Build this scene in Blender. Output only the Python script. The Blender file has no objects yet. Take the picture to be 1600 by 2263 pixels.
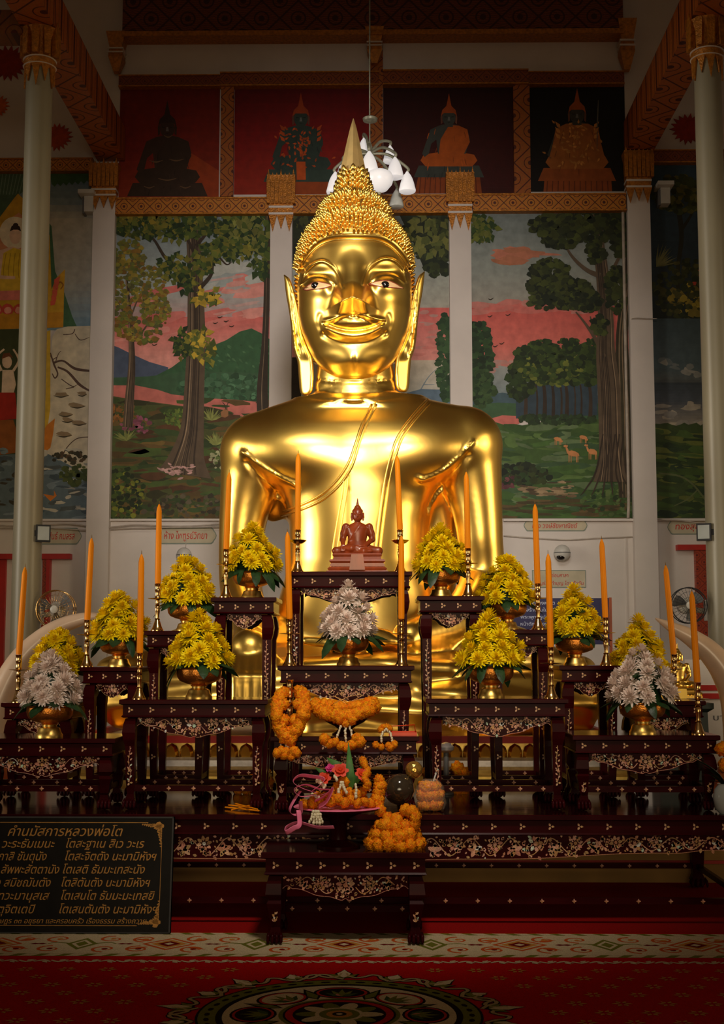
import bpy, bmesh, math, random
import numpy as np
from mathutils import Vector, Matrix, Euler

random.seed(7)
RNG = np.random.default_rng(7)
SC = bpy.context.scene
COL = SC.collection
PI = math.pi

# ------------------------------------------------------------------ camera, world, lights, exposure
CAM_LOC = Vector((0.11, 0.0, 1.10))
F_PX = 2950.0
W_PX, H_PX = 1600.0, 2263.0
PITCH = math.atan((1440.0 - H_PX / 2) / F_PX)
YAW = math.atan(40.0 / F_PX)
cam_data = bpy.data.cameras.new('camera')
cam = bpy.data.objects.new('camera', cam_data)
COL.objects.link(cam)
cam.location = CAM_LOC
cam.rotation_euler = Euler((PI / 2 + PITCH, 0.0, YAW))
cam_data.sensor_fit = 'VERTICAL'
cam_data.sensor_height = 24.0
cam_data.sensor_width = 24.0 * W_PX / H_PX
cam_data.lens = F_PX / H_PX * 24.0
cam_data.clip_end = 100.0
SC.camera = cam
RCAM = cam.rotation_euler.to_matrix()

SC.view_settings.view_transform = 'Standard'
SC.view_settings.look = 'None'
SC.view_settings.gamma = 1.0
SC.view_settings.use_curve_mapping = False
SC.view_settings.exposure = 0.0

world = bpy.data.worlds.new('hall_air')
SC.world = world
world.use_nodes = True
_bg = world.node_tree.nodes['Background']
_bg.inputs[0].default_value = (1.0, 0.68, 0.36, 1.0)
_bg.inputs[1].default_value = 0.065


def area_light(name, loc, target, sx, sy, power, color, spread=180.0):
    d = bpy.data.lights.new(name, 'AREA')
    d.shape = 'RECTANGLE'
    d.size, d.size_y = sx, sy
    d.energy = power
    d.color = color
    d.spread = math.radians(spread)
    o = bpy.data.objects.new(name, d)
    COL.objects.link(o)
    o.location = loc
    o.rotation_euler = (Vector(target) - Vector(loc)).to_track_quat('-Z', 'Y').to_euler()
    return o


def spot_light(name, loc, target, power, color, angle, blend, radius):
    d = bpy.data.lights.new(name, 'SPOT')
    d.energy = power
    d.color = color
    d.spot_size = math.radians(angle)
    d.spot_blend = blend
    d.shadow_soft_size = radius
    o = bpy.data.objects.new(name, d)
    COL.objects.link(o)
    o.location = loc
    o.rotation_euler = (Vector(target) - Vector(loc)).to_track_quat('-Z', 'Y').to_euler()
    return o


# doorway and windows of the hall behind and beside the camera, and two added spots that are no fixtures of the hall
spot_light('added_falloff_spot', (0.3, 0.9, 3.3), (0.0, 8.6, 3.3), 1700, (1.0, 0.90, 0.84), 33, 1.0, 0.40)  # added unseen spot, makes brightness fall off from the statue towards the edges
spot_light('added_altar_fill', (0.4, 3.0, 4.6), (0.0, 6.0, 0.85), 430, (1.0, 0.86, 0.70), 43, 1.0, 0.30)  # added unseen fill from above, brightens tables, flowers and candles
area_light('open_doorway', (0.2, -2.5, 2.2), (0, 8.4, 2.2), 4.6, 3.6, 13, (1.0, 0.80, 0.52), 34)
area_light('side_window', (-5.8, 5.6, 3.0), (0.0, 8.2, 2.5), 3.4, 4.2, 30, (1.0, 0.90, 0.74), 30)
area_light('opposite_window', (5.8, 5.6, 2.8), (0.0, 8.2, 2.4), 3.0, 3.8, 13, (1.0, 0.80, 0.50), 30)
area_light('high_window', (-0.6, 2.4, 5.8), (0.0, 8.4, 2.4), 3.2, 1.4, 12, (1.0, 0.93, 0.82), 30)


def P(px, py, Y):
    """Point of the photograph's pixel (px, py) on the vertical plane at depth Y."""
    d = RCAM @ Vector(((px - W_PX / 2) / F_PX, -(py - H_PX / 2) / F_PX, -1.0))
    t = (Y - CAM_LOC.y) / d.y
    return CAM_LOC + d * t


def PF(px, py, Z=0.0):
    """Point of pixel (px, py) on the horizontal plane at height Z."""
    d = RCAM @ Vector(((px - W_PX / 2) / F_PX, -(py - H_PX / 2) / F_PX, -1.0))
    t = (Z - CAM_LOC.z) / d.z
    return CAM_LOC + d * t


def mpp(Y):
    return Y / F_PX


# ------------------------------------------------------------------ colour and materials
def lin(r, g, b):
    o = []
    for v in (r, g, b):
        v = v / 255.0
        o.append(v / 12.92 if v <= 0.04045 else ((v + 0.055) / 1.055) ** 2.4)
    return tuple(o)


def _principled(name):
    m = bpy.data.materials.new(name)
    m.use_nodes = True
    return m, m.node_tree, m.node_tree.nodes['Principled BSDF']


def mat(name, color, rough=0.5, metal=0.0, var=0.12, vscale=8.0, bump=0.0, bscale=60.0, coat=0.0, spec=0.5,
        transmission=0.0, emit=None, estr=0.0, sss=0.0, alpha=1.0, stretch=(1, 1, 1)):
    """Procedural material: base colour broken up by noise, optional noise bump."""
    m, nt, b = _principled(name)
    tc = nt.nodes.new('ShaderNodeTexCoord')
    mp = nt.nodes.new('ShaderNodeMapping')
    mp.inputs['Scale'].default_value = stretch
    nt.links.new(tc.outputs['Object'], mp.inputs['Vector'])
    nz = nt.nodes.new('ShaderNodeTexNoise')
    nz.inputs['Scale'].default_value = vscale
    nz.inputs['Detail'].default_value = 5.0
    nt.links.new(mp.outputs[0], nz.inputs['Vector'])
    rp = nt.nodes.new('ShaderNodeValToRGB')
    c0 = [max(0.0, c * (1 - var)) for c in color]
    c1 = [min(1.0, c * (1 + var)) for c in color]
    rp.color_ramp.elements[0].position = 0.3
    rp.color_ramp.elements[1].position = 0.7
    rp.color_ramp.elements[0].color = (*c0, 1)
    rp.color_ramp.elements[1].color = (*c1, 1)
    nt.links.new(nz.outputs['Fac'], rp.inputs['Fac'])
    nt.links.new(rp.outputs['Color'], b.inputs['Base Color'])
    b.inputs['Roughness'].default_value = rough
    b.inputs['Metallic'].default_value = metal
    b.inputs['Specular IOR Level'].default_value = spec
    b.inputs['Coat Weight'].default_value = coat
    b.inputs['Coat Roughness'].default_value = 0.12
    b.inputs['Transmission Weight'].default_value = transmission
    b.inputs['Alpha'].default_value = alpha
    if sss:
        b.inputs['Subsurface Weight'].default_value = sss
        b.inputs['Subsurface Radius'].default_value = (0.02, 0.01, 0.004)
    if emit is not None:
        b.inputs['Emission Color'].default_value = (*emit, 1)
        b.inputs['Emission Strength'].default_value = estr
    if bump:
        nb = nt.nodes.new('ShaderNodeTexNoise')
        nb.inputs['Scale'].default_value = bscale
        nb.inputs['Detail'].default_value = 3.0
        nt.links.new(mp.outputs[0], nb.inputs['Vector'])
        bp = nt.nodes.new('ShaderNodeBump')
        bp.inputs['Strength'].default_value = bump
        bp.inputs['Distance'].default_value = 0.01
        nt.links.new(nb.outputs['Fac'], bp.inputs['Height'])
        nt.links.new(bp.outputs[0], b.inputs['Normal'])
    return m


def mat_painted(name, rough=0.7, metal=0.0, var=0.18, vscale=25.0, bump=0.0, bscale=80.0, spec=0.4, coat=0.0, sss=0.0):
    """Colour comes from the mesh's own colour attribute, broken up by noise (paint, dye, shell)."""
    m, nt, b = _principled(name)
    at = nt.nodes.new('ShaderNodeAttribute')
    at.attribute_name = 'Col'
    tc = nt.nodes.new('ShaderNodeTexCoord')
    nz = nt.nodes.new('ShaderNodeTexNoise')
    nz.inputs['Scale'].default_value = vscale
    nz.inputs['Detail'].default_value = 6.0
    nt.links.new(tc.outputs['Object'], nz.inputs['Vector'])
    mr = nt.nodes.new('ShaderNodeMapRange')
    mr.inputs['From Min'].default_value = 0.3
    mr.inputs['From Max'].default_value = 0.7
    mr.inputs['To Min'].default_value = 1 - var
    mr.inputs['To Max'].default_value = 1 + var
    nt.links.new(nz.outputs['Fac'], mr.inputs['Value'])
    vm = nt.nodes.new('ShaderNodeVectorMath')
    vm.operation = 'SCALE'
    nt.links.new(at.outputs['Color'], vm.inputs[0])
    nt.links.new(mr.outputs[0], vm.inputs['Scale'])
    nt.links.new(vm.outputs[0], b.inputs['Base Color'])
    b.inputs['Roughness'].default_value = rough
    b.inputs['Metallic'].default_value = metal
    b.inputs['Specular IOR Level'].default_value = spec
    b.inputs['Coat Weight'].default_value = coat
    if sss:
        b.inputs['Subsurface Weight'].default_value = sss
        b.inputs['Subsurface Radius'].default_value = (0.01, 0.006, 0.003)
    if bump:
        nb = nt.nodes.new('ShaderNodeTexNoise')
        nb.inputs['Scale'].default_value = bscale
        nt.links.new(tc.outputs['Object'], nb.inputs['Vector'])
        bp = nt.nodes.new('ShaderNodeBump')
        bp.inputs['Strength'].default_value = bump
        bp.inputs['Distance'].default_value = 0.01
        nt.links.new(nb.outputs['Fac'], bp.inputs['Height'])
        nt.links.new(bp.outputs[0], b.inputs['Normal'])
    return m


M = {}
M['gold'] = mat('gilded_bronze', (1.0, 0.62, 0.135), 0.30, 1.0, 0.08, 5.0, 0.04, 14.0, stretch=(1, 1, 0.5))
M['gold_dull'] = mat('dull_gilt', (0.92, 0.60, 0.16), 0.36, 1.0, 0.15, 12.0, 0.08, 60.0)
M['gold_trim'] = mat('gilt_stucco', lin(176, 110, 28), 0.42, 0.35, 0.35, 40.0, 0.5, 90.0)
M['brass'] = mat('brass', (0.80, 0.50, 0.20), 0.20, 1.0, 0.12, 30.0)
M['copper_gold'] = mat('coppery_gilt', (0.90, 0.32, 0.05), 0.30, 0.9, 0.2, 40.0, 0.25, 160.0)
M['lacquer_top'] = mat('polished_dark_lacquer', (0.018, 0.002, 0.0025), 0.10, 0.0, 0.35, 14.0, 0.03, 30.0, coat=0.25, spec=0.35, stretch=(0.3, 1, 1))
M['lacquer'] = mat('dark_red_lacquer', (0.034, 0.0020, 0.0030), 0.26, 0.0, 0.35, 14.0, coat=0.0, spec=0.05, stretch=(0.3, 1, 1))
M['pearl'] = mat_painted('mother_of_pearl', 0.35, 0.0, 0.45, 220.0, spec=0.3)
M['wax'] = mat('orange_wax', (1.0, 0.30, 0.002), 0.45, 0.0, 0.05, 6.0, sss=0.1, spec=0.2)
M['wick'] = mat('charred_wick', (0.25, 0.14, 0.03), 0.9)
M['yellow_petal'] = mat_painted('yellow_petals', 0.6, 0.0, 0.10, 60.0, spec=0.2)
M['leaf'] = mat('dark_leaf', (0.018, 0.055, 0.016), 0.42, 0.0, 0.45, 30.0, bump=0.2, bscale=50.0)
M['leaf_bright'] = mat('green_leaf', (0.05, 0.19, 0.03), 0.4, 0.0, 0.35, 30.0)
M['marigold'] = mat_painted('marigold_petals', 0.65, 0.0, 0.25, 130.0, bump=0.6, bscale=190.0, spec=0.2)
M['jasmine'] = mat('jasmine_buds', lin(232, 222, 190), 0.55, 0.0, 0.12, 60.0)
M['wood'] = mat('red_brown_wood', lin(150, 64, 26), 0.34, 0.0, 0.25, 30.0, coat=0.3, stretch=(1, 1, 0.3))
M['wall'] = mat('white_limewash', (0.66, 0.60, 0.55), 0.85, 0.0, 0.06, 3.0, 0.05, 40.0)
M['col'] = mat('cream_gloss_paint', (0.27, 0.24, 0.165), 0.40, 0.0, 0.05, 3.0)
M['red_paint'] = mat('red_gloss_paint', lin(170, 22, 10), 0.45, 0.0, 0.15, 10.0)
M['paint'] = mat_painted('mural_paint', 0.72, 0.0, 0.16, 14.0)
M['paint_fine'] = mat_painted('flat_paint', 0.65, 0.0, 0.10, 40.0)
M['carpet'] = mat_painted('carpet_pile', 0.95, 0.0, 0.25, 260.0, bump=0.5, bscale=420.0, spec=0.1)
M['red_floor'] = mat('red_carpet_floor', lin(150, 9, 6), 0.9, 0.0, 0.25, 140.0, 0.4, 300.0, spec=0.15)
M['tan'] = mat('tan_plaster', lin(150, 112, 52), 0.7, 0.0, 0.15, 6.0)
M['silver'] = mat('silvery_moulding', (0.62, 0.57, 0.55), 0.35, 0.7, 0.15, 40.0)
M['ivory'] = mat('ivory', lin(214, 184, 158), 0.30, 0.0, 0.14, 5.0, coat=0.25)
M['black_metal'] = mat('black_metal', (0.02, 0.02, 0.022), 0.45, 0.3, 0.2, 20.0)
M['plastic_white'] = mat('off_white_plastic', (0.55, 0.53, 0.48), 0.4, 0.0, 0.08, 10.0)
M['grey_plastic'] = mat('grey_plastic', (0.13, 0.13, 0.13), 0.45, 0.0, 0.12, 10.0)
M['cable'] = mat('white_cable', (0.42, 0.36, 0.30), 0.6, 0.0, 0.2, 10.0)
M['plaque'] = mat('black_stone', (0.006, 0.0045, 0.0035), 0.35, 0.0, 0.3, 20.0, spec=0.08)
M['letter_gold'] = mat('gold_lettering', lin(160, 112, 42), 0.42, 0.35, 0.2, 60.0)
M['letter_red'] = mat('red_lettering', lin(186, 40, 24), 0.7, 0.0, 0.15, 60.0)
M['letter_dark'] = mat('dark_lettering', lin(60, 62, 66), 0.7, 0.0, 0.15, 60.0)
M['letter_white'] = mat('pale_lettering', lin(190, 196, 220), 0.7, 0.0, 0.15, 60.0)
M['lamp_glass'] = mat('lit_frosted_glass', (0.7, 0.68, 0.66), 0.3, 0.0, 0.03, 20.0, emit=(1.0, 0.96, 0.96), estr=0.40)
M['lamp_off'] = mat('unlit_frosted_glass', (0.45, 0.46, 0.42), 0.25, 0.0, 0.1, 20.0)
M['verdigris'] = mat('pale_verdigris_metal', (0.30, 0.30, 0.22), 0.45, 0.3, 0.25, 40.0)
M['pink'] = mat('pink_ribbon', lin(250, 128, 168), 0.35, 0.0, 0.12, 30.0)
M['eye_white'] = mat('painted_shell_white', lin(206, 168, 122), 0.3)
M['eye_black'] = mat('black_glass', (0.006, 0.004, 0.004), 0.08)
M['eye_line'] = mat('red_brown_line', lin(120, 40, 20), 0.5)
M['smoke_glass'] = mat('smoky_glass', (0.045, 0.032, 0.020), 0.06, 0.0, 0.3, 20.0, coat=0.6)
M['amber_glass'] = mat('amber_glass', (0.75, 0.45, 0.10), 0.08, 0.75, 0.3, 60.0, 0.3, 90.0)
M['plastic_bag'] = mat('clear_plastic_bag', (0.80, 0.62, 0.45), 0.12, 0.0, 0.1, 20.0, 0.5, 60.0, alpha=0.16)
M['blue_board'] = mat('dark_blue_board', lin(36, 34, 80), 0.6, 0.0, 0.15, 10.0)
M['orange_plastic'] = mat('orange_plastic', lin(226, 66, 16), 0.35)
M['paper'] = mat('pale_paper', lin(186, 176, 150), 0.8)
M['lens'] = mat('pale_glass_lens', (0.42, 0.45, 0.44), 0.15)
M['clear'] = mat('clear_dome_plastic', (0.62, 0.58, 0.50), 0.1, 0.0, 0.05, 10.0, coat=0.5, alpha=0.55)


# ------------------------------------------------------------------ mesh building
class MB:
    """Collects shapes, then links them as ONE mesh object."""

    def __init__(self):
        self.v, self.f, self.c = [], [], []
        self.cur = None

    def color(self, c):
        self.cur = c
        return self

    def add(self, verts, faces, color=None):
        n = len(self.v)
        self.v.extend([tuple(p) for p in verts])
        col = color if color is not None else self.cur
        for f in faces:
            self.f.append(tuple(i + n for i in f))
            self.c.append(col)
        return self

    def box(self, x0, x1, y0, y1, z0, z1, color=None):
        v = [(x0, y0, z0), (x1, y0, z0), (x1, y1, z0), (x0, y1, z0), (x0, y0, z1), (x1, y0, z1), (x1, y1, z1), (x0, y1, z1)]
        f = [(0, 3, 2, 1), (4, 5, 6, 7), (0, 1, 5, 4), (1, 2, 6, 5), (2, 3, 7, 6), (3, 0, 4, 7)]
        return self.add(v, f, color)

    def frustums(self, prof, cx=0.0, cy=0.0, color=None):
        """prof: list of (z, half_x, half_y[, dx, dy]); stacked rectangular sections."""
        v, f = [], []
        for p in prof:
            z, hx, hy = p[:3]
            dx, dy = (p[3], p[4]) if len(p) > 3 else (0, 0)
            v += [(cx + dx - hx, cy + dy - hy, z), (cx + dx + hx, cy + dy - hy, z), (cx + dx + hx, cy + dy + hy, z), (cx + dx - hx, cy + dy + hy, z)]
        n = len(prof)
        for i in range(n - 1):
            a = i * 4
            for k in range(4):
                f.append((a + k, a + (k + 1) % 4, a + 4 + (k + 1) % 4, a + 4 + k))
        f.append((3, 2, 1, 0))
        e = (n - 1) * 4
        f.append((e, e + 1, e + 2, e + 3))
        return self.add(v, f, color)

    def lathe(self, prof, segs=20, c=(0, 0, 0), color=None, mtx=None):
        """prof: (radius, z) from bottom to top."""
        v, f = [], []
        for r, z in prof:
            for k in range(segs):
                a = 2 * PI * k / segs
                v.append((r * math.cos(a), r * math.sin(a), z))
        for i in range(len(prof) - 1):
            for k in range(segs):
                a, b = i * segs + k, i * segs + (k + 1) % segs
                f.append((a, b, b + segs, a + segs))
        f.append(tuple(reversed(range(segs))))
        f.append(tuple(range((len(prof) - 1) * segs, len(prof) * segs)))
        v = [Vector(p) for p in v]
        if mtx is not None:
            v = [mtx @ p for p in v]
        cv = Vector(c)
        return self.add([p + cv for p in v], f, color)

    def tube(self, pts, rad, segs=8, color=None, flat=1.0):
        pts = [Vector(p) for p in pts]
        n = len(pts)
        rad = rad if isinstance(rad, (list, tuple)) else [rad] * n
        v, f = [], []
        up = Vector((0, 0, 1))
        prev = None
        for i, p in enumerate(pts):
            t = (pts[min(i + 1, n - 1)] - pts[max(i - 1, 0)])
            t = t.normalized() if t.length > 1e-9 else Vector((0, 0, 1))
            if prev is None:
                a = t.cross(up)
                if a.length < 0.05:
                    a = t.cross(Vector((0, 1, 0)))
                a.normalize()
            else:
                a = prev - t * prev.dot(t)
                if a.length < 1e-6:
                    a = t.cross(up)
                a.normalize()
            prev = a
            b = t.cross(a)
            for k in range(segs):
                ang = 2 * PI * k / segs
                v.append(p + (a * math.cos(ang) + b * math.sin(ang) * flat) * rad[i])
        for i in range(n - 1):
            for k in range(segs):
                q, r = i * segs + k, i * segs + (k + 1) % segs
                f.append((q, r, r + segs, q + segs))
        f.append(tuple(reversed(range(segs))))
        f.append(tuple(range((n - 1) * segs, n * segs)))
        return self.add(v, f, color)

    def plate(self, poly, y0, y1, color=None):
        """poly in (x, z), extruded from y0 (front, towards camera) to y1."""
        n = len(poly)
        v = [(x, y0, z) for x, z in poly] + [(x, y1, z) for x, z in poly]
        f = [tuple(range(n)), tuple(reversed(range(n, 2 * n)))]
        for i in range(n):
            j = (i + 1) % n
            f.append((j, i, i + n, j + n))
        return self.add(v, f, color)

    def ball(self, c, rx, ry=None, rz=None, nu=10, nv=7, color=None, mtx=None):
        ry = rx if ry is None else ry
        rz = rx if rz is None else rz
        v, f = [], []
        for i in range(nv + 1):
            th = PI * i / nv
            for k in range(nu):
                a = 2 * PI * k / nu
                v.append(Vector((rx * math.sin(th) * math.cos(a), ry * math.sin(th) * math.sin(a), -rz * math.cos(th))))
        for i in range(nv):
            for k in range(nu):
                a, b = i * nu + k, i * nu + (k + 1) % nu
                f.append((a, b, b + nu, a + nu))
        if mtx is not None:
            v = [mtx @ p for p in v]
        cv = Vector(c)
        return self.add([p + cv for p in v], f, color)

    def mesh(self, name, smooth=False, origin=(0, 0, 0), tri=False):
        me = bpy.data.meshes.new(name)
        ox, oy, oz = origin
        me.from_pydata([(x - ox, y - oy, z - oz) for x, y, z in self.v], [], self.f)
        if any(c is not None for c in self.c):
            ca = me.color_attributes.new('Col', 'FLOAT_COLOR', 'CORNER')
            lt = np.empty(len(me.polygons), dtype=np.int32)
            me.polygons.foreach_get('loop_total', lt)
            cols = np.array([(c if c is not None else (0.5, 0.5, 0.5)) for c in self.c], dtype=np.float32)
            cc = np.repeat(cols, lt, axis=0)
            cc = np.concatenate([cc, np.ones((len(cc), 1), np.float32)], axis=1)
            ca.data.foreach_set('color', cc.ravel())
        if smooth is True:
            me.polygons.foreach_set('use_smooth', [True] * len(me.polygons))
        elif smooth:
            me.polygons.foreach_set('use_smooth', [True] * len(me.polygons))
            me.set_sharp_from_angle(angle=math.radians(smooth))
        me.update()
        return me

    def build(self, name, material, parent=None, smooth=False, origin=(0, 0, 0), label=None):
        me = self.mesh(name, smooth, origin)
        me.materials.append(material)
        return link(name, me, parent, label)


def link(name, me, parent=None, label=None, loc=None):
    o = bpy.data.objects.new(name, me)
    COL.objects.link(o)
    if parent is not None:
        o.parent = parent
    if loc is not None:
        o.location = loc
    if label:
        o['label'] = label
    return o


def tag(o, label=None, cat=None, group=None, kind=None):
    for k, v in (('label', label), ('category', cat), ('group', group), ('kind', kind)):
        if v:
            o[k] = v
    return o


def thing(name, label, cat, loc=(0, 0, 0), rz=0.0, group=None):
    o = bpy.data.objects.new(name, None)
    COL.objects.link(o)
    o.empty_display_size = 0.05
    o.location = loc
    o.rotation_euler = (0, 0, rz)
    return tag(o, label, cat, group)


KIDS = {}


def copy_tree(o, parent=None):
    c = o.copy()
    COL.objects.link(c)
    if parent is not None:
        c.parent = parent
    for ch in list(o.children):
        copy_tree(ch, c)
    return c


def lerp(a, b, t):
    return a + (b - a) * t


def mix(a, b, t):
    return tuple(lerp(x, y, t) for x, y in zip(a, b))


def jit(c, a):
    k = 1 + random.uniform(-a, a)
    return tuple(min(1.0, max(0.0, x * k)) for x in c)


def smooth_path(pts, n=8):
    """Catmull-Rom through the points."""
    pts = [Vector(p) for p in pts]
    out = []
    for i in range(len(pts) - 1):
        p0, p1, p2, p3 = pts[max(i - 1, 0)], pts[i], pts[i + 1], pts[min(i + 2, len(pts) - 1)]
        for k in range(n):
            t = k / n
            out.append(0.5 * ((2 * p1) + (p2 - p0) * t + (2 * p0 - 5 * p1 + 4 * p2 - p3) * t * t + (3 * p1 - p0 - 3 * p2 + p3) * t ** 3))
    out.append(pts[-1])
    return out


def clip_xz(q, x0, x1, z0, z1):
    for ax, lim, sg in ((0, x0, 1), (0, x1, -1), (2, z0, 1), (2, z1, -1)):
        out = []
        for i in range(len(q)):
            a, b = q[i - 1], q[i]
            ia, ib = (a[ax] - lim) * sg >= 0, (b[ax] - lim) * sg >= 0
            if ia != ib:
                t = (lim - a[ax]) / (b[ax] - a[ax])
                out.append(tuple(lerp(a[k], b[k], t) for k in range(3)))
            if ib:
                out.append(b)
        q = out
        if not q:
            break
    return q


# ------------------------------------------------------------------ painted pictures: flat shapes of paint in the picture plane
class Painter:
    """Flat coloured shapes laid over one another on a plane; coordinates are photograph pixels on that plane."""

    clip = None

    def __init__(self, to3, step):
        self.to3, self.step, self.layer = to3, step, 0
        self.mb = MB()

    def up(self):
        self.layer += 1

    def poly(self, pts, col, h=None):
        h = self.layer * self.step + random.random() * self.step * 0.3 if h is None else h
        q = [self.to3(x, y, h) for x, y in pts]
        if self.clip:
            q = clip_xz(q, *self.clip)
        if len(q) > 2:
            self.mb.add(q, [tuple(range(len(q)))], col)

    def blob(self, cx, cy, rx, ry, col, n=9, rough=0.18, rot=0.0, h=None):
        ph = random.random() * 6
        pts = []
        for k in range(n):
            a = 2 * PI * k / n + ph
            r = 1 + random.uniform(-rough, rough)
            x, y = rx * r * math.cos(a), ry * r * math.sin(a)
            pts.append((cx + x * math.cos(rot) - y * math.sin(rot), cy + x * math.sin(rot) + y * math.cos(rot)))
        self.poly(pts, col, h)

    def rand_h(self):
        return self.layer * self.step + random.random() * self.step * 0.7

    def leaf(self, cx, cy, L, w, ang, col):
        ca, sa = math.cos(ang), math.sin(ang)
        pts = [(0, 0), (L * 0.35, w), (L, 0), (L * 0.35, -w)]
        self.poly([(cx + x * ca - y * sa, cy + x * sa + y * ca) for x, y in pts], col, self.rand_h())

    def grad(self, x0, x1, y0, y1, stops, n=24, wob=0.0, clip=None):
        for i in range(n):
            t0, t1 = i / n, (i + 1) / n
            t = (t0 + t1) / 2
            for k in range(len(stops) - 1):
                if stops[k][0] <= t <= stops[k + 1][0]:
                    u = (t - stops[k][0]) / (stops[k + 1][0] - stops[k][0] + 1e-9)
                    c = mix(stops[k][1], stops[k + 1][1], u)
                    break
            self.poly([(x0, lerp(y0, y1, t0)), (x1, lerp(y0, y1, t0)), (x1, lerp(y0, y1, t1)), (x0, lerp(y0, y1, t1))], c)

    def stroke(self, pts, w, col, n=6):
        """A brush stroke along points (x, y, [width])."""
        P3 = smooth_path([(p[0], p[1], p[2] if len(p) > 2 else w) for p in pts], n)
        L, R = [], []
        for i, p in enumerate(P3):
            t = P3[min(i + 1, len(P3) - 1)] - P3[max(i - 1, 0)]
            l = math.hypot(t.x, t.y) or 1
            nx, ny = -t.y / l, t.x / l
            L.append((p.x + nx * p.z / 2, p.y + ny * p.z / 2))
            R.append((p.x - nx * p.z / 2, p.y - ny * p.z / 2))
        h = self.rand_h()
        for i in range(len(L) - 1):
            self.poly([L[i], L[i + 1], R[i + 1], R[i]], col, h)

    def foliage(self, cx, cy, rx, ry, n, size, cols, leafy=True, droop=0.0):
        for _ in range(n):
            a = random.random() * 2 * PI
            r = math.sqrt(random.random())
            x, y = cx + rx * r * math.cos(a), cy + ry * r * math.sin(a)
            c = jit(random.choice(cols), 0.25)
            s = size * random.uniform(0.6, 1.3)
            if leafy:
                self.leaf(x, y, s, s * 0.36, random.uniform(0, 2 * PI) if not droop else PI / 2 + random.gauss(0, droop), c)
            else:
                self.blob(x, y, s * 0.6, s * 0.5, c, 7, 0.25, h=self.rand_h())


def wall_plane(Y):
    def f(px, py, h):
        p = P(px, py, Y)
        return (p.x, Y - h, p.z)
    return f

# ------------------------------------------------------------------ the hall
YW = 11.5      # back wall
YC = 9.0       # free-standing round columns
GROUND = 0.0


def mat_lattice(name, cell, gold, line, ax='X', ay='Z', lw=0.05, scroll=False, rough=0.5):
    """Painted diamond lattice with a flower in every diamond; object coordinates, origin at the beam's lower edge."""
    m, nt, b = _principled(name)
    N, L = nt.nodes.new, nt.links.new
    tc = N('ShaderNodeTexCoord')
    sp = N('ShaderNodeSeparateXYZ')
    L(tc.outputs['Object'], sp.inputs[0])

    def math_node(op, a, c=None, val=None):
        n = N('ShaderNodeMath')
        n.operation = op
        if isinstance(a, (int, float)):
            n.inputs[0].default_value = a
        else:
            L(a, n.inputs[0])
        if c is not None:
            if isinstance(c, (int, float)):
                n.inputs[1].default_value = c
            else:
                L(c, n.inputs[1])
        return n.outputs[0]
    u = math_node('PINGPONG', sp.outputs[ax], cell)
    v = math_node('PINGPONG', sp.outputs[ay], cell)
    u = math_node('DIVIDE', u, cell)
    v = math_node('DIVIDE', v, cell)
    dx = math_node('ABSOLUTE', math_node('SUBTRACT', u, v))
    # flower at the middle of every diamond
    iv = math_node('SUBTRACT', 1.0, v)
    r2 = math_node('SQRT', math_node('ADD', math_node('MULTIPLY', u, u), math_node('MULTIPLY', iv, iv)))
    iu = math_node('SUBTRACT', 1.0, u)
    r3 = math_node('SQRT', math_node('ADD', math_node('MULTIPLY', iu, iu), math_node('MULTIPLY', v, v)))
    e = math_node('MINIMUM', dx, math_node('MINIMUM', math_node('ADD', math_node('ABSOLUTE', math_node('SUBTRACT', r2, 0.38)), 0.025), math_node('ADD', math_node('ABSOLUTE', math_node('SUBTRACT', r3, 0.38)), 0.025)))
    e = math_node('MINIMUM', e, math_node('MINIMUM', math_node('SUBTRACT', r2, 0.10), math_node('SUBTRACT', r3, 0.10)))
    if scroll:
        wv = N('ShaderNodeTexWave')
        wv.wave_type = 'RINGS'
        wv.inputs['Scale'].default_value = 2.6 / cell
        wv.inputs['Distortion'].default_value = 7.0
        wv.inputs['Detail'].default_value = 2.0
        L(tc.outputs['Object'], wv.inputs['Vector'])
        e = math_node('MINIMUM', e, math_node('ADD', math_node('MULTIPLY', wv.outputs['Fac'], 0.5), 0.02))
    st = math_node('LESS_THAN', e, lw)
    nz = N('ShaderNodeTexNoise')
    nz.inputs['Scale'].default_value = 60
    L(tc.outputs['Object'], nz.inputs['Vector'])
    mixn = N('ShaderNodeMix')
    mixn.data_type = 'RGBA'
    L(st, mixn.inputs['Factor'])
    mixn.inputs['A'].default_value = (*gold, 1)
    mixn.inputs['B'].default_value = (*line, 1)
    m2 = N('ShaderNodeMix')
    m2.data_type = 'RGBA'
    m2.blend_type = 'MULTIPLY'
    m2.inputs['Factor'].default_value = 0.6
    L(mixn.outputs['Result'], m2.inputs['A'])
    L(nz.outputs['Color'], m2.inputs['B'])
    L(m2.outputs['Result'], b.inputs['Base Color'])
    b.inputs['Roughness'].default_value = rough
    bp = N('ShaderNodeBump')
    bp.inputs['Strength'].default_value = 0.5
    bp.inputs['Distance'].default_value = 0.012
    L(st, bp.inputs['Height'])
    L(bp.outputs[0], b.inputs['Normal'])
    return m


GOLDP = lin(222, 138, 34)
LINEP = lin(96, 30, 8)


def structure(name, mb, m, parent=None, origin=(0, 0, 0), smooth=False):
    o = mb.build(name, m, parent, smooth, origin)
    if parent is None:
        o['kind'] = 'structure'
    if any(origin):
        o.location = origin
    return o


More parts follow.
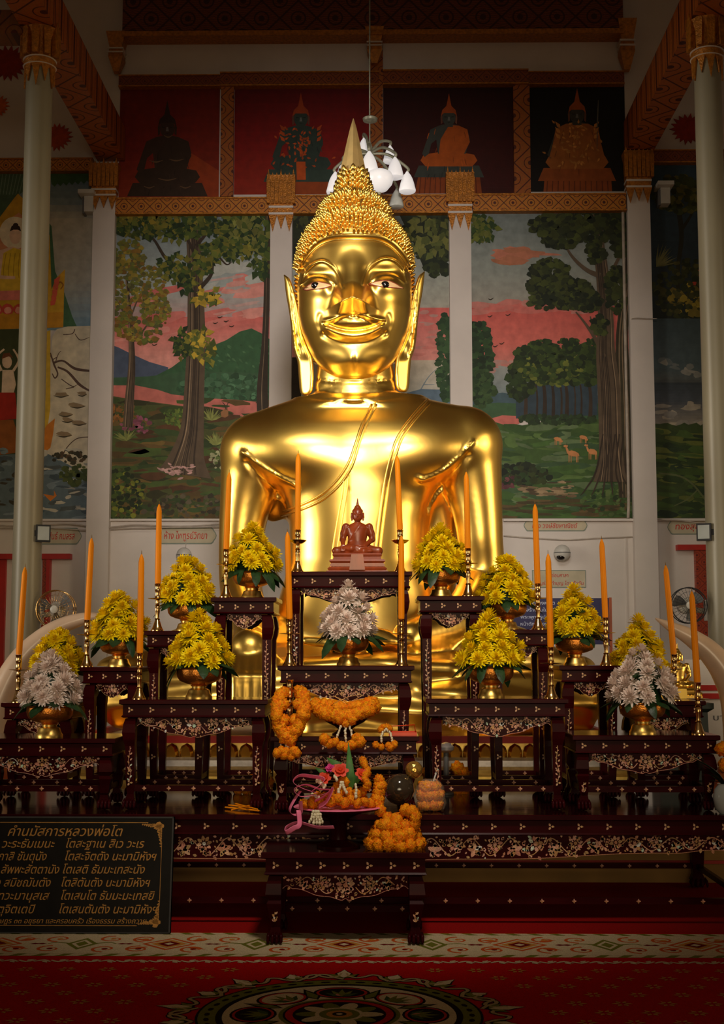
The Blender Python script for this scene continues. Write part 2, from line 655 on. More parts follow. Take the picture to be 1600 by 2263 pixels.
floor = structure('floor', MB().box(-6.5, 6.5, -4, YW, -0.12, 0.0), M['red_floor'])
wall_back = structure('wall_back', MB().box(-6.5, 6.5, YW, YW + 0.2, -0.12, 8.6), M['wall'])
wall_left = structure('wall_left', MB().box(-6.7, -6.5, -1.0, YW + 0.2, -0.12, 8.6), M['wall'])
wall_right = structure('wall_right', MB().box(6.5, 6.7, -1.0, YW + 0.2, -0.12, 8.6), M['wall'])
ceiling = structure('ceiling', MB().box(-6.7, 6.7, 6.0, YW + 0.2, 8.6, 8.75), M['wall'])


def beam(name, px0, px1, py0, py1, Y, depth, gold=GOLDP, line=LINEP, cells=0.5, scroll=False, lw=0.06, Yb=None):
    a, b = P(px0, py1, Y), P(px1, py1, Y)
    z1 = P((px0 + px1) / 2, py0, Y).z
    z0 = P((px0 + px1) / 2, py1, Y).z
    h = z1 - z0
    m = mat_lattice(name + '_gilding', h * cells, gold, line, scroll=scroll, lw=lw)
    mb = MB()
    f = h * 0.09
    x0, x1 = a.x, b.x
    mb.box(x0, x1, Y, Y + depth, z0 + f, z1 - f)
    o = structure(name, mb, m, None, ((x0 + x1) / 2, Y, z0))
    ed = MB()
    ed.box(x0, x1, Y - 0.018, Y + depth, z0, z0 + f)
    ed.box(x0, x1, Y - 0.018, Y + depth, z1 - f, z1)
    e = ed.build('trim_edge', M['gold_trim'], o, origin=((x0 + x1) / 2, Y, z0))
    return o


# horizontal gilded bands of the back wall
beam('trim_1', 255, 597, 437, 474, YW - 0.07, 0.07)
beam('trim_2', 647, 993, 431, 472, YW - 0.07, 0.07)
beam('trim_3', 1045, 1384, 428, 467, YW - 0.07, 0.07)
beam('trim_4', 262, 486, 166, 192, YW - 0.06, 0.06, lin(150, 70, 22))
beam('trim_5', 486, 838, 159, 190, YW - 0.07, 0.07, lin(160, 78, 22))
beam('trim_6', 846, 1168, 154, 187, YW - 0.07, 0.07, lin(160, 78, 22))
beam('trim_7', 1168, 1380, 158, 187, YW - 0.06, 0.06, lin(150, 70, 22))
beam('trim_8', 270, 1378, -40, 78, YW - 0.16, 0.16, lin(140, 64, 24), lin(70, 16, 6), 0.33, True, 0.07)
beam('trim_9', -60, 205, 350, 379, YW - 0.06, 0.06)
beam('trim_10', 1444, 1660, 331, 360, YW - 0.06, 0.06, lin(150, 70, 30))


def vband(name, px0, px1, py0, py1, Y, depth):
    a, b = P(px0, py1, Y), P(px1, py0, Y)
    w = b.x - a.x
    m = mat_lattice(name + '_gilding', w, lin(190, 104, 26), LINEP, 'Z', 'X')
    o = structure(name, MB().box(a.x, b.x, Y, Y + depth, a.z, b.z), m, None, (a.x, Y, a.z))
    return o


vband('trim_11', 486, 517, 190, 434, YW - 0.06, 0.06)
vband('trim_12', 818, 846, 78, 431, YW - 0.06, 0.06)
vband('trim_13', 1137, 1170, 187, 430, YW - 0.06, 0.06)


def capital_parts(parent, x, y, z0, z1, half, fl, front_only=True):
    """Square gilded capital: fluted flare above two white bands above three hanging points (local to parent)."""
    h = z1 - z0
    mb = MB()
    zb = z0 + 0.30 * h
    mb.frustums([(zz, half * kk, half * (kk + 0.08) / 2, 0, -half * (kk + 0.08) / 2) for zz, kk in ((zb, 1.06), (zb + 0.16 * h, 1.10), (zb + 0.55 * h, 1.16), (z1, 1.32))], x, -0.002)
    mb.build('capital', M['gold_trim'], parent)
    n = 7
    for i in range(n):
        rx = x - half * 1.15 + 2 * half * 1.15 * i / (n - 1)
        r = MB()
        top = z1 + 0.10 * h * (1 if i % 3 == 0 else 0.4)
        r.plate([(rx - half * 0.14, zb + 0.2 * h), (rx + half * 0.14, zb + 0.2 * h), (rx + half * 0.18, z1 - 0.1 * h), (rx, top), (rx - half * 0.18, z1 - 0.1 * h)], y - half * 1.40, y - half * 1.05)
        r.build('leaf_blade', M['gold_trim'], parent)
    for k in (0.31, 0.43):
        MB().box(x - half * 1.13, x + half * 1.13, y - half * 1.16, -0.002, z0 + k * h, z0 + (k + 0.035) * h).build('band', M['wall'], parent)
    for i in range(3):
        cx = x + (i - 1) * half * 0.76
        MB().plate([(cx - half * 0.40, zb + 0.02 * h), (cx, z0 + (0.02 if i != 1 else 0.06) * h), (cx + half * 0.40, zb + 0.02 * h)], y - half * 1.10, y - half * 0.9).build('leaf_point', M['gold_trim'], parent)


PILASTERS = []


def pilaster(px0, px1, pyc0, pyc1, pybot, label):
    xm = (px0 + px1) / 2
    a, b = P(px0, 800, YW), P(px1, 800, YW)
    x, half = (a.x + b.x) / 2, (b.x - a.x) / 2
    t = thing('pilaster', label, 'pilaster', (x, YW, 0))
    z0, z1 = P(xm, pyc1, YW).z, P(xm, pyc0, YW).z
    t['half'] = half
    PILASTERS.append(t)
    MB().box(-half, half, -half * 0.9, -0.001, 0, z1 - 0.05).build('shaft', M['wall'], t)
    capital_parts(t, 0, -half * 0.1, z0, z1, half, 0.1)
    return t


pilaster(203, 252, 372, 474, 1700, 'white wall pilaster with gilded capital beside the seated white figure mural')
pilaster(597, 645, 398, 522, 1700, 'white wall pilaster under the emerald figure painting, plain shaft behind a golden ear')
pilaster(994, 1042, 392, 520, 1700, 'white wall pilaster between the two halves of the deer meadow mural')
pilaster(1390, 1440, 345, 460, 1700, 'white wall pilaster with cables, beside the dark lake mural')

# small upper capitals where the centre bay meets the side bays
for px, py0, py1, lab in ((262, 88, 170, 'dark gilded wall bracket above the bronze figure painting'), (828, 78, 152, 'dark gilded wall bracket in the middle above the hanging rod'), (1381, 60, 166, 'dark gilded wall bracket above the black-ground painting')):
    c = P(px, py1, YW)
    t = thing('wall_capital', lab, 'bracket', (c.x, YW, 0))
    z0, z1 = c.z, P(px, py0, YW).z
    MB().frustums([(z0, 0.025, 0.03), (z0 + 0.35 * (z1 - z0), 0.065, 0.07), (z0 + 0.6 * (z1 - z0), 0.055, 0.06), (z1, 0.085, 0.09)], 0, -0.09).build('body', M['gold_trim'], t)
    for k in (0.45, 0.55):
        MB().box(-0.07, 0.07, -0.168, -0.02, lerp(z0, z1, k), lerp(z0, z1, k + 0.03)).build('band', M['wall'], t)


def round_column(px, pyc0, pyc1, label):
    c = P(px, 650, YC)
    r = 31 * mpp(YC)
    z0, z1 = P(px, pyc1, YC).z, P(px, pyc0, YC).z
    t = thing('round_column', label, 'column', (c.x, YC, 0))
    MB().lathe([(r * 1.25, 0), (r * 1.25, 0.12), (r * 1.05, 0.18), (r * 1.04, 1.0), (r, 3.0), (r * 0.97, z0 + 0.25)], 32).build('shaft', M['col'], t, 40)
    h = z1 - z0
    MB().lathe([(r * 1.02, z0 + 0.32 * h), (r * 1.16, z0 + 0.36 * h), (r * 1.20, z0 + 0.46 * h), (r * 1.05, z0 + 0.52 * h), (r * 1.12, z0 + 0.80 * h), (r * 1.42, z1)], 24).build('capital', M['gold_trim'], t, 30)
    for k in (0.36, 0.48):
        MB().lathe([(r * 1.12, z0 + k * h), (r * 1.24, z0 + (k + 0.015) * h), (r * 1.12, z0 + (k + 0.03) * h)], 28).build('band', M['wall'], t, 60)
    n = 10
    for i in range(n):
        a = 2 * PI * i / n
        q = Matrix.Rotation(a, 3, 'Z')
        mb = MB()
        mb.plate([(-r * 0.30, z0 + 0.36 * h), (0, z0 - 0.02 * h + (0.09 * h if i % 2 else 0)), (r * 0.30, z0 + 0.36 * h)], -r * 1.12, -r * 1.0)
        mb.v = [tuple(q @ Vector(p)) for p in mb.v]
        mb.build('leaf_point', M['gold_trim'], t)
        mb = MB()
        mb.plate([(-r * 0.2, z0 + 0.52 * h), (r * 0.2, z0 + 0.52 * h), (r * 0.3, z1 - 0.05 * h), (0, z1 + 0.12 * h), (-r * 0.3, z1 - 0.05 * h)], -r * 1.46, -r * 1.1)
        mb.v = [tuple(q @ Vector(p)) for p in mb.v]
        mb.build('leaf_blade', M['gold_trim'], t)
    return c.x, z1


xl, zl = round_column(75, 72, 198, 'cream round column with gilded capital on the black plaque\'s side')
xr, zr = round_column(1577, 52, 180, 'cream round column with gilded capital on the dome camera\'s side')

for nm, x, z in (('trim_14', xl, zl), ('trim_15', xr, zr)):
    m = mat_lattice(nm + '_gilding', 0.20, lin(196, 104, 28), LINEP, 'Y', 'X')
    structure(nm, MB().box(x - 0.12, x + 0.12, 5.5, YW, z, z + 0.30), m, None, (x - 0.1, 5.5, z))
    s = -1 if x < 0 else 1
    m = mat_lattice(nm + '_cross_gilding', 0.16, lin(150, 84, 24), LINEP)
    structure('trim_%d' % (16 if x < 0 else 17), MB().box(min(x, x + s * 4), max(x, x + s * 4), YC - 0.1, YC + 0.1, z - 0.05, z + 0.12), m, None, (x, YC - 0.1, z - 0.05))

# ledge under the murals, red door frames, lower wall joints
for i, (px0, px1, py) in enumerate(((-60, 492, 1148), (1112, 1660, 1148))):
    a, b = P(px0, py, YW), P(px1, py, YW)
    structure('trim_%d' % (18 + i), MB().box(a.x, b.x, YW - 0.045, YW, a.z - 0.018, a.z), M['wall'])


def red_frame(name, hx0, hx1, hy0, hy1, jx0, jx1, jy1, dx0, dx1):
    a, b = P(hx0, hy1, YW), P(hx1, hy0, YW)
    mb = MB().box(a.x, b.x, YW - 0.09, YW, a.z, b.z)
    door = structure(name, mb, M['red_paint'])
    c, d = P(jx0, 1800, YW), P(jx1, hy1, YW)
    m = mat_lattice(name + '_jamb_gilding', 0.06, lin(176, 60, 16), lin(110, 14, 8), 'Z', 'X')
    MB().box(c.x, d.x, YW - 0.07, YW, 0, d.z).build('jamb', m, door)
    MB().box(d.x, d.x + 0.03, YW - 0.075, YW, 0, d.z).build('jamb_edge', M['red_paint'], door)
    e, f = P(dx0, 1800, YW), P(dx1, hy1, YW)
    MB().box(e.x, f.x, YW - 0.04, YW, 0, f.z).build('door_panel', M['red_paint'], door)
    return door


red_frame('door_1', -60, 160, 1225, 1237, 85, 107, 1400, -60, 16)
red_frame('door_2', 1493, 1660, 1205, 1217, 1548, 1561, 1400, 1640, 1660)

# ------------------------------------------------------------------ murals painted on the back wall
def mural(name, label, Y, origin_px, paint_fn, step=0.0009, material='paint', clip=None, cat='mural'):
    pt = Painter(wall_plane(Y), step)
    pt.clip = clip
    paint_fn(pt)
    c = P(*origin_px, Y)
    o = pt.mb.build(name, M[material], None, False, tuple(c))
    o.location = c
    return tag(o, label, cat)


SKY0, SKY1 = lin(112, 130, 138), lin(168, 176, 172)
PINK0, PINK1 = lin(206, 104, 96), lin(222, 150, 138)
BARK, BARKD, BARKL = lin(92, 76, 58), lin(58, 46, 34), lin(140, 118, 92)
GR = [lin(34, 54, 24), lin(48, 70, 28), lin(70, 86, 30), lin(96, 104, 38)]
GRY = [lin(120, 116, 40), lin(150, 132, 48), lin(96, 104, 40), lin(128, 96, 36)]
DK = [lin(26, 36, 20), lin(38, 46, 24), lin(48, 58, 26)]


def trunk(p, pts, col, lines=5):
    p.up()
    p.stroke(pts, 20, col)
    p.up()
    for _ in range(lines):
        k = random.uniform(-0.42, 0.42)
        p.stroke([(x + k * w, y, random.uniform(1.0, 2.6)) for x, y, w in pts], 2, jit(random.choice([BARKD, BARKL, BARKD]), 0.2))


def paint_tree_river(p):
    p.grad(225, 610, 460, 700, [(0, SKY0), (0.45, mix(SKY0, SKY1, 0.6)), (0.75, SKY1), (1, mix(SKY1, PINK0, 0.4))])
    p.up()
    p.grad(225, 610, 700, 880, [(0, PINK0), (0.5, PINK1), (1, lin(226, 160, 146))])
    p.up()
    for _ in range(26):      # streaked cloud edge, pale openings
        x, y = random.uniform(240, 590), random.uniform(640, 760)
        y -= (x - 240) * 0.14 if x > 420 else 0
        p.blob(x, y, random.uniform(20, 60), random.uniform(4, 12), mix(PINK0, PINK1, random.random()), 10, 0.3, -0.2, p.rand_h())
    p.up()
    for _ in range(8):
        p.blob(random.uniform(470, 580), random.uniform(610, 700), random.uniform(14, 44), random.uniform(2, 6), mix(SKY1, PINK1, random.random()), 9, 0.3, -0.15, p.rand_h())
    for _ in range(7):
        p.blob(random.uniform(400, 580), random.uniform(560, 640), random.uniform(20, 50), random.uniform(6, 16), mix(SKY1, (0.6, 0.58, 0.5), 0.4), 10, 0.3, -0.3, p.rand_h())
    p.up()
    p.poly([(225, 755), (262, 768), (290, 782), (330, 800), (372, 812), (372, 850), (225, 850)], lin(76, 88, 110))
    p.up()
    p.poly([(330, 838), (380, 812), (420, 782), (455, 770), (500, 752), (530, 733), (556, 726), (580, 738), (610, 760), (610, 860), (300, 860)], lin(54, 92, 58))
    p.up()
    for _ in range(90):
        x = random.uniform(400, 600)
        y = random.uniform(760, 850)
        p.leaf(x, y, random.uniform(6, 16), 2.5, random.uniform(0.3, 1.2), mix(lin(44, 78, 46), lin(84, 122, 82), random.random()))
    p.up()
    p.poly([(225, 836), (330, 832), (420, 820), (610, 826), (610, 905), (225, 862)], lin(60, 92, 62))
    p.up()
    p.foliage(500, 858, 110, 30, 170, 12, [lin(58, 98, 66), lin(78, 118, 84), lin(46, 78, 50)], False)
    p.up()
    p.poly([(225, 852), (300, 852), (350, 862), (380, 872), (450, 880), (520, 884), (610, 892), (610, 935), (520, 925), (430, 905), (340, 890), (225, 872)], lin(196, 112, 100))
    p.up()
    p.poly([(225, 872), (300, 884), (390, 896), (470, 908), (540, 922), (610, 928), (610, 1160), (225, 1160)], lin(76, 82, 40))
    p.up()
    cols = [lin(66, 84, 36), lin(92, 72, 36), lin(60, 60, 30), lin(104, 84, 40), lin(54, 72, 34), lin(82, 54, 30)]
    for _ in range(260):
        x, y = random.uniform(225, 610), random.uniform(885, 1150)
        p.blob(x, y, random.uniform(14, 46), random.uniform(3, 9), jit(random.choice(cols), 0.3), 9, 0.3, random.uniform(-0.15, 0.15), p.rand_h())
    p.up()
    p.foliage(275, 915, 36, 22, 60, 12, [lin(150, 96, 40), lin(128, 84, 36), lin(70, 78, 34)])
    p.foliage(300, 940, 32, 20, 60, 8, [lin(150, 84, 104), lin(124, 66, 82), lin(70, 80, 40)], False)
    p.foliage(385, 925, 26, 18, 50, 10, [lin(110, 128, 52), lin(76, 98, 40)])
    for cx, cy in ((280, 975), (468, 930), (478, 985)):
        for k in range(22):
            a = -PI / 2 + random.uniform(-1.3, 1.3)
            p.leaf(cx, cy, random.uniform(16, 34), 2.2, a, jit(lin(128, 134, 70), 0.3))
    p.foliage(490, 1010, 26, 30, 60, 7, [lin(160, 160, 120), lin(84, 100, 48)], False)
    p.foliage(270, 1095, 50, 60, 170, 10, [lin(70, 88, 30), lin(118, 122, 38), lin(40, 58, 24), lin(34, 44, 20)], False)
    p.foliage(440, 1120, 130, 30, 130, 9, [lin(92, 82, 62), lin(56, 52, 34), lin(70, 78, 40)], False)
    # distant and middle trees
    trunk(p, [(283, 945, 22), (287, 880, 20), (292, 800, 15), (288, 700, 9), (280, 620, 5)], BARK, 4)
    for b in ([(291, 760, 5), (318, 730, 4), (336, 700, 2)], [(289, 715, 5), (268, 680, 4), (255, 660, 2)], [(290, 700, 4), (306, 660, 3), (322, 630, 2)], [(284, 650, 4), (296, 610, 2), (312, 590, 1)]):
        p.stroke(b, 3, BARK)
    p.up()
    for cx, cy, rx, ry, n in ((285, 570, 34, 40, 130), (272, 640, 36, 60, 150), (330, 640, 40, 50, 150), (345, 690, 32, 34, 90), (280, 720, 30, 26, 70), (318, 740, 40, 20, 70)):
        p.foliage(cx, cy, rx, ry, n, 9, GRY + [lin(96, 96, 52)], False)
    trunk(p, [(408, 1050, 120), (414, 1010, 78), (425, 950, 52), (430, 860, 44), (434, 740, 40), (432, 620, 34), (428, 520, 32), (426, 460, 36)], BARK, 12)
    trunk(p, [(582, 930, 26), (580, 860, 24), (586, 760, 15), (590, 640, 13), (592, 460, 12)], BARKD, 4)
    for b in ([(424, 610, 14), (400, 596, 10), (366, 570, 7), (340, 530, 5), (310, 515, 3)], [(440, 640, 10), (466, 610, 8), (472, 580, 6), (490, 545, 4), (500, 520, 3)], [(430, 560, 8), (410, 520, 5), (395, 490, 4)], [(472, 590, 6), (452, 578, 3)], [(478, 560, 5), (500, 585, 3), (512, 580, 2)], [(434, 545, 8), (470, 500, 5), (480, 478, 4)]):
        p.stroke(b, 5, BARKD)
    p.up()
    for cx, cy, rx, ry, n in ((300, 495, 60, 28, 170), (380, 500, 60, 30, 150), (385, 590, 34, 26, 70), (410, 620, 22, 30, 60), (460, 500, 50, 26, 120), (405, 760, 20, 30, 60), (480, 560, 30, 22, 60), (520, 545, 40, 30, 110), (450, 580, 20, 30, 50)):
        p.foliage(cx, cy, rx, ry, n, 17, GR + [GRY[0]])
    for cx, cy in ((455, 655), (440, 750), (452, 780)):
        p.foliage(cx, cy, 24, 18, 45, 18, [lin(190, 160, 50), lin(120, 118, 40), lin(80, 92, 36)])
    p.foliage(555, 505, 52, 42, 190, 20, GR + [lin(120, 124, 60), lin(108, 110, 50)], True, 0.7)
    p.foliage(580, 575, 22, 40, 50, 18, GR, True, 0.7)
    p.foliage(320, 478, 80, 14, 90, 16, [lin(150, 132, 40), lin(110, 104, 36)])
    p.up()
    for _ in range(34):      # fallen pink blossom, stones, deer by the water
        p.blob(random.uniform(352, 428), 1040 + random.gauss(0, 7), random.uniform(3, 9), random.uniform(1.5, 3), jit(lin(188, 148, 140), 0.2), 7, 0.3, random.uniform(-0.5, 0.5), p.rand_h())
    p.poly([(488, 912), (497, 904), (505, 906), (505, 920), (498, 924), (490, 922)], lin(150, 104, 66))
    p.stroke([(502, 906, 2), (503, 894, 1.5), (508, 890, 1)], 2, BARKD)
    p.stroke([(500, 906, 2), (496, 894, 1.5), (492, 890, 1)], 2, BARKD)
    for x, y in ((500, 712), (476, 716), (342, 764), (512, 723), (486, 703)):
        p.stroke([(x - 5, y - 2, 1), (x, y, 2), (x + 6, y - 3, 1)], 1.5, BARKD)


def paint_deer_meadow(p):
    p.grad(1030, 1400, 460, 690, [(0, lin(116, 128, 128)), (0.6, lin(142, 148, 140)), (1, lin(156, 150, 138))])
    p.up()
    p.grad(1030, 1400, 676, 815, [(0, lin(200, 92, 84)), (0.6, lin(208, 108, 96)), (1, lin(200, 128, 116))])
    p.up()
    p.grad(1030, 1400, 808, 900, [(0, lin(150, 152, 146)), (1, lin(112, 132, 136))])
    p.up()
    for _ in range(24):
        p.blob(random.uniform(1042, 1330), random.uniform(668, 690), random.uniform(12, 34), random.uniform(4, 9), mix(lin(206, 98, 90), lin(190, 130, 118), random.random()), 9, 0.3, 0, p.rand_h())
        p.blob(random.uniform(1042, 1300), 808 + random.gauss(0, 6), random.uniform(12, 30), random.uniform(3, 8), mix(lin(204, 120, 106), lin(160, 150, 142), random.random()), 9, 0.3, 0.1, p.rand_h())
    for _ in range(16):
        p.blob(1140 + random.gauss(0, 26), 565 + random.gauss(0, 8), random.uniform(16, 36), random.uniform(5, 9), mix(lin(166, 108, 76), lin(192, 120, 96), random.random()), 10, 0.3, 0.05, p.rand_h())
    p.blob(1190, 562, 60, 3, lin(190, 120, 96), 10, 0.2, 0.02, p.rand_h())
    p.up()
    p.poly([(1030, 880), (1080, 872), (1110, 868), (1160, 876), (1300, 872), (1400, 880), (1400, 920), (1030, 920)], lin(70, 92, 100))
    p.poly([(1030, 896), (1100, 890), (1200, 894), (1400, 890), (1400, 930), (1030, 930)], lin(62, 92, 60), p.layer * p.step + 0.0004)
    p.up()
    p.poly([(1085, 925), (1110, 918), (1148, 920), (1148, 936), (1130, 943), (1100, 938)], lin(196, 108, 98))
    p.up()
    p.poly([(1030, 930), (1085, 930), (1130, 944), (1180, 936), (1260, 930), (1400, 922), (1400, 1160), (1030, 1160)], lin(62, 88, 40))
    p.up()
    cols = [lin(64, 94, 42), lin(82, 108, 54), lin(52, 78, 36), lin(92, 112, 74), lin(58, 84, 52)]
    for _ in range(200):
        x, y = random.uniform(1060, 1395), random.uniform(940, 1145)
        p.blob(x, y, random.uniform(16, 50), random.uniform(3, 10), jit(random.choice(cols), 0.2), 9, 0.3, random.uniform(0.0, 0.3) if x < 1200 else random.uniform(-0.2, 0.1), p.rand_h())
    p.up()
    p.foliage(1150, 1050, 66, 24, 130, 13, DK + [lin(44, 66, 32)], False)
    p.foliage(1120, 1065, 20, 14, 30, 8, [lin(110, 62, 66), lin(84, 48, 52)], False)
    for _ in range(46):
        p.blob(random.uniform(1150, 1270), 1083 + random.gauss(0, 7), random.uniform(6, 16), random.uniform(1.5, 4), jit(random.choice([lin(120, 100, 72), lin(80, 66, 46), lin(150, 128, 96)]), 0.2), 8, 0.3, 0.05, p.rand_h())
    p.foliage(1340, 1110, 60, 30, 100, 9, [lin(64, 92, 40), lin(90, 110, 60), lin(40, 60, 30)], False)
    for _ in range(60):
        p.blob(random.uniform(1060, 1390), random.uniform(1105, 1147), random.uniform(10, 34), random.uniform(2, 5), jit(random.choice([lin(70, 60, 34), lin(60, 82, 36), lin(92, 76, 44)]), 0.25), 8, 0.3, 0, p.rand_h())
    # grove
    p.up()
    p.poly([(1140, 850), (1320, 840), (1320, 918), (1140, 925)], lin(52, 68, 78))
    p.up()
    for x, w in ((1161, 9), (1203, 10), (1222, 8), (1252, 9), (1304, 9), (1186, 5), (1240, 5), (1284, 5), (1270, 4)):
        p.stroke([(x, 925, w), (x + 1, 880, w * 0.8), (x - 2, 850, w * 0.7)], w, jit(BARKD, 0.25))
    p.up()
    p.foliage(1230, 928, 90, 10, 90, 10, [lin(46, 66, 34), lin(38, 54, 30)], False)
    for cx, cy, rx, ry, n in ((1150, 840, 30, 44, 160), (1200, 800, 46, 48, 240), (1260, 800, 50, 50, 240), (1305, 800, 26, 52, 120), (1160, 790, 22, 22, 60)):
        p.foliage(cx, cy, rx, ry, n, 13, [lin(42, 60, 26), lin(58, 76, 30), lin(34, 48, 24)], False)
    p.foliage(1215, 815, 70, 40, 130, 10, [lin(104, 112, 44), lin(84, 96, 38)], False)
    p.foliage(1058, 800, 28, 90, 240, 14, [lin(38, 62, 34), lin(52, 80, 42), lin(32, 50, 28)], False)
    p.foliage(1065, 860, 26, 40, 100, 14, [lin(44, 66, 34), lin(58, 82, 44)], False)
    # great tree
    trunk(p, [(1382, 1100, 30), (1378, 900, 36), (1374, 740, 26), (1388, 620, 20), (1392, 540, 16)], lin(62, 56, 36), 6)
    trunk(p, [(1350, 1065, 78), (1350, 1020, 56), (1348, 960, 50), (1345, 860, 50), (1338, 780, 42), (1338, 700, 34), (1330, 600, 28), (1322, 540, 26), (1320, 470, 20)], BARK, 14)
    for b in ([(1326, 610, 12), (1300, 600, 9), (1275, 580, 7), (1256, 556, 5), (1246, 530, 3)], [(1330, 560, 10), (1316, 520, 8), (1305, 490, 5)], [(1335, 790, 10), (1312, 744, 8), (1290, 712, 5), (1272, 690, 3)], [(1312, 740, 6), (1304, 700, 3)], [(1352, 600, 8), (1372, 560, 6), (1384, 530, 4)]):
        p.stroke(b, 6, BARK)
    for k in range(7):
        x = 1328 + k * 9
        p.stroke([(x + 4, 960, 3), (1346 + (x - 1352) * 1.2, 1040, 4), (1346 + (x - 1352) * 2.2, 1082, 3), (1346 + (x - 1352) * 2.7, 1096, 1)], 3, jit(BARKD, 0.2))
    p.up()
    for cx, cy, rx, ry, n in ((1230, 500, 60, 26, 190), (1310, 500, 80, 34, 260), (1240, 530, 40, 20, 70), (1370, 520, 26, 50, 110), (1215, 610, 44, 36, 190), (1260, 650, 50, 34, 190), (1195, 640, 30, 26, 90), (1200, 665, 30, 18, 60), (1300, 665, 26, 24, 80), (1315, 560, 20, 22, 50), (1360, 640, 24, 50, 90), (1325, 720, 16, 20, 40)):
        p.foliage(cx, cy, rx, ry, n, 13, DK + [lin(66, 76, 30), lin(58, 66, 28)], False)
    p.foliage(1060, 500, 34, 30, 110, 17, GR + [lin(96, 100, 44)], True, 0.8)
    p.up()
    for x, y, s, d in ((1232, 971, 1, 0), (1288, 967, 1, 0), (1266, 1003, 1.5, 1), (1309, 999, 1.3, 1)):   # deer
        c = lin(196, 132, 80)
        p.blob(x, y, 9 * s, 4.5 * s, c, 9, 0.1, 0.25)
        for lx in (-6, -3, 5, 7):
            p.stroke([(x + lx * s, y + 2, 1.6 * s), (x + lx * s, y + 13 * s, 1.0 * s)], 1.5, jit(c, 0.2))
        if d:
            p.stroke([(x - 7 * s, y - 1, 4 * s), (x - 10 * s, y - 9 * s, 2.6 * s)], 3, c)
            p.blob(x - 11 * s, y - 11 * s, 3.4 * s, 2 * s, c, 7, 0.1)
            p.stroke([(x - 10 * s, y - 12 * s, 1), (x - 9 * s, y - 17 * s, 0.8)], 1, BARKD)
        else:
            p.blob(x + 8 * s, y + 5 * s, 3.4 * s, 2.6 * s, c, 7, 0.1)
    for x, y in ((1082, 700), (1122, 697), (1084, 662), (1108, 760), (1094, 766)):
        p.stroke([(x - 5, y - 1, 1), (x, y + 1, 2), (x + 6, y - 3, 1)], 1.5, BARKD)


def paint_behind_head(p):
    p.grad(640, 1000, 460, 690, [(0, lin(116, 130, 132)), (0.7, lin(156, 160, 150)), (1, lin(168, 164, 150))])
    p.up()
    p.grad(640, 1000, 680, 800, [(0, lin(202, 98, 92)), (1, lin(214, 142, 130))])
    p.up()
    p.grad(640, 1000, 796, 920, [(0, lin(196, 182, 160)), (0.7, lin(176, 176, 164)), (1, lin(100, 122, 138))])
    p.up()
    for _ in range(16):
        p.blob(random.uniform(900, 990), random.uniform(690, 790), random.uniform(10, 24), random.uniform(2, 5), mix(lin(180, 140, 130), lin(206, 120, 110), random.random()), 8, 0.3, 0, p.rand_h())
    p.stroke([(925, 870, 3), (945, 836, 2), (965, 815, 1)], 2, lin(120, 134, 140))
    p.stroke([(935, 850, 2), (960, 850, 1)], 2, lin(120, 134, 140))
    p.poly([(900, 868), (930, 860), (1000, 862), (1000, 920), (900, 920)], lin(92, 112, 128), p.layer * p.step + 0.0005)
    p.poly([(640, 790), (668, 790), (664, 920), (640, 920)], lin(50, 40, 30), p.layer * p.step + 0.0005)
    p.up()
    p.foliage(985, 790, 18, 100, 160, 13, [lin(40, 66, 38), lin(54, 82, 46)], False)
    p.up()
    p.poly([(640, 470), (700, 470), (690, 520), (664, 560), (640, 600)], lin(30, 34, 22))
    p.poly([(880, 470), (1000, 470), (1000, 560), (960, 600), (935, 590), (915, 540)], lin(34, 40, 24))
    p.up()
    p.foliage(945, 520, 56, 56, 150, 15, DK + [lin(44, 54, 28)], False)
    p.foliage(965, 580, 30, 30, 60, 15, DK, False)
    p.up()
    p.foliage(950, 515, 50, 44, 70, 19, [lin(108, 110, 52), lin(84, 92, 42)], True, 0.9)
    p.foliage(670, 500, 26, 40, 50, 18, [lin(60, 66, 30), lin(34, 44, 22)], True, 0.9)


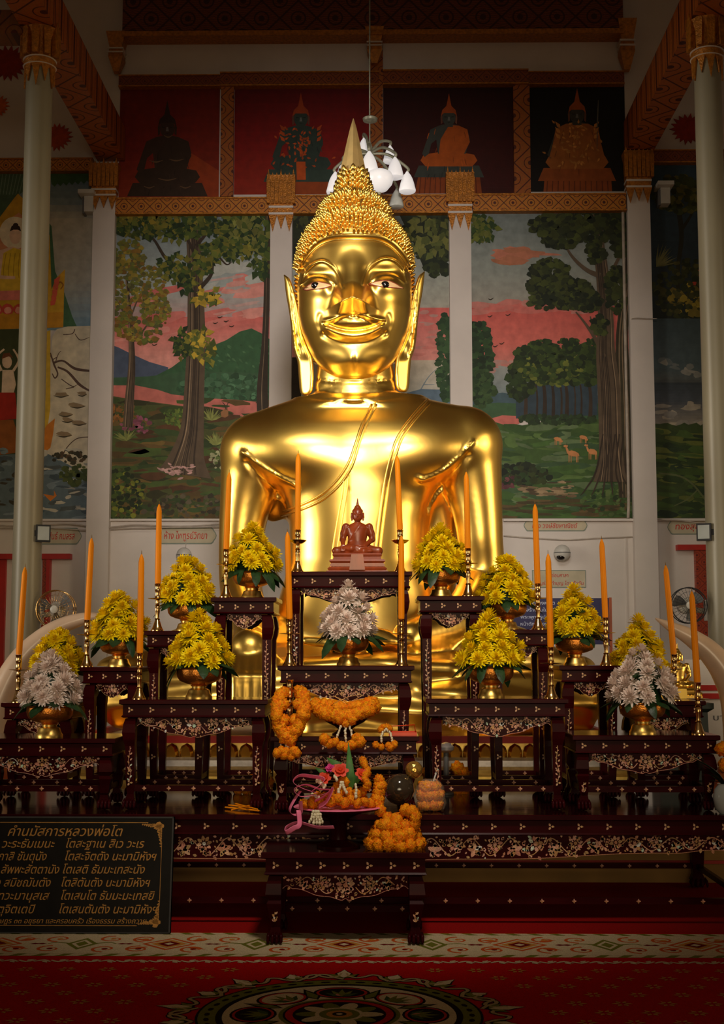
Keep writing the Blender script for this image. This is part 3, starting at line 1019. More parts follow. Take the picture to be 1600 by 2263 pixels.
def paint_seated_white(p):
    p.grad(-70, 215, 380, 730, [(0, lin(92, 116, 130)), (0.18, lin(120, 136, 140)), (0.3, lin(176, 168, 148)), (0.7, lin(166, 164, 152)), (0.95, lin(122, 150, 164)), (1, lin(120, 148, 160))])
    p.up()
    p.poly([(-70, 380), (60, 380), (56, 420), (30, 440), (5, 490), (-70, 520)], lin(74, 100, 78))
    p.poly([(110, 383), (205, 383), (205, 396)] + [(205 - k * 6.5, 396 + (9 if k % 2 else 2) + k * 0.6) for k in range(15)], lin(58, 92, 52))
    for k in range(9):
        p.stroke([(-10 + k * 8, 384, 2), (-14 + k * 7, 430, 2)], 2, lin(110, 132, 112))
    p.up()
    p.poly([(100, 480), (114, 500), (122, 600), (140, 640), (160, 700), (170, 722), (90, 722)], lin(66, 104, 70))
    p.up()
    p.poly([(-70, 560), (-30, 520), (0, 480), (30, 440), (40, 428), (52, 440), (110, 520), (114, 640), (124, 615), (144, 595), (142, 640), (140, 722), (-70, 722)], lin(206, 158, 40))
    p.up()
    p.poly([(-70, 580), (-20, 530), (20, 486), (42, 470), (60, 486), (98, 540), (106, 650), (-70, 650)], lin(220, 150, 110))
    p.up()
    p.blob(33, 515, 34, 36, lin(238, 224, 196), 22, 0.0)
    p.up()
    p.blob(34, 522, 13, 18, lin(236, 200, 176), 14, 0.02)
    p.poly([(22, 512), (26, 500), (35, 496), (44, 501), (47, 512), (40, 508), (30, 508)], lin(54, 40, 34), p.layer * p.step + 0.0004)
    p.blob(35, 498, 6, 5, lin(54, 40, 34), 10, 0.0, 0, p.layer * p.step + 0.0005)
    p.poly([(-40, 585), (-8, 556), (28, 545), (60, 556), (74, 600), (66, 640), (-40, 640)], lin(236, 196, 172), p.layer * p.step + 0.0003)
    p.up()
    p.poly([(8, 560), (30, 548), (60, 556), (76, 640), (20, 640), (2, 610)], lin(232, 196, 52))
    p.poly([(-60, 622), (-20, 606), (30, 612), (80, 624), (90, 646), (-60, 652)], lin(226, 186, 60), p.layer * p.step + 0.0004)
    p.stroke([(-30, 600, 8), (0, 612, 8), (34, 614, 6)], 6, lin(232, 190, 166))
    for k in range(6):
        p.stroke([(14 + k * 10, 560, 1.4), (8 + k * 11, 600, 1.4), (10 + k * 12, 636, 1.4)], 1.4, lin(182, 140, 40))
    p.up()
    p.poly([(-60, 646), (90, 640), (84, 662), (-60, 666)], lin(226, 130, 120))
    for k in range(6):
        p.blob(-30 + k * 24, 684, 13, 12, lin(206, 78, 66), 10, 0.1)
        p.blob(-30 + k * 24, 686, 8, 8, lin(232, 160, 140), 9, 0.1, 0, p.layer * p.step + 0.0006)
    for k in range(5):
        p.leaf(112 + k * 2, 676 - k * 12, 22, 6, -0.9, lin(214, 90, 66))
    p.poly([(-60, 698), (140, 690), (140, 724), (-60, 730)], lin(198, 140, 34))
    p.stroke([(124, 640, 3), (132, 624, 3), (140, 630, 3), (134, 640, 2)], 3, lin(150, 96, 24))
    p.up()
    p.poly([(-70, 728), (100, 728), (104, 800), (104, 1150), (-70, 1150)], lin(66, 74, 44))
    p.poly([(116, 745), (126, 728), (150, 722), (215, 720), (215, 1150), (96, 1150), (104, 930), (112, 800)], lin(208, 196, 168), p.layer * p.step + 0.0003)
    p.up()
    p.poly([(96, 736), (112, 730), (112, 900), (98, 1000)], lin(206, 168, 48))
    for pts in ([(140, 740, 2), (160, 738, 2), (166, 728, 2)], [(166, 738, 1.5), (178, 752, 2), (198, 746, 1)], [(112, 780, 2), (120, 806, 4), (128, 826, 3), (122, 836, 3), (116, 826, 2)], [(120, 802, 5), (140, 798, 4), (166, 815, 6), (198, 820, 5)], [(128, 812, 4), (150, 822, 5), (176, 850, 6), (198, 864, 4)], [(118, 800, 2), (112, 786, 1.5)], [(124, 798, 2), (130, 782, 1.5), (136, 776, 1)], [(116, 796, 2), (126, 790, 2)], [(136, 838, 2), (160, 854, 2), (172, 850, 1)], [(146, 860, 2), (164, 856, 2)], [(198, 966, 2), (170, 970, 2), (148, 990, 2), (138, 1010, 3)]):
        p.stroke(pts, 2, lin(92, 70, 58))
    for x, y, w in ((136, 872, 34), (172, 896, 34), (146, 915, 30), (176, 934, 32), (142, 960, 34), (182, 870, 20), (150, 928, 26)):
        p.blob(x, y, w / 2, 5, lin(150, 128, 96), 9, 0.3, 0.1)
        p.stroke([(x - w / 2, y + 3, 1), (x, y + 6, 3), (x + w / 2, y + 2, 1)], 2, lin(70, 62, 40))
    # standing attendant with raised arms in a boat
    p.poly([(-30, 930), (30, 928), (40, 960), (46, 1000), (-40, 1010)], lin(150, 86, 34), p.layer * p.step + 0.0004)
    p.poly([(6, 818), (30, 818), (36, 850), (30, 872), (4, 872)], lin(228, 204, 180), p.layer * p.step + 0.0006)
    p.poly([(0, 868), (34, 868), (40, 926), (-8, 930)], lin(170, 40, 28), p.layer * p.step + 0.0007)
    p.blob(16, 800, 11, 15, lin(226, 196, 170), 12, 0.03, 0, p.layer * p.step + 0.0006)
    p.poly([(4, 794), (8, 782), (22, 780), (30, 792), (20, 788)], lin(120, 70, 40), p.layer * p.step + 0.0008)
    p.stroke([(4, 820, 6), (-6, 790, 5), (10, 772, 4)], 5, lin(228, 204, 180))
    p.stroke([(30, 820, 6), (42, 796, 5), (30, 772, 4)], 5, lin(228, 204, 180))
    p.up()
    p.poly([(92, 960), (104, 940), (122, 925), (118, 960), (112, 990), (94, 1005)], lin(206, 124, 36))
    p.poly([(-70, 1010), (100, 1000), (215, 1060), (215, 1150), (-70, 1150)], lin(96, 112, 118))
    for _ in range(150):
        x, y = random.uniform(-60, 212), random.uniform(995, 1145)
        c = random.choice([lin(120, 136, 142), lin(82, 90, 88), lin(190, 184, 164), lin(72, 86, 92), lin(150, 150, 140)]) if x > 90 or random.random() < 0.3 else random.choice([lin(96, 108, 116), lin(74, 86, 94), lin(64, 60, 44)])
        p.blob(x, y, random.uniform(6, 20), random.uniform(2, 7), c, 8, 0.3, random.uniform(-0.3, 0.3), p.rand_h())
    p.up()
    p.foliage(165, 1050, 30, 24, 80, 10, [lin(62, 76, 36), lin(82, 92, 40)], False)
    p.foliage(150, 1010, 40, 14, 40, 9, [lin(92, 72, 48), lin(60, 56, 36)], False)
    p.poly([(96, 1092), (120, 1096), (120, 1084), (126, 1096), (112, 1108)], lin(206, 120, 40))


def paint_dark_lake(p):
    p.grad(1435, 1670, 355, 708, [(0, lin(52, 74, 90)), (0.4, lin(44, 60, 72)), (1, lin(30, 36, 30))])
    p.up()
    p.stroke([(1500, 700, 10), (1498, 600, 9), (1506, 520, 10), (1496, 440, 12)], 10, lin(40, 40, 26))
    p.stroke([(1505, 510, 8), (1530, 470, 5), (1550, 420, 4)], 6, lin(40, 40, 26))
    p.up()
    p.foliage(1530, 640, 90, 70, 240, 12, [lin(36, 44, 24), lin(52, 56, 26), lin(70, 68, 30)], False)
    p.foliage(1540, 660, 60, 36, 60, 13, [lin(140, 122, 40), lin(110, 96, 36)], False)
    p.foliage(1500, 430, 60, 40, 140, 14, [lin(58, 66, 28), lin(44, 52, 24), lin(90, 88, 34)], False)
    p.foliage(1550, 600, 20, 40, 10, 9, [lin(170, 60, 40)], False)
    for k in range(16):
        p.leaf(1450, 590, random.uniform(30, 56), 2, random.uniform(-1.5, -0.2), jit(lin(110, 108, 66), 0.3))
    p.up()
    p.grad(1435, 1670, 704, 950, [(0, lin(62, 76, 80)), (0.45, lin(76, 90, 94)), (0.56, lin(88, 92, 90)), (0.57, lin(54, 62, 68)), (0.75, lin(76, 82, 90)), (1, lin(150, 140, 124))], 40)
    p.up()
    for _ in range(14):
        p.blob(random.uniform(1460, 1590), random.uniform(790, 840), random.uniform(6, 18), random.uniform(2, 8), mix(lin(90, 100, 102), lin(150, 146, 134), random.random()), 9, 0.3, 0.2, p.rand_h())
    for _ in range(20):
        p.blob(random.uniform(1460, 1590), random.uniform(890, 940), random.uniform(8, 22), random.uniform(3, 8), mix(lin(120, 120, 118), lin(176, 164, 142), random.random()), 9, 0.3, 0, p.rand_h())
    p.up()
    p.poly([(1435, 940)] + [(1440 + k * 9, 938 + random.uniform(-5, 5)) for k in range(26)] + [(1670, 1150), (1435, 1150)], lin(58, 74, 36))
    p.up()
    for _ in range(120):
        p.blob(random.uniform(1450, 1600), random.uniform(950, 1145), random.uniform(12, 36), random.uniform(3, 9), jit(random.choice([lin(64, 86, 38), lin(46, 64, 32), lin(92, 100, 44), lin(40, 56, 34)]), 0.2), 9, 0.3, 0.1, p.rand_h())
    p.up()
    p.stroke([(1455, 1046, 4), (1500, 1052, 4), (1530, 1070, 4), (1558, 1104, 4)], 4, lin(92, 100, 62))
    p.stroke([(1540, 1084, 3), (1518, 1104, 3), (1490, 1118, 2)], 3, lin(92, 100, 62))


def seated(p, cx, yt, yb, skin, robe, hat, seat, both=True, ornament=None):
    h = yb - yt
    X = lambda u: cx + u * h
    Yv = lambda v: yt + v * h
    q = lambda pts: [(X(a), Yv(b)) for a, b in pts]
    p.up()
    p.poly(q([(-0.36, 0.86), (0.36, 0.86), (0.42, 1.0), (-0.42, 1.0)]), seat)
    p.up()
    p.poly(q([(-0.34, 0.80), (-0.30, 0.73), (-0.12, 0.70), (0.12, 0.70), (0.30, 0.73), (0.34, 0.80), (0.28, 0.87), (-0.28, 0.87)]), robe)
    p.up()
    p.poly(q([(-0.13, 0.72), (-0.15, 0.55), (-0.21, 0.60), (-0.24, 0.72), (-0.29, 0.76), (-0.32, 0.72), (-0.25, 0.52), (-0.22, 0.43), (-0.12, 0.385), (-0.06, 0.37), (0.06, 0.37), (0.12, 0.385), (0.22, 0.43), (0.25, 0.55), (0.20, 0.72)]), skin)
    p.up()
    if both:
        p.poly(q([(-0.12, 0.385), (0.12, 0.385), (0.23, 0.44), (0.26, 0.60), (0.30, 0.75), (-0.30, 0.75), (-0.26, 0.60), (-0.23, 0.44)]), robe)
    else:
        p.poly(q([(0.0, 0.38), (0.12, 0.385), (0.22, 0.43), (0.25, 0.58), (0.18, 0.72), (-0.12, 0.72), (-0.10, 0.55)]), robe)
    p.up()
    p.blob(X(0), Yv(0.29), 0.078 * h, 0.10 * h, skin, 16, 0.0)
    p.poly(q([(-0.04, 0.36), (0.04, 0.36), (0.05, 0.40), (-0.05, 0.40)]), skin)
    p.up()
    p.poly(q([(-0.095, 0.27), (-0.08, 0.20), (-0.03, 0.15), (-0.012, 0.06), (0, 0.0), (0.012, 0.06), (0.03, 0.15), (0.08, 0.20), (0.095, 0.27), (0.06, 0.235), (-0.06, 0.235)]), hat)
    for s in (-1, 1):
        p.poly(q([(s * 0.08, 0.25), (s * 0.10, 0.28), (s * 0.095, 0.37), (s * 0.075, 0.35)]), mix(skin, hat, 0.3))
        p.poly(q([(s * 0.055, 0.275), (s * 0.02, 0.28), (s * 0.03, 0.288), (s * 0.055, 0.285)]), mix(skin, (0, 0, 0), 0.7))
    p.poly(q([(-0.025, 0.345), (0.025, 0.345), (0.0, 0.353)]), mix(skin, (0, 0, 0), 0.6))
    p.poly(q([(-0.008, 0.28), (0.008, 0.28), (0.016, 0.325), (-0.016, 0.325)]), mix(skin, (1, 1, 1), 0.12))
    p.up()
    for _ in range(26):
        u, v = random.uniform(-0.24, 0.24), random.uniform(0.42, 0.98)
        p.stroke([(X(u), Yv(v), 1), (X(u * 1.06), Yv(v + 0.04), 1.4), (X(u * 1.1), Yv(v + 0.07), 0.6)], 1, jit(mix(robe if v < 0.86 else seat, (0, 0, 0), random.choice([0.4, 0.55, -0.2])), 0.2))
    if ornament:
        for _ in range(70):
            u = random.gauss(0, 0.12)
            v = random.uniform(0.38, 0.84)
            p.leaf(X(u), Yv(v), 0.05 * h, 0.012 * h, random.uniform(0, 6.28), jit(ornament, 0.3))
        for s in (-1, 1):
            for k in range(3):
                p.leaf(X(s * 0.18), Yv(0.43 + 0.06 * k), 0.09 * h, 0.02 * h, -PI / 2 + s * 0.7, jit(ornament, 0.2))


def panel_bg(p, x0, x1, y0, y1, stops):
    p.grad(x0, x1, y0, y1, stops, 12)


def paint_p1(p):
    panel_bg(p, 262, 488, 188, 440, [(0, lin(112, 22, 8)), (0.6, lin(128, 30, 8)), (1, lin(150, 52, 18))])
    p.up()
    p.poly([(410, 330), (488, 380), (488, 437), (420, 437)], lin(156, 60, 18))
    seated(p, 370, 222, 434, lin(62, 40, 26), lin(56, 38, 24), lin(54, 32, 22), lin(58, 40, 26), False)
    p.up()
    for x, y, w in ((345, 355, 30), (390, 352, 34), (370, 395, 40), (330, 412, 24), (410, 412, 24), (372, 300, 18)):
        p.stroke([(x - w / 2, y, 1), (x, y + 4, 3), (x + w / 2, y, 1)], 2, lin(112, 84, 56))


def paint_p2(p):
    panel_bg(p, 515, 820, 186, 440, [(0, lin(92, 4, 4)), (0.5, lin(132, 8, 4)), (1, lin(150, 40, 14))])
    p.up()
    p.poly([(600, 402), (740, 402), (752, 440), (590, 440)], lin(150, 66, 18))
    seated(p, 665, 205, 402, lin(48, 62, 54), lin(46, 62, 54), lin(160, 62, 16), lin(52, 70, 60), False, lin(178, 74, 18))
    p.up()
    p.poly([(655, 358), (675, 358), (676, 398), (656, 398)], lin(190, 80, 20))


def paint_p3(p):
    panel_bg(p, 844, 1140, 184, 436, [(0, lin(44, 6, 6)), (0.6, lin(64, 12, 8)), (1, lin(64, 12, 8))])
    p.up()
    p.poly([(925, 386), (1060, 386), (1066, 436), (915, 436)], lin(140, 64, 18))
    p.up()
    for k in range(12):
        p.stroke([(930 + k * 11, 390, 2), (926 + k * 11.6, 434, 2)], 2, lin(96, 40, 12))
    seated(p, 992, 207, 392, lin(66, 70, 64), lin(184, 88, 22), lin(176, 78, 22), lin(62, 68, 62), False)


def paint_p4(p):
    panel_bg(p, 1168, 1384, 184, 436, [(0, lin(14, 10, 8)), (1, lin(20, 15, 11))])
    p.up()
    p.poly([(1204, 388), (1350, 388), (1354, 436), (1200, 436)], lin(148, 72, 24))
    p.up()
    for k in range(12):
        p.stroke([(1210 + k * 12, 392, 2), (1208 + k * 12.4, 434, 2)], 2, lin(100, 44, 14))
    seated(p, 1275, 195, 400, lin(64, 62, 54), lin(160, 92, 34), lin(170, 84, 26), lin(150, 76, 26), True, lin(196, 130, 60))
    p.stroke([(1322, 222, 1.5), (1320, 270, 3), (1319, 330, 1)], 2, lin(96, 92, 84))



def bay(xa, xb, pya, pyb):
    """Clear wall between two pilasters or bands: world x limits and heights from pixel rows."""
    return (xa, xb, P(800, pyb, YW).z, P(800, pya, YW).z)


XP = [(o.location.x - o['half'] - 0.002, o.location.x + o['half'] + 0.002) for o in PILASTERS]
XW = lambda px, py=310: P(px, py, YW).x
mural('mural', 'painted forest mural of a tall bare tree before a pink river', YW - 0.004, (420, 800), paint_tree_river, clip=bay(XP[0][1], XP[1][0], 476, 1146))
mural('mural', 'painted meadow mural with grazing deer under a great gnarled tree', YW - 0.004, (1215, 800), paint_deer_meadow, clip=bay(XP[2][1], XP[3][0], 469, 1146))
mural('mural', 'painted sky and dark leaves mural seen behind the golden head', YW - 0.004, (820, 700), paint_behind_head, clip=bay(XP[1][1], XP[2][0], 474, 1146))
mural('mural', 'painted mural of a pale seated figure in yellow robe above white cliffs', YW - 0.004, (90, 760), paint_seated_white, clip=bay(-6, XP[0][0], 381, 1146))
mural('mural', 'dark painted mural of night bushes, a lake and a green field', YW - 0.004, (1540, 760), paint_dark_lake, clip=bay(XP[3][1], 6, 362, 1146))
mural('mural', 'painted wall panel of a dark bronze seated figure on red ground', YW - 0.004, (372, 310), paint_p1, clip=bay(XW(264), XW(485), 193, 435))
mural('mural', 'painted wall panel of a green seated figure with orange ornaments', YW - 0.004, (665, 310), paint_p2, clip=bay(XW(518), XW(817), 191, 429))
mural('mural', 'painted wall panel of a seated figure in orange robe on maroon', YW - 0.004, (992, 310), paint_p3, clip=bay(XW(847), XW(1136), 188, 429))
mural('mural', 'painted wall panel of a seated figure in golden cloak on black', YW - 0.004, (1275, 310), paint_p4, clip=bay(XW(1171), XW(1382), 188, 426))


def sunburst(cx, cy, r, col, label):
    c = P(cx, cy, YW)
    k = mpp(YW)
    n = 18
    pts = []
    for i in range(n * 2):
        a = 2 * PI * i / (n * 2)
        rr = r * (1.0 if i % 2 == 0 else 0.70) * k * random.uniform(0.94, 1.06)
        pts.append((rr * math.cos(a), rr * math.sin(a) * 0.92))
    o = MB().plate(pts, -0.010, 0.0).build('sunburst_ornament', mat('sunburst_paint', col, 0.7, 0.0, 0.25, 20.0))
    o.location = (c.x, YW, c.z)
    return tag(o, label, 'ornament')


sunburst(18, 140, 48, lin(150, 40, 14), 'large dark red painted sunburst behind the capital of the plaque-side column')
sunburst(-8, 235, 30, lin(206, 100, 24), 'orange painted sunburst cut off by the picture edge')
sunburst(126, 303, 36, lin(176, 66, 20), 'orange-red painted sunburst half behind the plaque-side round column')
sunburst(1520, 286, 40, lin(150, 34, 14), 'dark red painted sunburst half behind the camera-side round column')

# ------------------------------------------------------------------ sculpting: signed distance fields turned into meshes
RC = np.array(RCAM)


def proj(X, Y, Z):
    """Photograph pixel of world points (arrays)."""
    dx, dy, dz = X - CAM_LOC.x, Y - CAM_LOC.y, Z - CAM_LOC.z
    cx = RC[0, 0] * dx + RC[1, 0] * dy + RC[2, 0] * dz
    cy = RC[0, 1] * dx + RC[1, 1] * dy + RC[2, 1] * dz
    cz = -(RC[0, 2] * dx + RC[1, 2] * dy + RC[2, 2] * dz)
    return W_PX / 2 + F_PX * cx / cz, H_PX / 2 - F_PX * cy / cz


def smin(a, b, k):
    h = np.maximum(k - np.abs(a - b), 0.0) / k
    return np.minimum(a, b) - h * h * k * 0.25


def ell(X, Y, Z, c, r):
    k = np.sqrt(((X - c[0]) / r[0]) ** 2 + ((Y - c[1]) / r[1]) ** 2 + ((Z - c[2]) / r[2]) ** 2)
    return (k - 1.0) * min(r)


def cone(X, Y, Z, a, b, ra, rb):
    a, b = np.array(a, float), np.array(b, float)
    d = b - a
    L = d @ d
    h = np.clip(((X - a[0]) * d[0] + (Y - a[1]) * d[1] + (Z - a[2]) * d[2]) / L, 0, 1)
    return np.sqrt((X - a[0] - h * d[0]) ** 2 + (Y - a[1] - h * d[1]) ** 2 + (Z - a[2] - h * d[2]) ** 2) - (ra + (rb - ra) * h)


def limb(X, Y, Z, pts, k=0.03):
    d = None
    for (a, ra), (b, rb) in zip(pts[:-1], pts[1:]):
        e = cone(X, Y, Z, a, b, ra, rb)
        d = e if d is None else smin(d, e, k)
    return d


def smooth_limb(X, Y, Z, pts, n=12):
    """Limb along a smooth path: pts are ((x, y, z), radius)."""
    P4 = [(*p, r) for p, r in pts]
    out = []
    for i in range(len(P4) - 1):
        p0, p1, p2, p3 = [np.array(P4[min(max(j, 0), len(P4) - 1)]) for j in (i - 1, i, i + 1, i + 2)]
        for k in range(n):
            t = k / n
            out.append(0.5 * ((2 * p1) + (p2 - p0) * t + (2 * p0 - 5 * p1 + 4 * p2 - p3) * t * t + (3 * p1 - p0 - 3 * p2 + p3) * t ** 3))
    out.append(np.array(P4[-1]))
    d = None
    for a, b in zip(out[:-1], out[1:]):
        e = cone(X, Y, Z, a[:3], b[:3], a[3], b[3])
        d = e if d is None else np.minimum(d, e)
    return d


def loft(X, Y, Z, prof, p=2.0, ks=11):
    """prof rows: z, cx, half width, cy, half depth (z ascending)."""
    pr = np.array(prof, float)
    zz = np.linspace(pr[0, 0], pr[-1, 0], 200)
    cols = []
    for i in range(1, 5):
        v = np.interp(zz, pr[:, 0], pr[:, i])
        ker = np.hanning(ks)
        ker /= ker.sum()
        cols.append(np.convolve(np.pad(v, ks // 2, mode='edge'), ker, 'valid'))
    cx, hw, cy, hd = [np.interp(Z, zz, c) for c in cols]
    q = (np.abs((X - cx) / hw) ** p + np.abs((Y - cy) / hd) ** p) ** (1.0 / p)
    d = (q - 1.0) * np.minimum(hw, hd)
    return np.maximum(d, np.maximum(pr[0, 0] - Z, Z - pr[-1, 0]))


def seg_dist(px, py, pts, n=6):
    """Distance in pixels to a smooth curve."""
    c = [(p.x, p.y) for p in smooth_path([(x, y, 0) for x, y in pts], n)]
    d = None
    for (x0, y0), (x1, y1) in zip(c[:-1], c[1:]):
        dx, dy = x1 - x0, y1 - y0
        h = np.clip(((px - x0) * dx + (py - y0) * dy) / (dx * dx + dy * dy + 1e-9), 0, 1)
        e = (px - x0 - h * dx) ** 2 + (py - y0 - h * dy) ** 2
        d = e if d is None else np.minimum(d, e)
    return np.sqrt(d)


def ridge(px, py, pts, w, n=6):
    return np.exp(-(seg_dist(px, py, pts, n) / w) ** 2)


def gauss(px, py, cx, cy, rx, ry):
    return np.exp(-((px - cx) / rx) ** 2 - ((py - cy) / ry) ** 2)


def sstep(e0, e1, x):
    t = np.clip((x - e0) / (e1 - e0), 0, 1)
    return t * t * (3 - 2 * t)


def sdf_mesh(name, fn, lo, hi, res, newton=2):
    """Naive surface nets over a regular grid, then pulled onto the exact surface."""
    lo, hi = np.array(lo, float), np.array(hi, float)
    n = np.maximum(np.ceil((hi - lo) / res).astype(int), 3) + 1
    ax = [(lo[i] + np.arange(n[i]) * res).astype(np.float32) for i in range(3)]
    F = np.asarray(fn(ax[0][:, None, None], ax[1][None, :, None], ax[2][None, None, :]), dtype=np.float32)
    F = np.broadcast_to(F, tuple(n)).copy()
    big = np.float32(res)
    for a in range(3):
        s = [slice(None)] * 3
        for e in (0, -1):
            s[a] = e
            F[tuple(s)] = np.maximum(F[tuple(s)], big)
    ins = F < 0
    cell = np.zeros(tuple(n - 1), np.int8)
    for i in (0, 1):
        for j in (0, 1):
            for k in (0, 1):
                cell += ins[i:n[0] - 1 + i, j:n[1] - 1 + j, k:n[2] - 1 + k]
    act = (cell > 0) & (cell < 8)
    idx = np.argwhere(act)
    ids = -np.ones(tuple(n - 1), np.int64)
    ids[act] = np.arange(len(idx))
    pos = np.zeros((len(idx), 3))
    cnt = np.zeros(len(idx))
    cor = [(i, j, k) for i in (0, 1) for j in (0, 1) for k in (0, 1)]
    for a in cor:
        for d in range(3):
            if a[d]:
                continue
            b = list(a)
            b[d] = 1
            fa = F[idx[:, 0] + a[0], idx[:, 1] + a[1], idx[:, 2] + a[2]]
            fb = F[idx[:, 0] + b[0], idx[:, 1] + b[1], idx[:, 2] + b[2]]
            m = (fa < 0) != (fb < 0)
            t = np.where(m, fa / np.where(m, fa - fb, 1), 0)
            for q in range(3):
                pos[:, q] += np.where(m, a[q] + (t if q == d else 0), 0)
            cnt += m
    V = lo + (idx + pos / cnt[:, None]) * res
    quads = []
    for d in range(3):
        u, w = (d + 1) % 3, (d + 2) % 3
        sl0, sl1 = [slice(None)] * 3, [slice(None)] * 3
        sl0[d], sl1[d] = slice(0, -1), slice(1, None)
        A, B = ins[tuple(sl0)], ins[tuple(sl1)]
        e = np.argwhere(A != B)
        ok = (e[:, u] > 0) & (e[:, w] > 0) & (e[:, u] < n[u] - 1) & (e[:, w] < n[w] - 1)
        e = e[ok]
        flip = A[e[:, 0], e[:, 1], e[:, 2]]
        qs = []
        for du, dw in ((-1, -1), (0, -1), (0, 0), (-1, 0)):
            c = e.copy()
            c[:, u] += du
            c[:, w] += dw
            qs.append(ids[c[:, 0], c[:, 1], c[:, 2]])
        q = np.stack(qs, 1)
        q[~flip] = q[~flip][:, ::-1]
        quads.append(q)
    Q = np.concatenate(quads)
    for _ in range(newton):
        h = res * 0.25
        x, y, z = V.T
        f0 = fn(x, y, z)
        g = np.stack([fn(x + h, y, z) - f0, fn(x, y + h, z) - f0, fn(x, y, z + h) - f0], 1) / h
        gl = np.maximum((g * g).sum(1), 0.05)
        st = -(f0 / gl)[:, None] * g
        l = np.sqrt((st * st).sum(1))
        st *= np.minimum(1.0, 0.5 * res / np.maximum(l, 1e-9))[:, None]
        V = V + st
    me = bpy.data.meshes.new(name)
    me.vertices.add(len(V))
    me.vertices.foreach_set('co', V.astype(np.float32).ravel())
    me.loops.add(Q.size)
    me.loops.foreach_set('vertex_index', Q.astype(np.int32).ravel())
    me.polygons.add(len(Q))
    me.polygons.foreach_set('loop_start', np.arange(0, Q.size, 4, dtype=np.int32))
    me.polygons.foreach_set('use_smooth', np.ones(len(Q), bool))
    me.update(calc_edges=True)
    return me


def shift_mesh(me, c):
    me.transform(Matrix.Translation(-Vector(c)))
    return me


def ray_hit(fn, px, py, y0=7.6, y1=8.9, n=160):
    ys = np.linspace(y0, y1, n)
    d = np.array(RCAM @ Vector(((px - W_PX / 2) / F_PX, -(py - H_PX / 2) / F_PX, -1.0)))
    t = (ys - CAM_LOC.y) / d[1]
    c = np.array(CAM_LOC)
    f = fn(c[0] + d[0] * t, c[1] + d[1] * t, c[2] + d[2] * t)
    i = np.argmax(f < 0)
    if f[i] >= 0:
        return None
    a, b = t[max(i - 1, 0)], t[i]
    fa, fb = f[max(i - 1, 0)], f[i]
    tt = a + (b - a) * fa / (fa - fb + 1e-12)
    return Vector(c + d * tt)


# ------------------------------------------------------------------ the great gilded statue
YB = 8.42
MS = YB / F_PX


def B(px, py, Y=YB):
    return tuple(P(px, py, Y))


Z_SEAT = P(780, 1634, 7.2).z


def row(py, l, r, Y, hd, cy=None):
    a, b = P(l, py, Y), P(r, py, Y)
    return (a.z, (a.x + b.x) / 2, (b.x - a.x) / 2, Y if cy is None else cy, hd)


TORSO = [row(py, l, r, YB, hd) for py, l, r, hd in (
    (1500, 590, 990, .36), (1400, 590, 985, .36), (1320, 618, 958, .33), (1240, 640, 935, .31), (1160, 640, 938, .32), (1120, 632, 946, .325),
    (1080, 616, 964, .335), (1040, 582, 1000, .345), (1000, 552, 1034, .335), (950, 560, 1020, .30), (905, 610, 968, .22), (884, 660, 912, .16))]


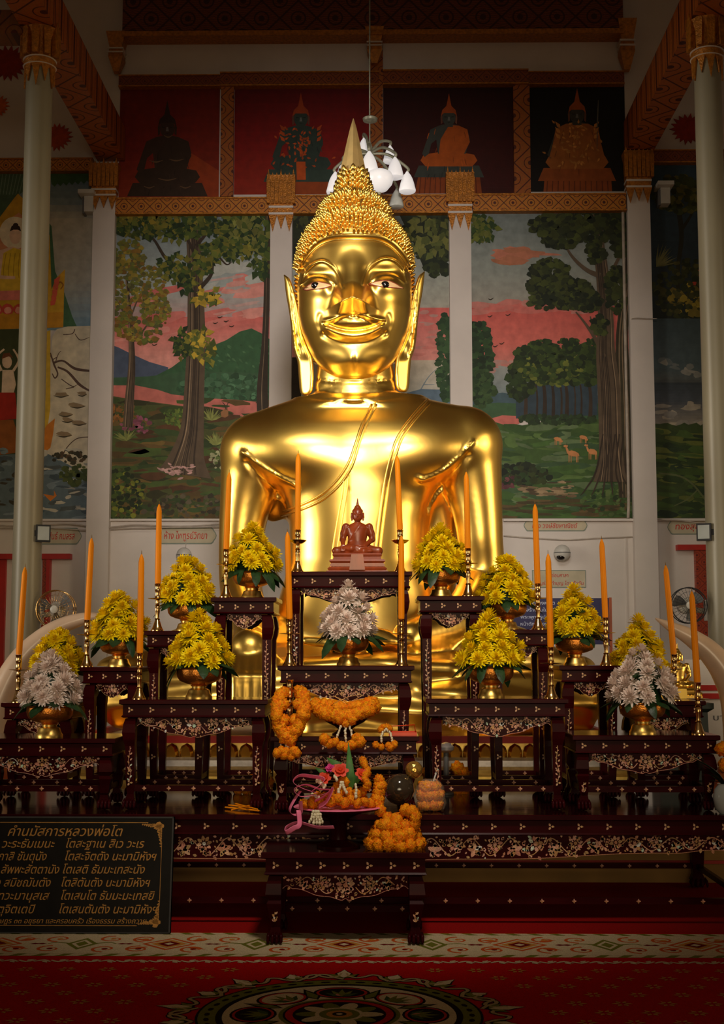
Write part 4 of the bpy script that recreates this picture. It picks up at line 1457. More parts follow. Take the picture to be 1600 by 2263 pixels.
def body_sdf(X, Y, Z):
    px, py = proj(X, Y, Z)
    s = MS
    d = loft(X, Y, Z, TORSO, 2.3)
    d = smin(d, cone(X, Y, Z, B(722, 962), B(573, 1000), 80 * s, 86 * s), 0.10)
    d = smin(d, cone(X, Y, Z, B(852, 954), B(1024, 984), 80 * s, 86 * s), 0.10)
    # chest muscles over the arm hollows, with the sharp lower edge running to the arm pit
    d = smin(d, ell(X, Y, Z, B(680, 1000, YB - .16), (.36, .20, .20)), 0.10)
    d = smin(d, ell(X, Y, Z, B(900, 996, YB - .16), (.36, .20, .20)), 0.10)
    arm_l = smooth_limb(X, Y, Z, [(B(573, 1000), 85 * s), (B(549, 1085), 62 * s), (B(534, 1180), 50 * s), (B(532, 1290, YB), 47 * s), (B(544, 1360, 8.05), .125), (B(552, 1412, 7.62), .095)])
    arm_r = smooth_limb(X, Y, Z, [(B(1024, 984), 85 * s), (B(1046, 1075), 63 * s), (B(1060, 1180), 51 * s), (B(1062, 1290, YB), 49 * s), (B(1010, 1372, 8.05), .13), (B(905, 1408, 7.72), .10)])
    # cloth closing the hollow between arm and side
    d = smin(d, ell(X, Y, Z, B(598, 1060, YB + .16), (.10, .10, .26)), 0.16)
    d = smin(d, ell(X, Y, Z, B(978, 1180, YB + .16), (.10, .10, .60)), 0.16)
    d = smin(d, arm_l, 0.022)
    d = smin(d, arm_r, 0.022)
    # hands: one hangs over the shin, one lies open in the lap
    hand = ell(X, Y, Z, B(552, 1440, 7.50), (.115, .10, .13))
    for i, (x0, x1, y1) in enumerate(((524, 520, 1552), (542, 540, 1570), (561, 561, 1566), (579, 580, 1550))):
        f = limb(X, Y, Z, [(B(x0, 1450, 7.44), .036), (B((x0 + x1) / 2, 1500, 7.30), .033), (B(x1, y1, 7.27), .025)], 0.02)
        hand = smin(hand, f, 0.018)
    hand = smin(hand, limb(X, Y, Z, [(B(580, 1425, 7.52), .045), (B(606, 1465, 7.42), .036), (B(612, 1500, 7.38), .027)], 0.02), 0.03)
    lap_hand = ell(X, Y, Z, B(840, 1418, 7.62), (.19, .16, .055))
    for k in range(4):
        lap_hand = smin(lap_hand, limb(X, Y, Z, [(B(800, 1416, 7.50 + k * .075), .035), (B(730, 1420, 7.50 + k * .07), .032), (B(668 + 8 * abs(k - 1), 1416, 7.52 + k * .06), .024)], 0.02), 0.02)
    lap_hand = smin(lap_hand, limb(X, Y, Z, [(B(850, 1408, 7.52), .045), (B(790, 1390, 7.44), .034), (B(750, 1384, 7.44), .026)], 0.02), 0.03)
    # crossed legs
    legs = limb(X, Y, Z, [(B(690, 1470, 8.45), .34), (B(430, 1490, 8.05), .27), (B(272, 1525, 7.78), .205)], 0.1)
    legs = smin(legs, limb(X, Y, Z, [(B(890, 1470, 8.45), .34), (B(1120, 1490, 8.05), .27), (B(1264, 1528, 7.78), .205)], 0.1), 0.1)
    legs = smin(legs, limb(X, Y, Z, [(B(1264, 1545, 7.76), .19), (B(1000, 1575, 7.45), .18), (B(700, 1590, 7.42), .14)], 0.1), 0.035)
    legs = smin(legs, limb(X, Y, Z, [(B(272, 1530, 7.76), .19), (B(560, 1525, 7.50), .175), (B(860, 1500, 7.46), .135), (B(985, 1490, 7.46), .09)], 0.1), 0.03)
    legs = smin(legs, ell(X, Y, Z, B(785, 1520, 8.0), (1.05, .58, .27)), 0.08)
    # robe folds over the legs
    legs = legs - 0.010 * np.sin((py - 0.10 * np.abs(px - 785)) / 8.5) * sstep(1380, 1420, py) * (Y < 8.0)
    d = smin(d, legs, 0.05)
    d = smin(d, hand, 0.02)
    d = smin(d, lap_hand, 0.02)
    # neck with three rings
    neck = loft(X, Y, Z, [row(905, 660, 905, YB, .27), row(886, 680, 892, YB, .23), row(874, 694, 876, YB, .215), row(850, 697, 872, YB, .21), row(800, 703, 866, YB, .20)])
    ring = 0.0
    for y0 in (838, 862, 880):
        yy = y0 + 7 * (1 - ((px - 784) / 90) ** 2)
        ring = ring + np.exp(-((py - yy) / 2.6) ** 2)
    d = smin(d, neck + 0.010 * ring * (py > 805), 0.05)
    fr = (Y < YB) * (py < 1330)
    sash = ((px > np.interp(py, [1045, 1090, 1150, 1240], [772, 766, 756, 742])) & (px < np.interp(py, [870, 910, 962, 1010, 1080, 1170, 1240], [955, 922, 884, 866, 850, 838, 830]))
            & (px > np.interp(py, [893, 940, 985, 1030, 1045], [830, 806, 790, 776, 771])))
    rd = sash * 0.003
    # pectoral edge: a fold from the arm pit towards the breast
    rd = rd + 0.016 * ridge(px, py, ((536, 999), (560, 1018), (592, 1040), (628, 1060), (655, 1072)), 5, 4)
    rd = rd + 0.016 * ridge(px, py, ((1046, 976), (1018, 1008), (990, 1034), (960, 1052), (930, 1062)), 5, 4)
    rd = rd - 0.020 * ridge(px, py, ((548, 1020), (585, 1062), (615, 1095), (630, 1130)), 9, 4) - 0.020 * ridge(px, py, ((1030, 1006), (1000, 1046), (966, 1086), (948, 1126)), 9, 4)
    # nipples
    rd = rd + 0.012 * gauss(px, py, 655, 1072, 6, 5) + 0.012 * gauss(px, py, 925, 1056, 6, 5)
    d = d - rd * fr
    return np.maximum(d, Z_SEAT - Z)


YH = 8.40   # head centre depth
HX = 783.0
HEADROWS = [(846, 4, .02, -.13), (841, 26, .07, -.125), (834, 42, .11, -.115), (824, 57, .15, -.10), (810, 72, .19, -.085), (790, 88, .235, -.065), (760, 103, .28, -.04), (720, 116, .33, -.015),
            (680, 124, .36, 0.0), (640, 128, .375, .01), (600, 128, .38, .02), (560, 125, .375, .03), (530, 119, .36, .035), (500, 108, .32, .05)]


def face_sdf(X, Y, Z):
    px, py = proj(X, Y, Z)
    prof = []
    for y, hw, hd, off in HEADROWS:
        a = P(HX, y, YH + off - hd * 0.55)
        prof.append((a.z, a.x, hw * (YH - 0.1) / F_PX, YH + off, hd))
    d = loft(X, Y, Z, prof, 2.15)
    u = px - 779.0
    h = 0.0
    # nose: bridge widening to the tip, crisp lower edge, underside falling back to the lip
    ye = 656 + 21 * (np.abs(u) / 46) ** 1.25
    t = np.clip((ye - py) / 108.0, 0, 1)
    wing = np.exp(-(np.abs(u) / 43) ** 5)
    wid = 23 + 13 * (1 - t)
    core = np.exp(-(np.abs(u) / wid) ** 3.2)
    Hedge = 0.100 * np.exp(-(np.abs(u) / 38) ** 3.2) + 0.070 * wing
    above = 0.100 * core * (1 - t) ** 1.5 + 0.070 * wing * np.clip(1 - t * 3.0, 0, 1) ** 1.5
    below = Hedge * np.clip(1 - (py - ye) / 40.0, 0, 1) ** 0.85
    h = h + np.where(py < ye, above, below)
    h = h + 0.006 * np.exp(-((py - ye) / 2.2) ** 2) * (np.abs(u) < 47)
    # brows joined to the bridge, hollow sockets, swelling lids
    bl = ((662, 634), (672, 606), (690, 585), (712, 577), (733, 587), (748, 608), (757, 634))
    br = ((899, 622), (892, 596), (874, 577), (852, 571), (829, 580), (811, 600), (801, 628))
    for pts, cx, cy in ((bl, 703, 630), (br, 854, 625)):
        dd = seg_dist(px, py, pts, 5)
        h = h + 0.010 * np.exp(-(dd / 3.2) ** 2)
        h = h - 0.026 * gauss(px, py, cx + (4 if cx < 780 else -4), cy - 24, 36, 15) - 0.022 * gauss(px, py, cx + (36 if cx < 780 else -36), cy + 2, 12, 20)
        h = h + 0.030 * gauss(px, py, cx, cy + 6, 40, 21)
        h = h + 0.006 * ridge(px, py, ((cx - 40, cy + 2), (cx - 20, cy - 15), (cx, cy - 19), (cx + 20, cy - 15), (cx + 40, cy)), 2.5, 4)
    # mouth and cheeks
    h = h + 0.040 * gauss(px, py, 782, 716, 88, 44)
    h = h + 0.020 * gauss(px, py, 690, 690, 36, 46) + 0.020 * gauss(px, py, 872, 686, 36, 46)
    h = h + 0.012 * ridge(px, py, ((716, 710), (740, 703), (764, 698), (781, 702), (798, 698), (824, 702), (848, 708)), 4.0, 4)
    h = h + 0.016 * gauss(px, py, 781, 711, 52, 9)
    h = h - 0.015 * ridge(px, py, ((716, 713), (745, 725), (782, 730), (820, 724), (848, 711)), 4.2, 4)
    h = h + 0.024 * ridge(px, py, ((722, 725), (748, 737), (782, 742), (816, 736), (842, 722)), 8.5, 4)
    h = h - 0.010 * ridge(px, py, ((716, 740), (746, 755), (782, 760), (818, 754), (850, 737)), 7, 4)
    for s, cx in ((-1, 708), (1, 858)):
        h = h - 0.007 * ridge(px, py, ((cx + s * 1, 696), (cx + s * 4, 706), (cx + s * 2, 720), (cx - s * 8, 736)), 6, 4)
    h = h + 0.034 * gauss(px, py, 782, 796, 34, 22) - 0.008 * gauss(px, py, 782, 800, 4, 16)
    return d - h * (Y < YH + 0.02)


HAIRROWS = [(800, 100, .27, .10), (740, 126, .34, .07), (680, 134, .38, .05), (640, 136, .40, .04), (600, 135, .405, .035), (570, 131, .40, .03), (543, 124, .385, .03), (525, 114, .365, .03), (513, 105, .345, .035), (504, 97, .325, .04), (498, 90, .30, .045), (493, 85, .285, .05),
            (484, 86, .28, .05), (470, 82, .265, .05), (458, 74, .235, .05), (449, 63, .20, .05), (443, 52, .165, .05), (437, 45, .145, .05), (428, 43, .135, .05), (412, 37, .115, .05), (396, 29, .09, .05), (384, 23, .07, .05), (378, 4, .01, .05)]


def hairline(px):
    return 519 + 84 * (np.abs(px - 783) / 127.0) ** 3.6


def hair_sdf(X, Y, Z):
    px, py = proj(X, Y, Z)
    prof = []
    for y, hw, hd, off in HAIRROWS:
        a = P(HX, y, YH + off)
        prof.append((a.z, a.x, (hw - 4) * YH / F_PX, YH + off, hd))
    d = loft(X, Y, Z, prof, 2.1, 5)
    cut = np.where(Y < YH + 0.10, (py - hairline(px)) * 0.0028, -1.0)
    return np.maximum(d, cut)


base = P(785, 1634, 7.9)
SORG = Vector((base.x, 7.9, Z_SEAT))
statue = thing('buddha_statue', 'huge seated golden Buddha statue filling the middle of the hall', 'statue', SORG)

me = shift_mesh(sdf_mesh('body', body_sdf, (P(170, 1500, 7.5).x, 7.05, Z_SEAT - 0.03), (P(1365, 1500, 7.5).x, 8.95, P(783, 795, YB).z), 0.0155), SORG)
me.materials.append(M['gold'])
body = link('body', me, statue)
for pts, rr in ((((832, 893), (808, 940), (792, 985), (778, 1030), (752, 1070), (716, 1102), (672, 1124), (622, 1140)), .0085),
                (((822, 893), (800, 938), (785, 983), (769, 1025), (744, 1062), (710, 1093), (668, 1115), (626, 1131)), .0085),
                (((962, 878), (930, 912), (892, 962), (874, 1010), (858, 1080), (845, 1170), (838, 1240), (834, 1310)), .0085),
                (((950, 878), (918, 912), (881, 962), (864, 1008), (848, 1080), (836, 1165), (829, 1240), (825, 1310)), .0085),
                (((770, 1050), (766, 1090), (756, 1150), (745, 1220), (738, 1300)), .006), (((760, 1060), (756, 1095), (746, 1150), (735, 1220), (728, 1300)), .006)):
    line = [ray_hit(body_sdf, p.x, p.y) for p in smooth_path([(x, y, 0) for x, y in pts], 4)]
    MB().tube([p - SORG + Vector((0, -.002, 0)) for p in line if p is not None], rr, 8).build('robe_edge', M['gold'], statue, True)

hx0, hx1 = P(640, 600, YH).x, P(925, 600, YH).x
me = shift_mesh(sdf_mesh('head', face_sdf, (hx0, 7.75, P(783, 850, 8.2).z), (hx1, 8.85, P(783, 505, YH).z), 0.0068), SORG)
me.materials.append(M['gold'])
head = link('head', me, statue)

me = sdf_mesh('hair_cap', hair_sdf, (hx0, 7.9, P(783, 790, YH).z), (hx1, 8.95, P(783, 374, YH).z), 0.013)
hv = np.empty(len(me.vertices) * 3, np.float32)
me.vertices.foreach_get('co', hv)
hv = hv.reshape(-1, 3).astype(float)
shift_mesh(me, SORG)
me.materials.append(M['gold_dull'])
hair = link('hair_cap', me, statue)

# curls: small pointed knobs set close together over the cap
hh = 0.004
g = np.stack([hair_sdf(hv[:, 0] + hh, hv[:, 1], hv[:, 2]) - hair_sdf(hv[:, 0] - hh, hv[:, 1], hv[:, 2]),
              hair_sdf(hv[:, 0], hv[:, 1] + hh, hv[:, 2]) - hair_sdf(hv[:, 0], hv[:, 1] - hh, hv[:, 2]),
              hair_sdf(hv[:, 0], hv[:, 1], hv[:, 2] + hh) - hair_sdf(hv[:, 0], hv[:, 1], hv[:, 2] - hh)], 1)
g /= np.linalg.norm(g, axis=1)[:, None] + 1e-9
hpx, hpy = proj(hv[:, 0], hv[:, 1], hv[:, 2])
okc = (hpy < hairline(hpx) - 5) | (np.abs(hpx - 783) > 122)
okc &= (hpy < 705) & (hv[:, 1] < 8.62)
cand = np.where(okc)[0]
RNG.shuffle(cand)
taken = {}
CB = MB()
CELL = 0.0205
ncurl = 0
for i in cand:
    p = hv[i]
    key = tuple((p / CELL).astype(int))
    bad = False
    for a in (-1, 0, 1):
        for b in (-1, 0, 1):
            for c in (-1, 0, 1):
                q = taken.get((key[0] + a, key[1] + b, key[2] + c))
                if q is not None and ((q - p) ** 2).sum() < CELL ** 2:
                    bad = True
    if bad:
        continue
    taken[key] = p
    nrm = Vector(g[i])
    if nrm.y > 0.75:
        continue
    d = (nrm + Vector((0, -0.1, 0.45))).normalized()
    a = d.orthogonal().normalized()
    b = d.cross(a)
    pv = Vector(p) - SORG
    L = random.uniform(0.026, 0.036)
    vs, n5 = [], 5
    for r, z in ((0.0112, -0.004), (0.0105, 0.5 * L), (0.0055, 0.88 * L)):
        for k in range(n5):
            an = 2 * PI * k / n5
            vs.append(pv + a * (r * math.cos(an)) + b * (r * math.sin(an)) + d * z)
    vs.append(pv + d * L)
    fs = []
    for r in range(2):
        for k in range(n5):
            fs.append((r * n5 + k, r * n5 + (k + 1) % n5, (r + 1) * n5 + (k + 1) % n5, (r + 1) * n5 + k))
    for k in range(n5):
        fs.append((2 * n5 + k, 2 * n5 + (k + 1) % n5, 3 * n5))
    CB.add(vs, fs)
    ncurl += 1
curls = CB.build('hair_curls', M['gold'], hair, True)
curls['kind'] = 'stuff'
curls['label'] = 'rows of small pointed golden curls'

# smooth band along the hairline
band_pts = []
for x in np.linspace(653, 913, 44):
    y = float(hairline(np.array(x))) + 2
    hit = ray_hit(lambda X, Y, Z: np.minimum(face_sdf(X, Y, Z), hair_sdf(X, Y, Z)), x, y)
    if hit is not None:
        band_pts.append(hit - SORG)
for s in (0,):
    mb = MB()
    mb.tube([p + Vector((0, 0.004, 0.008)) for p in band_pts], 0.029, 10)
    mb.tube([p + Vector((0, -0.004, -0.024)) for p in band_pts], 0.008, 8)
    mb.build('hair_band', M['gold'], statue, True)

# flame finial on a cluster of buds
fb = P(780, 386, YH + .05) - SORG
ft = P(781, 262, YH + .05) - SORG
mb = MB()
prof = [(0.082, 0.0), (0.072, 0.12), (0.052, 0.38), (0.035, 0.62), (0.018, 0.84), (0.002, 1.0)]
vs, fs = [], []
Hf = ft.z - fb.z
nseg = 8
for r, t in prof:
    for k in range(nseg):
        a = 2 * PI * k / nseg - PI / 2
        rr = r * (1.12 if k % 2 == 0 else 0.86)
        vs.append((lerp(fb.x, ft.x, t) + rr * math.cos(a), fb.y + rr * math.sin(a), fb.z + Hf * t))
for i in range(len(prof) - 1):
    for k in range(nseg):
        fs.append((i * nseg + k, i * nseg + (k + 1) % nseg, (i + 1) * nseg + (k + 1) % nseg, (i + 1) * nseg + k))
mb.add(vs, fs)
mb.build('flame_finial', mat('matte_gilt', (0.86, 0.62, 0.26), 0.55, 0.85, 0.1, 12.0), statue)
mb = MB()
for rowi, (py, r, n, L) in enumerate(((438, 42, 15, .045), (426, 40, 14, .05), (413, 36, 12, .05), (400, 31, 10, .055), (389, 25, 8, .06))):
    c = P(781, py, YH + .05) - SORG
    for k in range(n):
        a = 2 * PI * (k + 0.5 * (rowi % 2)) / n
        d = Vector((math.cos(a) * 0.55, math.sin(a) * 0.55, 1)).normalized()
        p0 = c + Vector((math.cos(a), math.sin(a), 0)) * r * YH / F_PX * 0.92
        mb.tube([p0, p0 + d * L * 0.4, p0 + d * L * 0.8, p0 + d * L], [0.014, 0.021, 0.012, 0.002], 6)
mb.build('bud_cluster', M['gold'], statue, True)


# ears: long lobed plates with a raised rim
EAR = [(627, 606), (640, 616), (648, 636), (655, 664), (661, 694), (668, 738), (680, 770), (691, 796), (693, 832), (690, 864), (677, 874), (664, 868), (660, 832), (657, 797), (650, 776), (645, 746), (643, 722), (639, 690), (632, 650)]


def poly_sdf(px, py, poly):
    d = None
    inside = np.zeros(np.broadcast(px, py).shape, bool)
    n = len(poly)
    for i in range(n):
        (x0, y0), (x1, y1) = poly[i], poly[(i + 1) % n]
        dx, dy = x1 - x0, y1 - y0
        h = np.clip(((px - x0) * dx + (py - y0) * dy) / (dx * dx + dy * dy), 0, 1)
        e = (px - x0 - h * dx) ** 2 + (py - y0 - h * dy) ** 2
        d = e if d is None else np.minimum(d, e)
        c = ((y0 <= py) & (y1 > py)) | ((y1 <= py) & (y0 > py))
        xi = x0 + (py - y0) / (dy if dy else 1e-9) * dx
        inside ^= (c & (px < xi))
    d = np.sqrt(d)
    return np.where(inside, -d, d)


for sgn, lab in ((0, 0), (1, 1)):
    poly = EAR if not sgn else [(1566 - x, y - 7) for x, y in EAR]
    poly = [(p.x, p.y) for p in smooth_path([(x, y, 0) for x, y in poly + [poly[0]]], 3)][:-1]
    yc = YH + 0.05

    def ear_sdf(X, Y, Z, poly=poly, sgn=sgn):
        px, py = proj(X, Y, Z)
        d2 = poly_sdf(px, py, poly) * MS
        r = 0.022
        yy = np.abs(Y - yc - 0.0018 * (np.abs(px - 783) - 110)) - 0.055
        d = np.sqrt(np.maximum(d2 + r, 0) ** 2 + np.maximum(yy + r, 0) ** 2) + np.minimum(np.maximum(d2 + r, yy + r), 0) - r
        groove = 0.030 * sstep(0.014, 0.026, -d2) * (Y < yc) * (1 - sstep(770, 800, py))
        lobe = 0.02 * gauss(px, py, 654 if not sgn else 912, 752, 8, 20) + 0.02 * gauss(px, py, 664 if not sgn else 902, 772, 9, 14)
        return d + groove - lobe * (Y < yc)
    xs = [p[0] for p in poly]
    ys = [p[1] for p in poly]
    me = shift_mesh(sdf_mesh('ear', ear_sdf, (P(min(xs) - 6, 700, yc).x, yc - 0.2, P(783, max(ys) + 8, yc).z), (P(max(xs) + 6, 700, yc).x, yc + 0.2, P(783, min(ys) - 8, yc).z), 0.0085), SORG)
    me.materials.append(M['gold'])
    link('ear', me, statue)

# inlaid eyes, outlined in red-brown
for cx, cy, iris, pts in ((702, 634, (697, 631, 9.5), ((670, 640), (680, 632), (692, 625), (704, 623), (718, 626), (734, 631), (722, 636), (706, 639), (690, 640), (678, 642))),
                          (854, 630, (851, 629, 9.5), ((815, 628), (830, 623), (846, 620), (860, 621), (874, 627), (892, 638), (876, 637), (860, 636), (842, 634), (828, 631)))):
    mb, ln, ir = MB(), MB(), MB()
    ring3 = [ray_hit(face_sdf, x, y) for x, y in pts]
    off = Vector((0, -0.005, 0))
    vs, n = [], len(pts)
    for kk in (1.0, 0.66, 0.33):
        vs += [ray_hit(face_sdf, cx + (x - cx) * kk, cy + (y - cy) * kk) + off - SORG for x, y in pts]
    vs.append(ray_hit(face_sdf, cx, cy) + off - SORG)
    mb.add(vs, [(r * n + i, r * n + (i + 1) % n, (r + 1) * n + (i + 1) % n, (r + 1) * n + i) for r in (0, 1) for i in range(n)] + [(2 * n + i, 2 * n + (i + 1) % n, 3 * n) for i in range(n)])
    eye = mb.build('eye', M['eye_white'], statue, True, label='eye inlaid in pale shell with red-brown outline')
    ln.tube([p + off - SORG for p in ring3 + ring3[:1]], 0.0032, 6)
    ln.build('eyelid_line', M['eye_line'], eye, True)
    c = ray_hit(face_sdf, iris[0], iris[1])
    ir.ball(c - SORG + Vector((0, -0.004, 0)), 0.026, 0.013, 0.022, 16, 10)
    ir.build('iris', M['eye_black'], eye, True)

# plinth of the statue: red band, lotus petals, silvery moulding, on a plastered step
dais = structure('trim_20', MB().box(-5.2, 5.2, 6.56, YW, 0, 0.36), M['tan'])
structure('trim_21', MB().box(-5.2, 5.2, 6.548, 6.56, 0.09, 0.105), M['red_paint'])
PX0, PX1 = P(170, 1640, 7.0).x, P(1370, 1640, 7.0).x
plinth = thing('statue_plinth', 'low plinth under the golden statue with lotus petals and red band', 'plinth', ((PX0 + PX1) / 2, 6.98, 0.36))
hw = (PX1 - PX0) / 2
zt = Z_SEAT - 0.36
zp = P(780, 1673, 6.98).z - 0.36
MB().box(-hw, hw, 0.02, 1.95, 0, zt - .0005).build('core', M['gold_dull'], plinth)
rbm = MB()
rbm.box(-hw - .015, hw + .015, -0.02, 0.03, zt - .004, zt + .032)
for s_ in (-1, 1):
    rbm.box(s_ * hw - .015, s_ * hw + .015, 0.03, 1.95, zt - .004, zt + .032)
rbm.build('red_band', M['red_paint'], plinth)
zs = zp - .045
MB().frustums([(zs - .02, hw + .03, 1.0), (zs, hw + .05, 1.02), (zs + .03, hw + .05, 1.02), (zs + .045, hw + .03, 1.0)], 0, 0.98).build('silver_moulding', M['silver'], plinth)
MB().frustums([(0, hw + .06, 1.03), (zs - .05, hw + .06, 1.03), (zs - .035, hw + .04, 1.01), (zs - .02, hw + .03, 1.0)], 0, 0.98).build('base_moulding', M['gold_dull'], plinth)
pm = MB()
ph, pw = zt - .006 - (zs + .045), 0.037
prof = [(-pw, 0), (-pw * 0.98, ph * 0.45), (-pw * 0.7, ph * 0.8), (0, ph), (pw * 0.7, ph * 0.8), (pw * 0.98, ph * 0.45), (pw, 0)]
vs = [(x, -0.012 - 0.02 * math.sin(PI * min(1, z / ph)), z) for x, z in prof] + [(x * 0.6, -0.03 - 0.03 * math.sin(PI * min(1, z / ph * 0.9)), z * 0.86) for x, z in prof]
n = len(prof)
fs = [(i, i + 1, i + 1 + n, i + n) for i in range(n - 1)] + [tuple(range(n, 2 * n))]
pm.add(vs, fs)
petal_me = pm.mesh('lotus_petal', 40)
petal_me.materials.append(M['gold'])
k = 0
x = -hw + pw
while x < hw:
    link('lotus_petal', petal_me, plinth, None, (x, 0.01, zs + .045))
    x += pw * 2.08


# ------------------------------------------------------------------ small seated figures
def figure_sdf(X, Y, Z):
    """Seated figure one unit tall on a stepped base; faces -Y."""
    d = loft(X, Y, Z, [(0.30, 0, .17, .03, .10), (0.42, 0, .115, .03, .085), (0.52, 0, .135, .03, .09), (0.59, 0, .15, .03, .085), (0.645, 0, .09, .03, .06), (0.66, 0, .05, .03, .05)])
    for s in (-1, 1):
        el = (s * 0.190, 0.03, 0.44)
        d = smin(d, limb(X, Y, Z, [((s * 0.150, .03, 0.605), .050), ((s * 0.176, .035, 0.52), .044), (el, .038)], 0.02), 0.012)
        wr = (s * 0.185, -0.09, 0.355) if s < 0 else (0.09, -0.10, 0.345)
        d = smin(d, cone(X, Y, Z, el, wr, .036, .026), 0.015)
        if s < 0:
            for k in range(4):
                d = smin(d, cone(X, Y, Z, (wr[0] - .02 + k * .014, wr[1] - .015, wr[2]), (wr[0] - .025 + k * .015, wr[1] - .05, wr[2] - .075), .011, .008), 0.008)
        else:
            d = smin(d, ell(X, Y, Z, (0.03, -0.11, 0.345), (.07, .035, .018)), 0.01)
        kn = (s * 0.275, -0.06, 0.285)
        d = smin(d, limb(X, Y, Z, [((s * 0.09, .04, 0.31), .075), (kn, .052)], 0.03), 0.02)
        d = smin(d, limb(X, Y, Z, [(kn, .05), ((-s * 0.08, -0.125, 0.275 + (0.035 if s > 0 else 0)), .036), ((-s * 0.17, -0.12, 0.28 + (0.035 if s > 0 else 0)), .022)], 0.03), 0.012)
    d = smin(d, cone(X, Y, Z, (0, .03, .63), (0, .025, .70), .042, .040), 0.015)
    hd = ell(X, Y, Z, (0, .02, .755), (.072, .075, .085))
    hd = smin(hd, ell(X, Y, Z, (0, -.02, .705), (.036, .035, .03)), 0.03)
    hd = smin(hd, cone(X, Y, Z, (0, -.05, .765), (0, -.066, .735), .008, .012), 0.012)
    hd = smin(hd, ell(X, Y, Z, (0, -.045, .712), (.026, .012, .006)), 0.006)
    for s in (-1, 1):
        hd = smin(hd, ell(X, Y, Z, (s * .03, -.042, .768), (.018, .012, .006)), 0.008)
        hd = smin(hd, limb(X, Y, Z, [((s * .074, .02, .78), .014), ((s * .078, .02, .73), .012), ((s * .072, .01, .69), .011)], 0.01), 0.01)
    hair = np.maximum(ell(X, Y, Z, (0, .03, .775), (.080, .080, .088)), -(Z - .785 - 0.25 * (Y + 0.05)))
    hd = smin(hd, hair, 0.006)
    hd = smin(hd, ell(X, Y, Z, (0, .03, .855), (.042, .042, .035)), 0.015)
    hd = smin(hd, cone(X, Y, Z, (0, .03, .87), (0, .03, .995), .022, .003), 0.01)
    d = smin(d, hd, 0.01)
    # robe edge from shoulder to side
    t = np.abs((X * 0.55 + 0.012) - (Z - 0.55) * 0.42)
    d = d - 0.006 * np.exp(-(t / 0.012) ** 2) * (Y < .03) * (Z > .40) * (Z < .64)
    return d


FIG = sdf_mesh('figure_body', figure_sdf, (-0.36, -0.22, 0.225), (0.36, 0.16, 1.0), 0.0085, 1)


def small_statue(label, loc, h, m, rz=0.0):
    t = thing('seated_statuette', label, 'statue', loc, rz)
    me = FIG.copy()
    me.materials.clear()
    me.materials.append(m)
    me.transform(Matrix.Scale(h, 4))
    link('figure', me, t)
    mb = MB()
    for z0, z1, w0, w1 in ((0, .022, .40, .39), (.022, .05, .365, .38), (.05, .075, .38, .35), (.075, .12, .335, .335), (.12, .145, .335, .36), (.145, .17, .36, .34), (.17, .20, .31, .30), (.20, .228, .30, .32), (.228, .25, .32, .30)):
        mb.frustums([(z0 * h, w0 * h, w0 * h * .62), (z1 * h, w1 * h, w1 * h * .62)])
    b = mb.build('base', m, t)
    pl = MB().plate([(-.10 * h, .03 * h), (.10 * h, .03 * h), (.075 * h, .23 * h), (-.075 * h, .23 * h)], -.262 * h, -.2 * h)
    pl.build('cloth_panel', m, b)
    for k in range(13):
        x = (-.33 + k * .055) * h
        if abs(x) > .10 * h:
            MB().plate([(x - .02 * h, .078 * h), (x + .02 * h, .078 * h), (x + .017 * h, .105 * h), (x, .12 * h), (x - .017 * h, .105 * h)], -.222 * h, -.2 * h).build('lotus_petal', m, b)
    return t

# ------------------------------------------------------------------ lacquered altar tables with mother-of-pearl inlay
PEARLS = [lin(212, 154, 124), lin(194, 132, 98), lin(218, 172, 134), lin(186, 136, 84), lin(202, 134, 112), lin(190, 150, 98), lin(214, 160, 138)]
PEARL_PALE = [lin(214, 226, 206), lin(226, 226, 220), lin(186, 214, 190)]


def pearl():
    return jit(random.choice(PEARLS), 0.2) if random.random() > 0.06 else random.choice(PEARL_PALE)


def raised(mb, pts, y, t=0.0012, color=None):
    """Small flat piece standing t proud of the surface at depth y (facing -Y)."""
    n = len(pts)
    mb.add([(x, y - t, z) for x, z in pts] + [(x, y, z) for x, z in pts],
           [tuple(range(n))] + [((i + 1) % n, i, i + n, (i + 1) % n + n) for i in range(n)], color)


def petal_shape(cx, cz, L, w, a):
    c, s = math.cos(a), math.sin(a)
    return [(cx + x * c - z * s, cz + x * s + z * c) for x, z in ((0, 0), (L * 0.4, w), (L * 0.8, w * 0.6), (L, 0), (L * 0.8, -w * 0.6), (L * 0.4, -w))]


def rosette(mb, cx, cz, r, y, n=8):
    for k in range(n):
        a = 2 * PI * k / n + 0.2
        raised(mb, petal_shape(cx + 0.30 * r * math.cos(a), cz + 0.30 * r * math.sin(a), r * 0.72, r * 0.24, a), y, color=pearl())
    raised(mb, [(cx + r * 0.24 * math.cos(2 * PI * k / 7), cz + r * 0.24 * math.sin(2 * PI * k / 7)) for k in range(7)], y, 0.0016, pearl())


def star_flower(mb, cx, cz, r, y):
    n = 5
    a0 = random.random()
    for k in range(n):
        a = 2 * PI * k / n + a0
        raised(mb, petal_shape(cx, cz, r, r * 0.30, a), y, color=pearl())


def vine(mb, pts, w, y):
    c = smooth_path([(x, 0, z) for x, z in pts], 4)
    col = pearl()
    for a, b in zip(c[:-1], c[1:]):
        dx, dz = b.x - a.x, b.z - a.z
        l = math.hypot(dx, dz) or 1
        nx, nz = -dz / l * w / 2, dx / l * w / 2
        raised(mb, [(a.x + nx, a.z + nz), (b.x + nx, b.z + nz), (b.x - nx, b.z - nz), (a.x - nx, a.z - nz)], y, 0.0010, col)


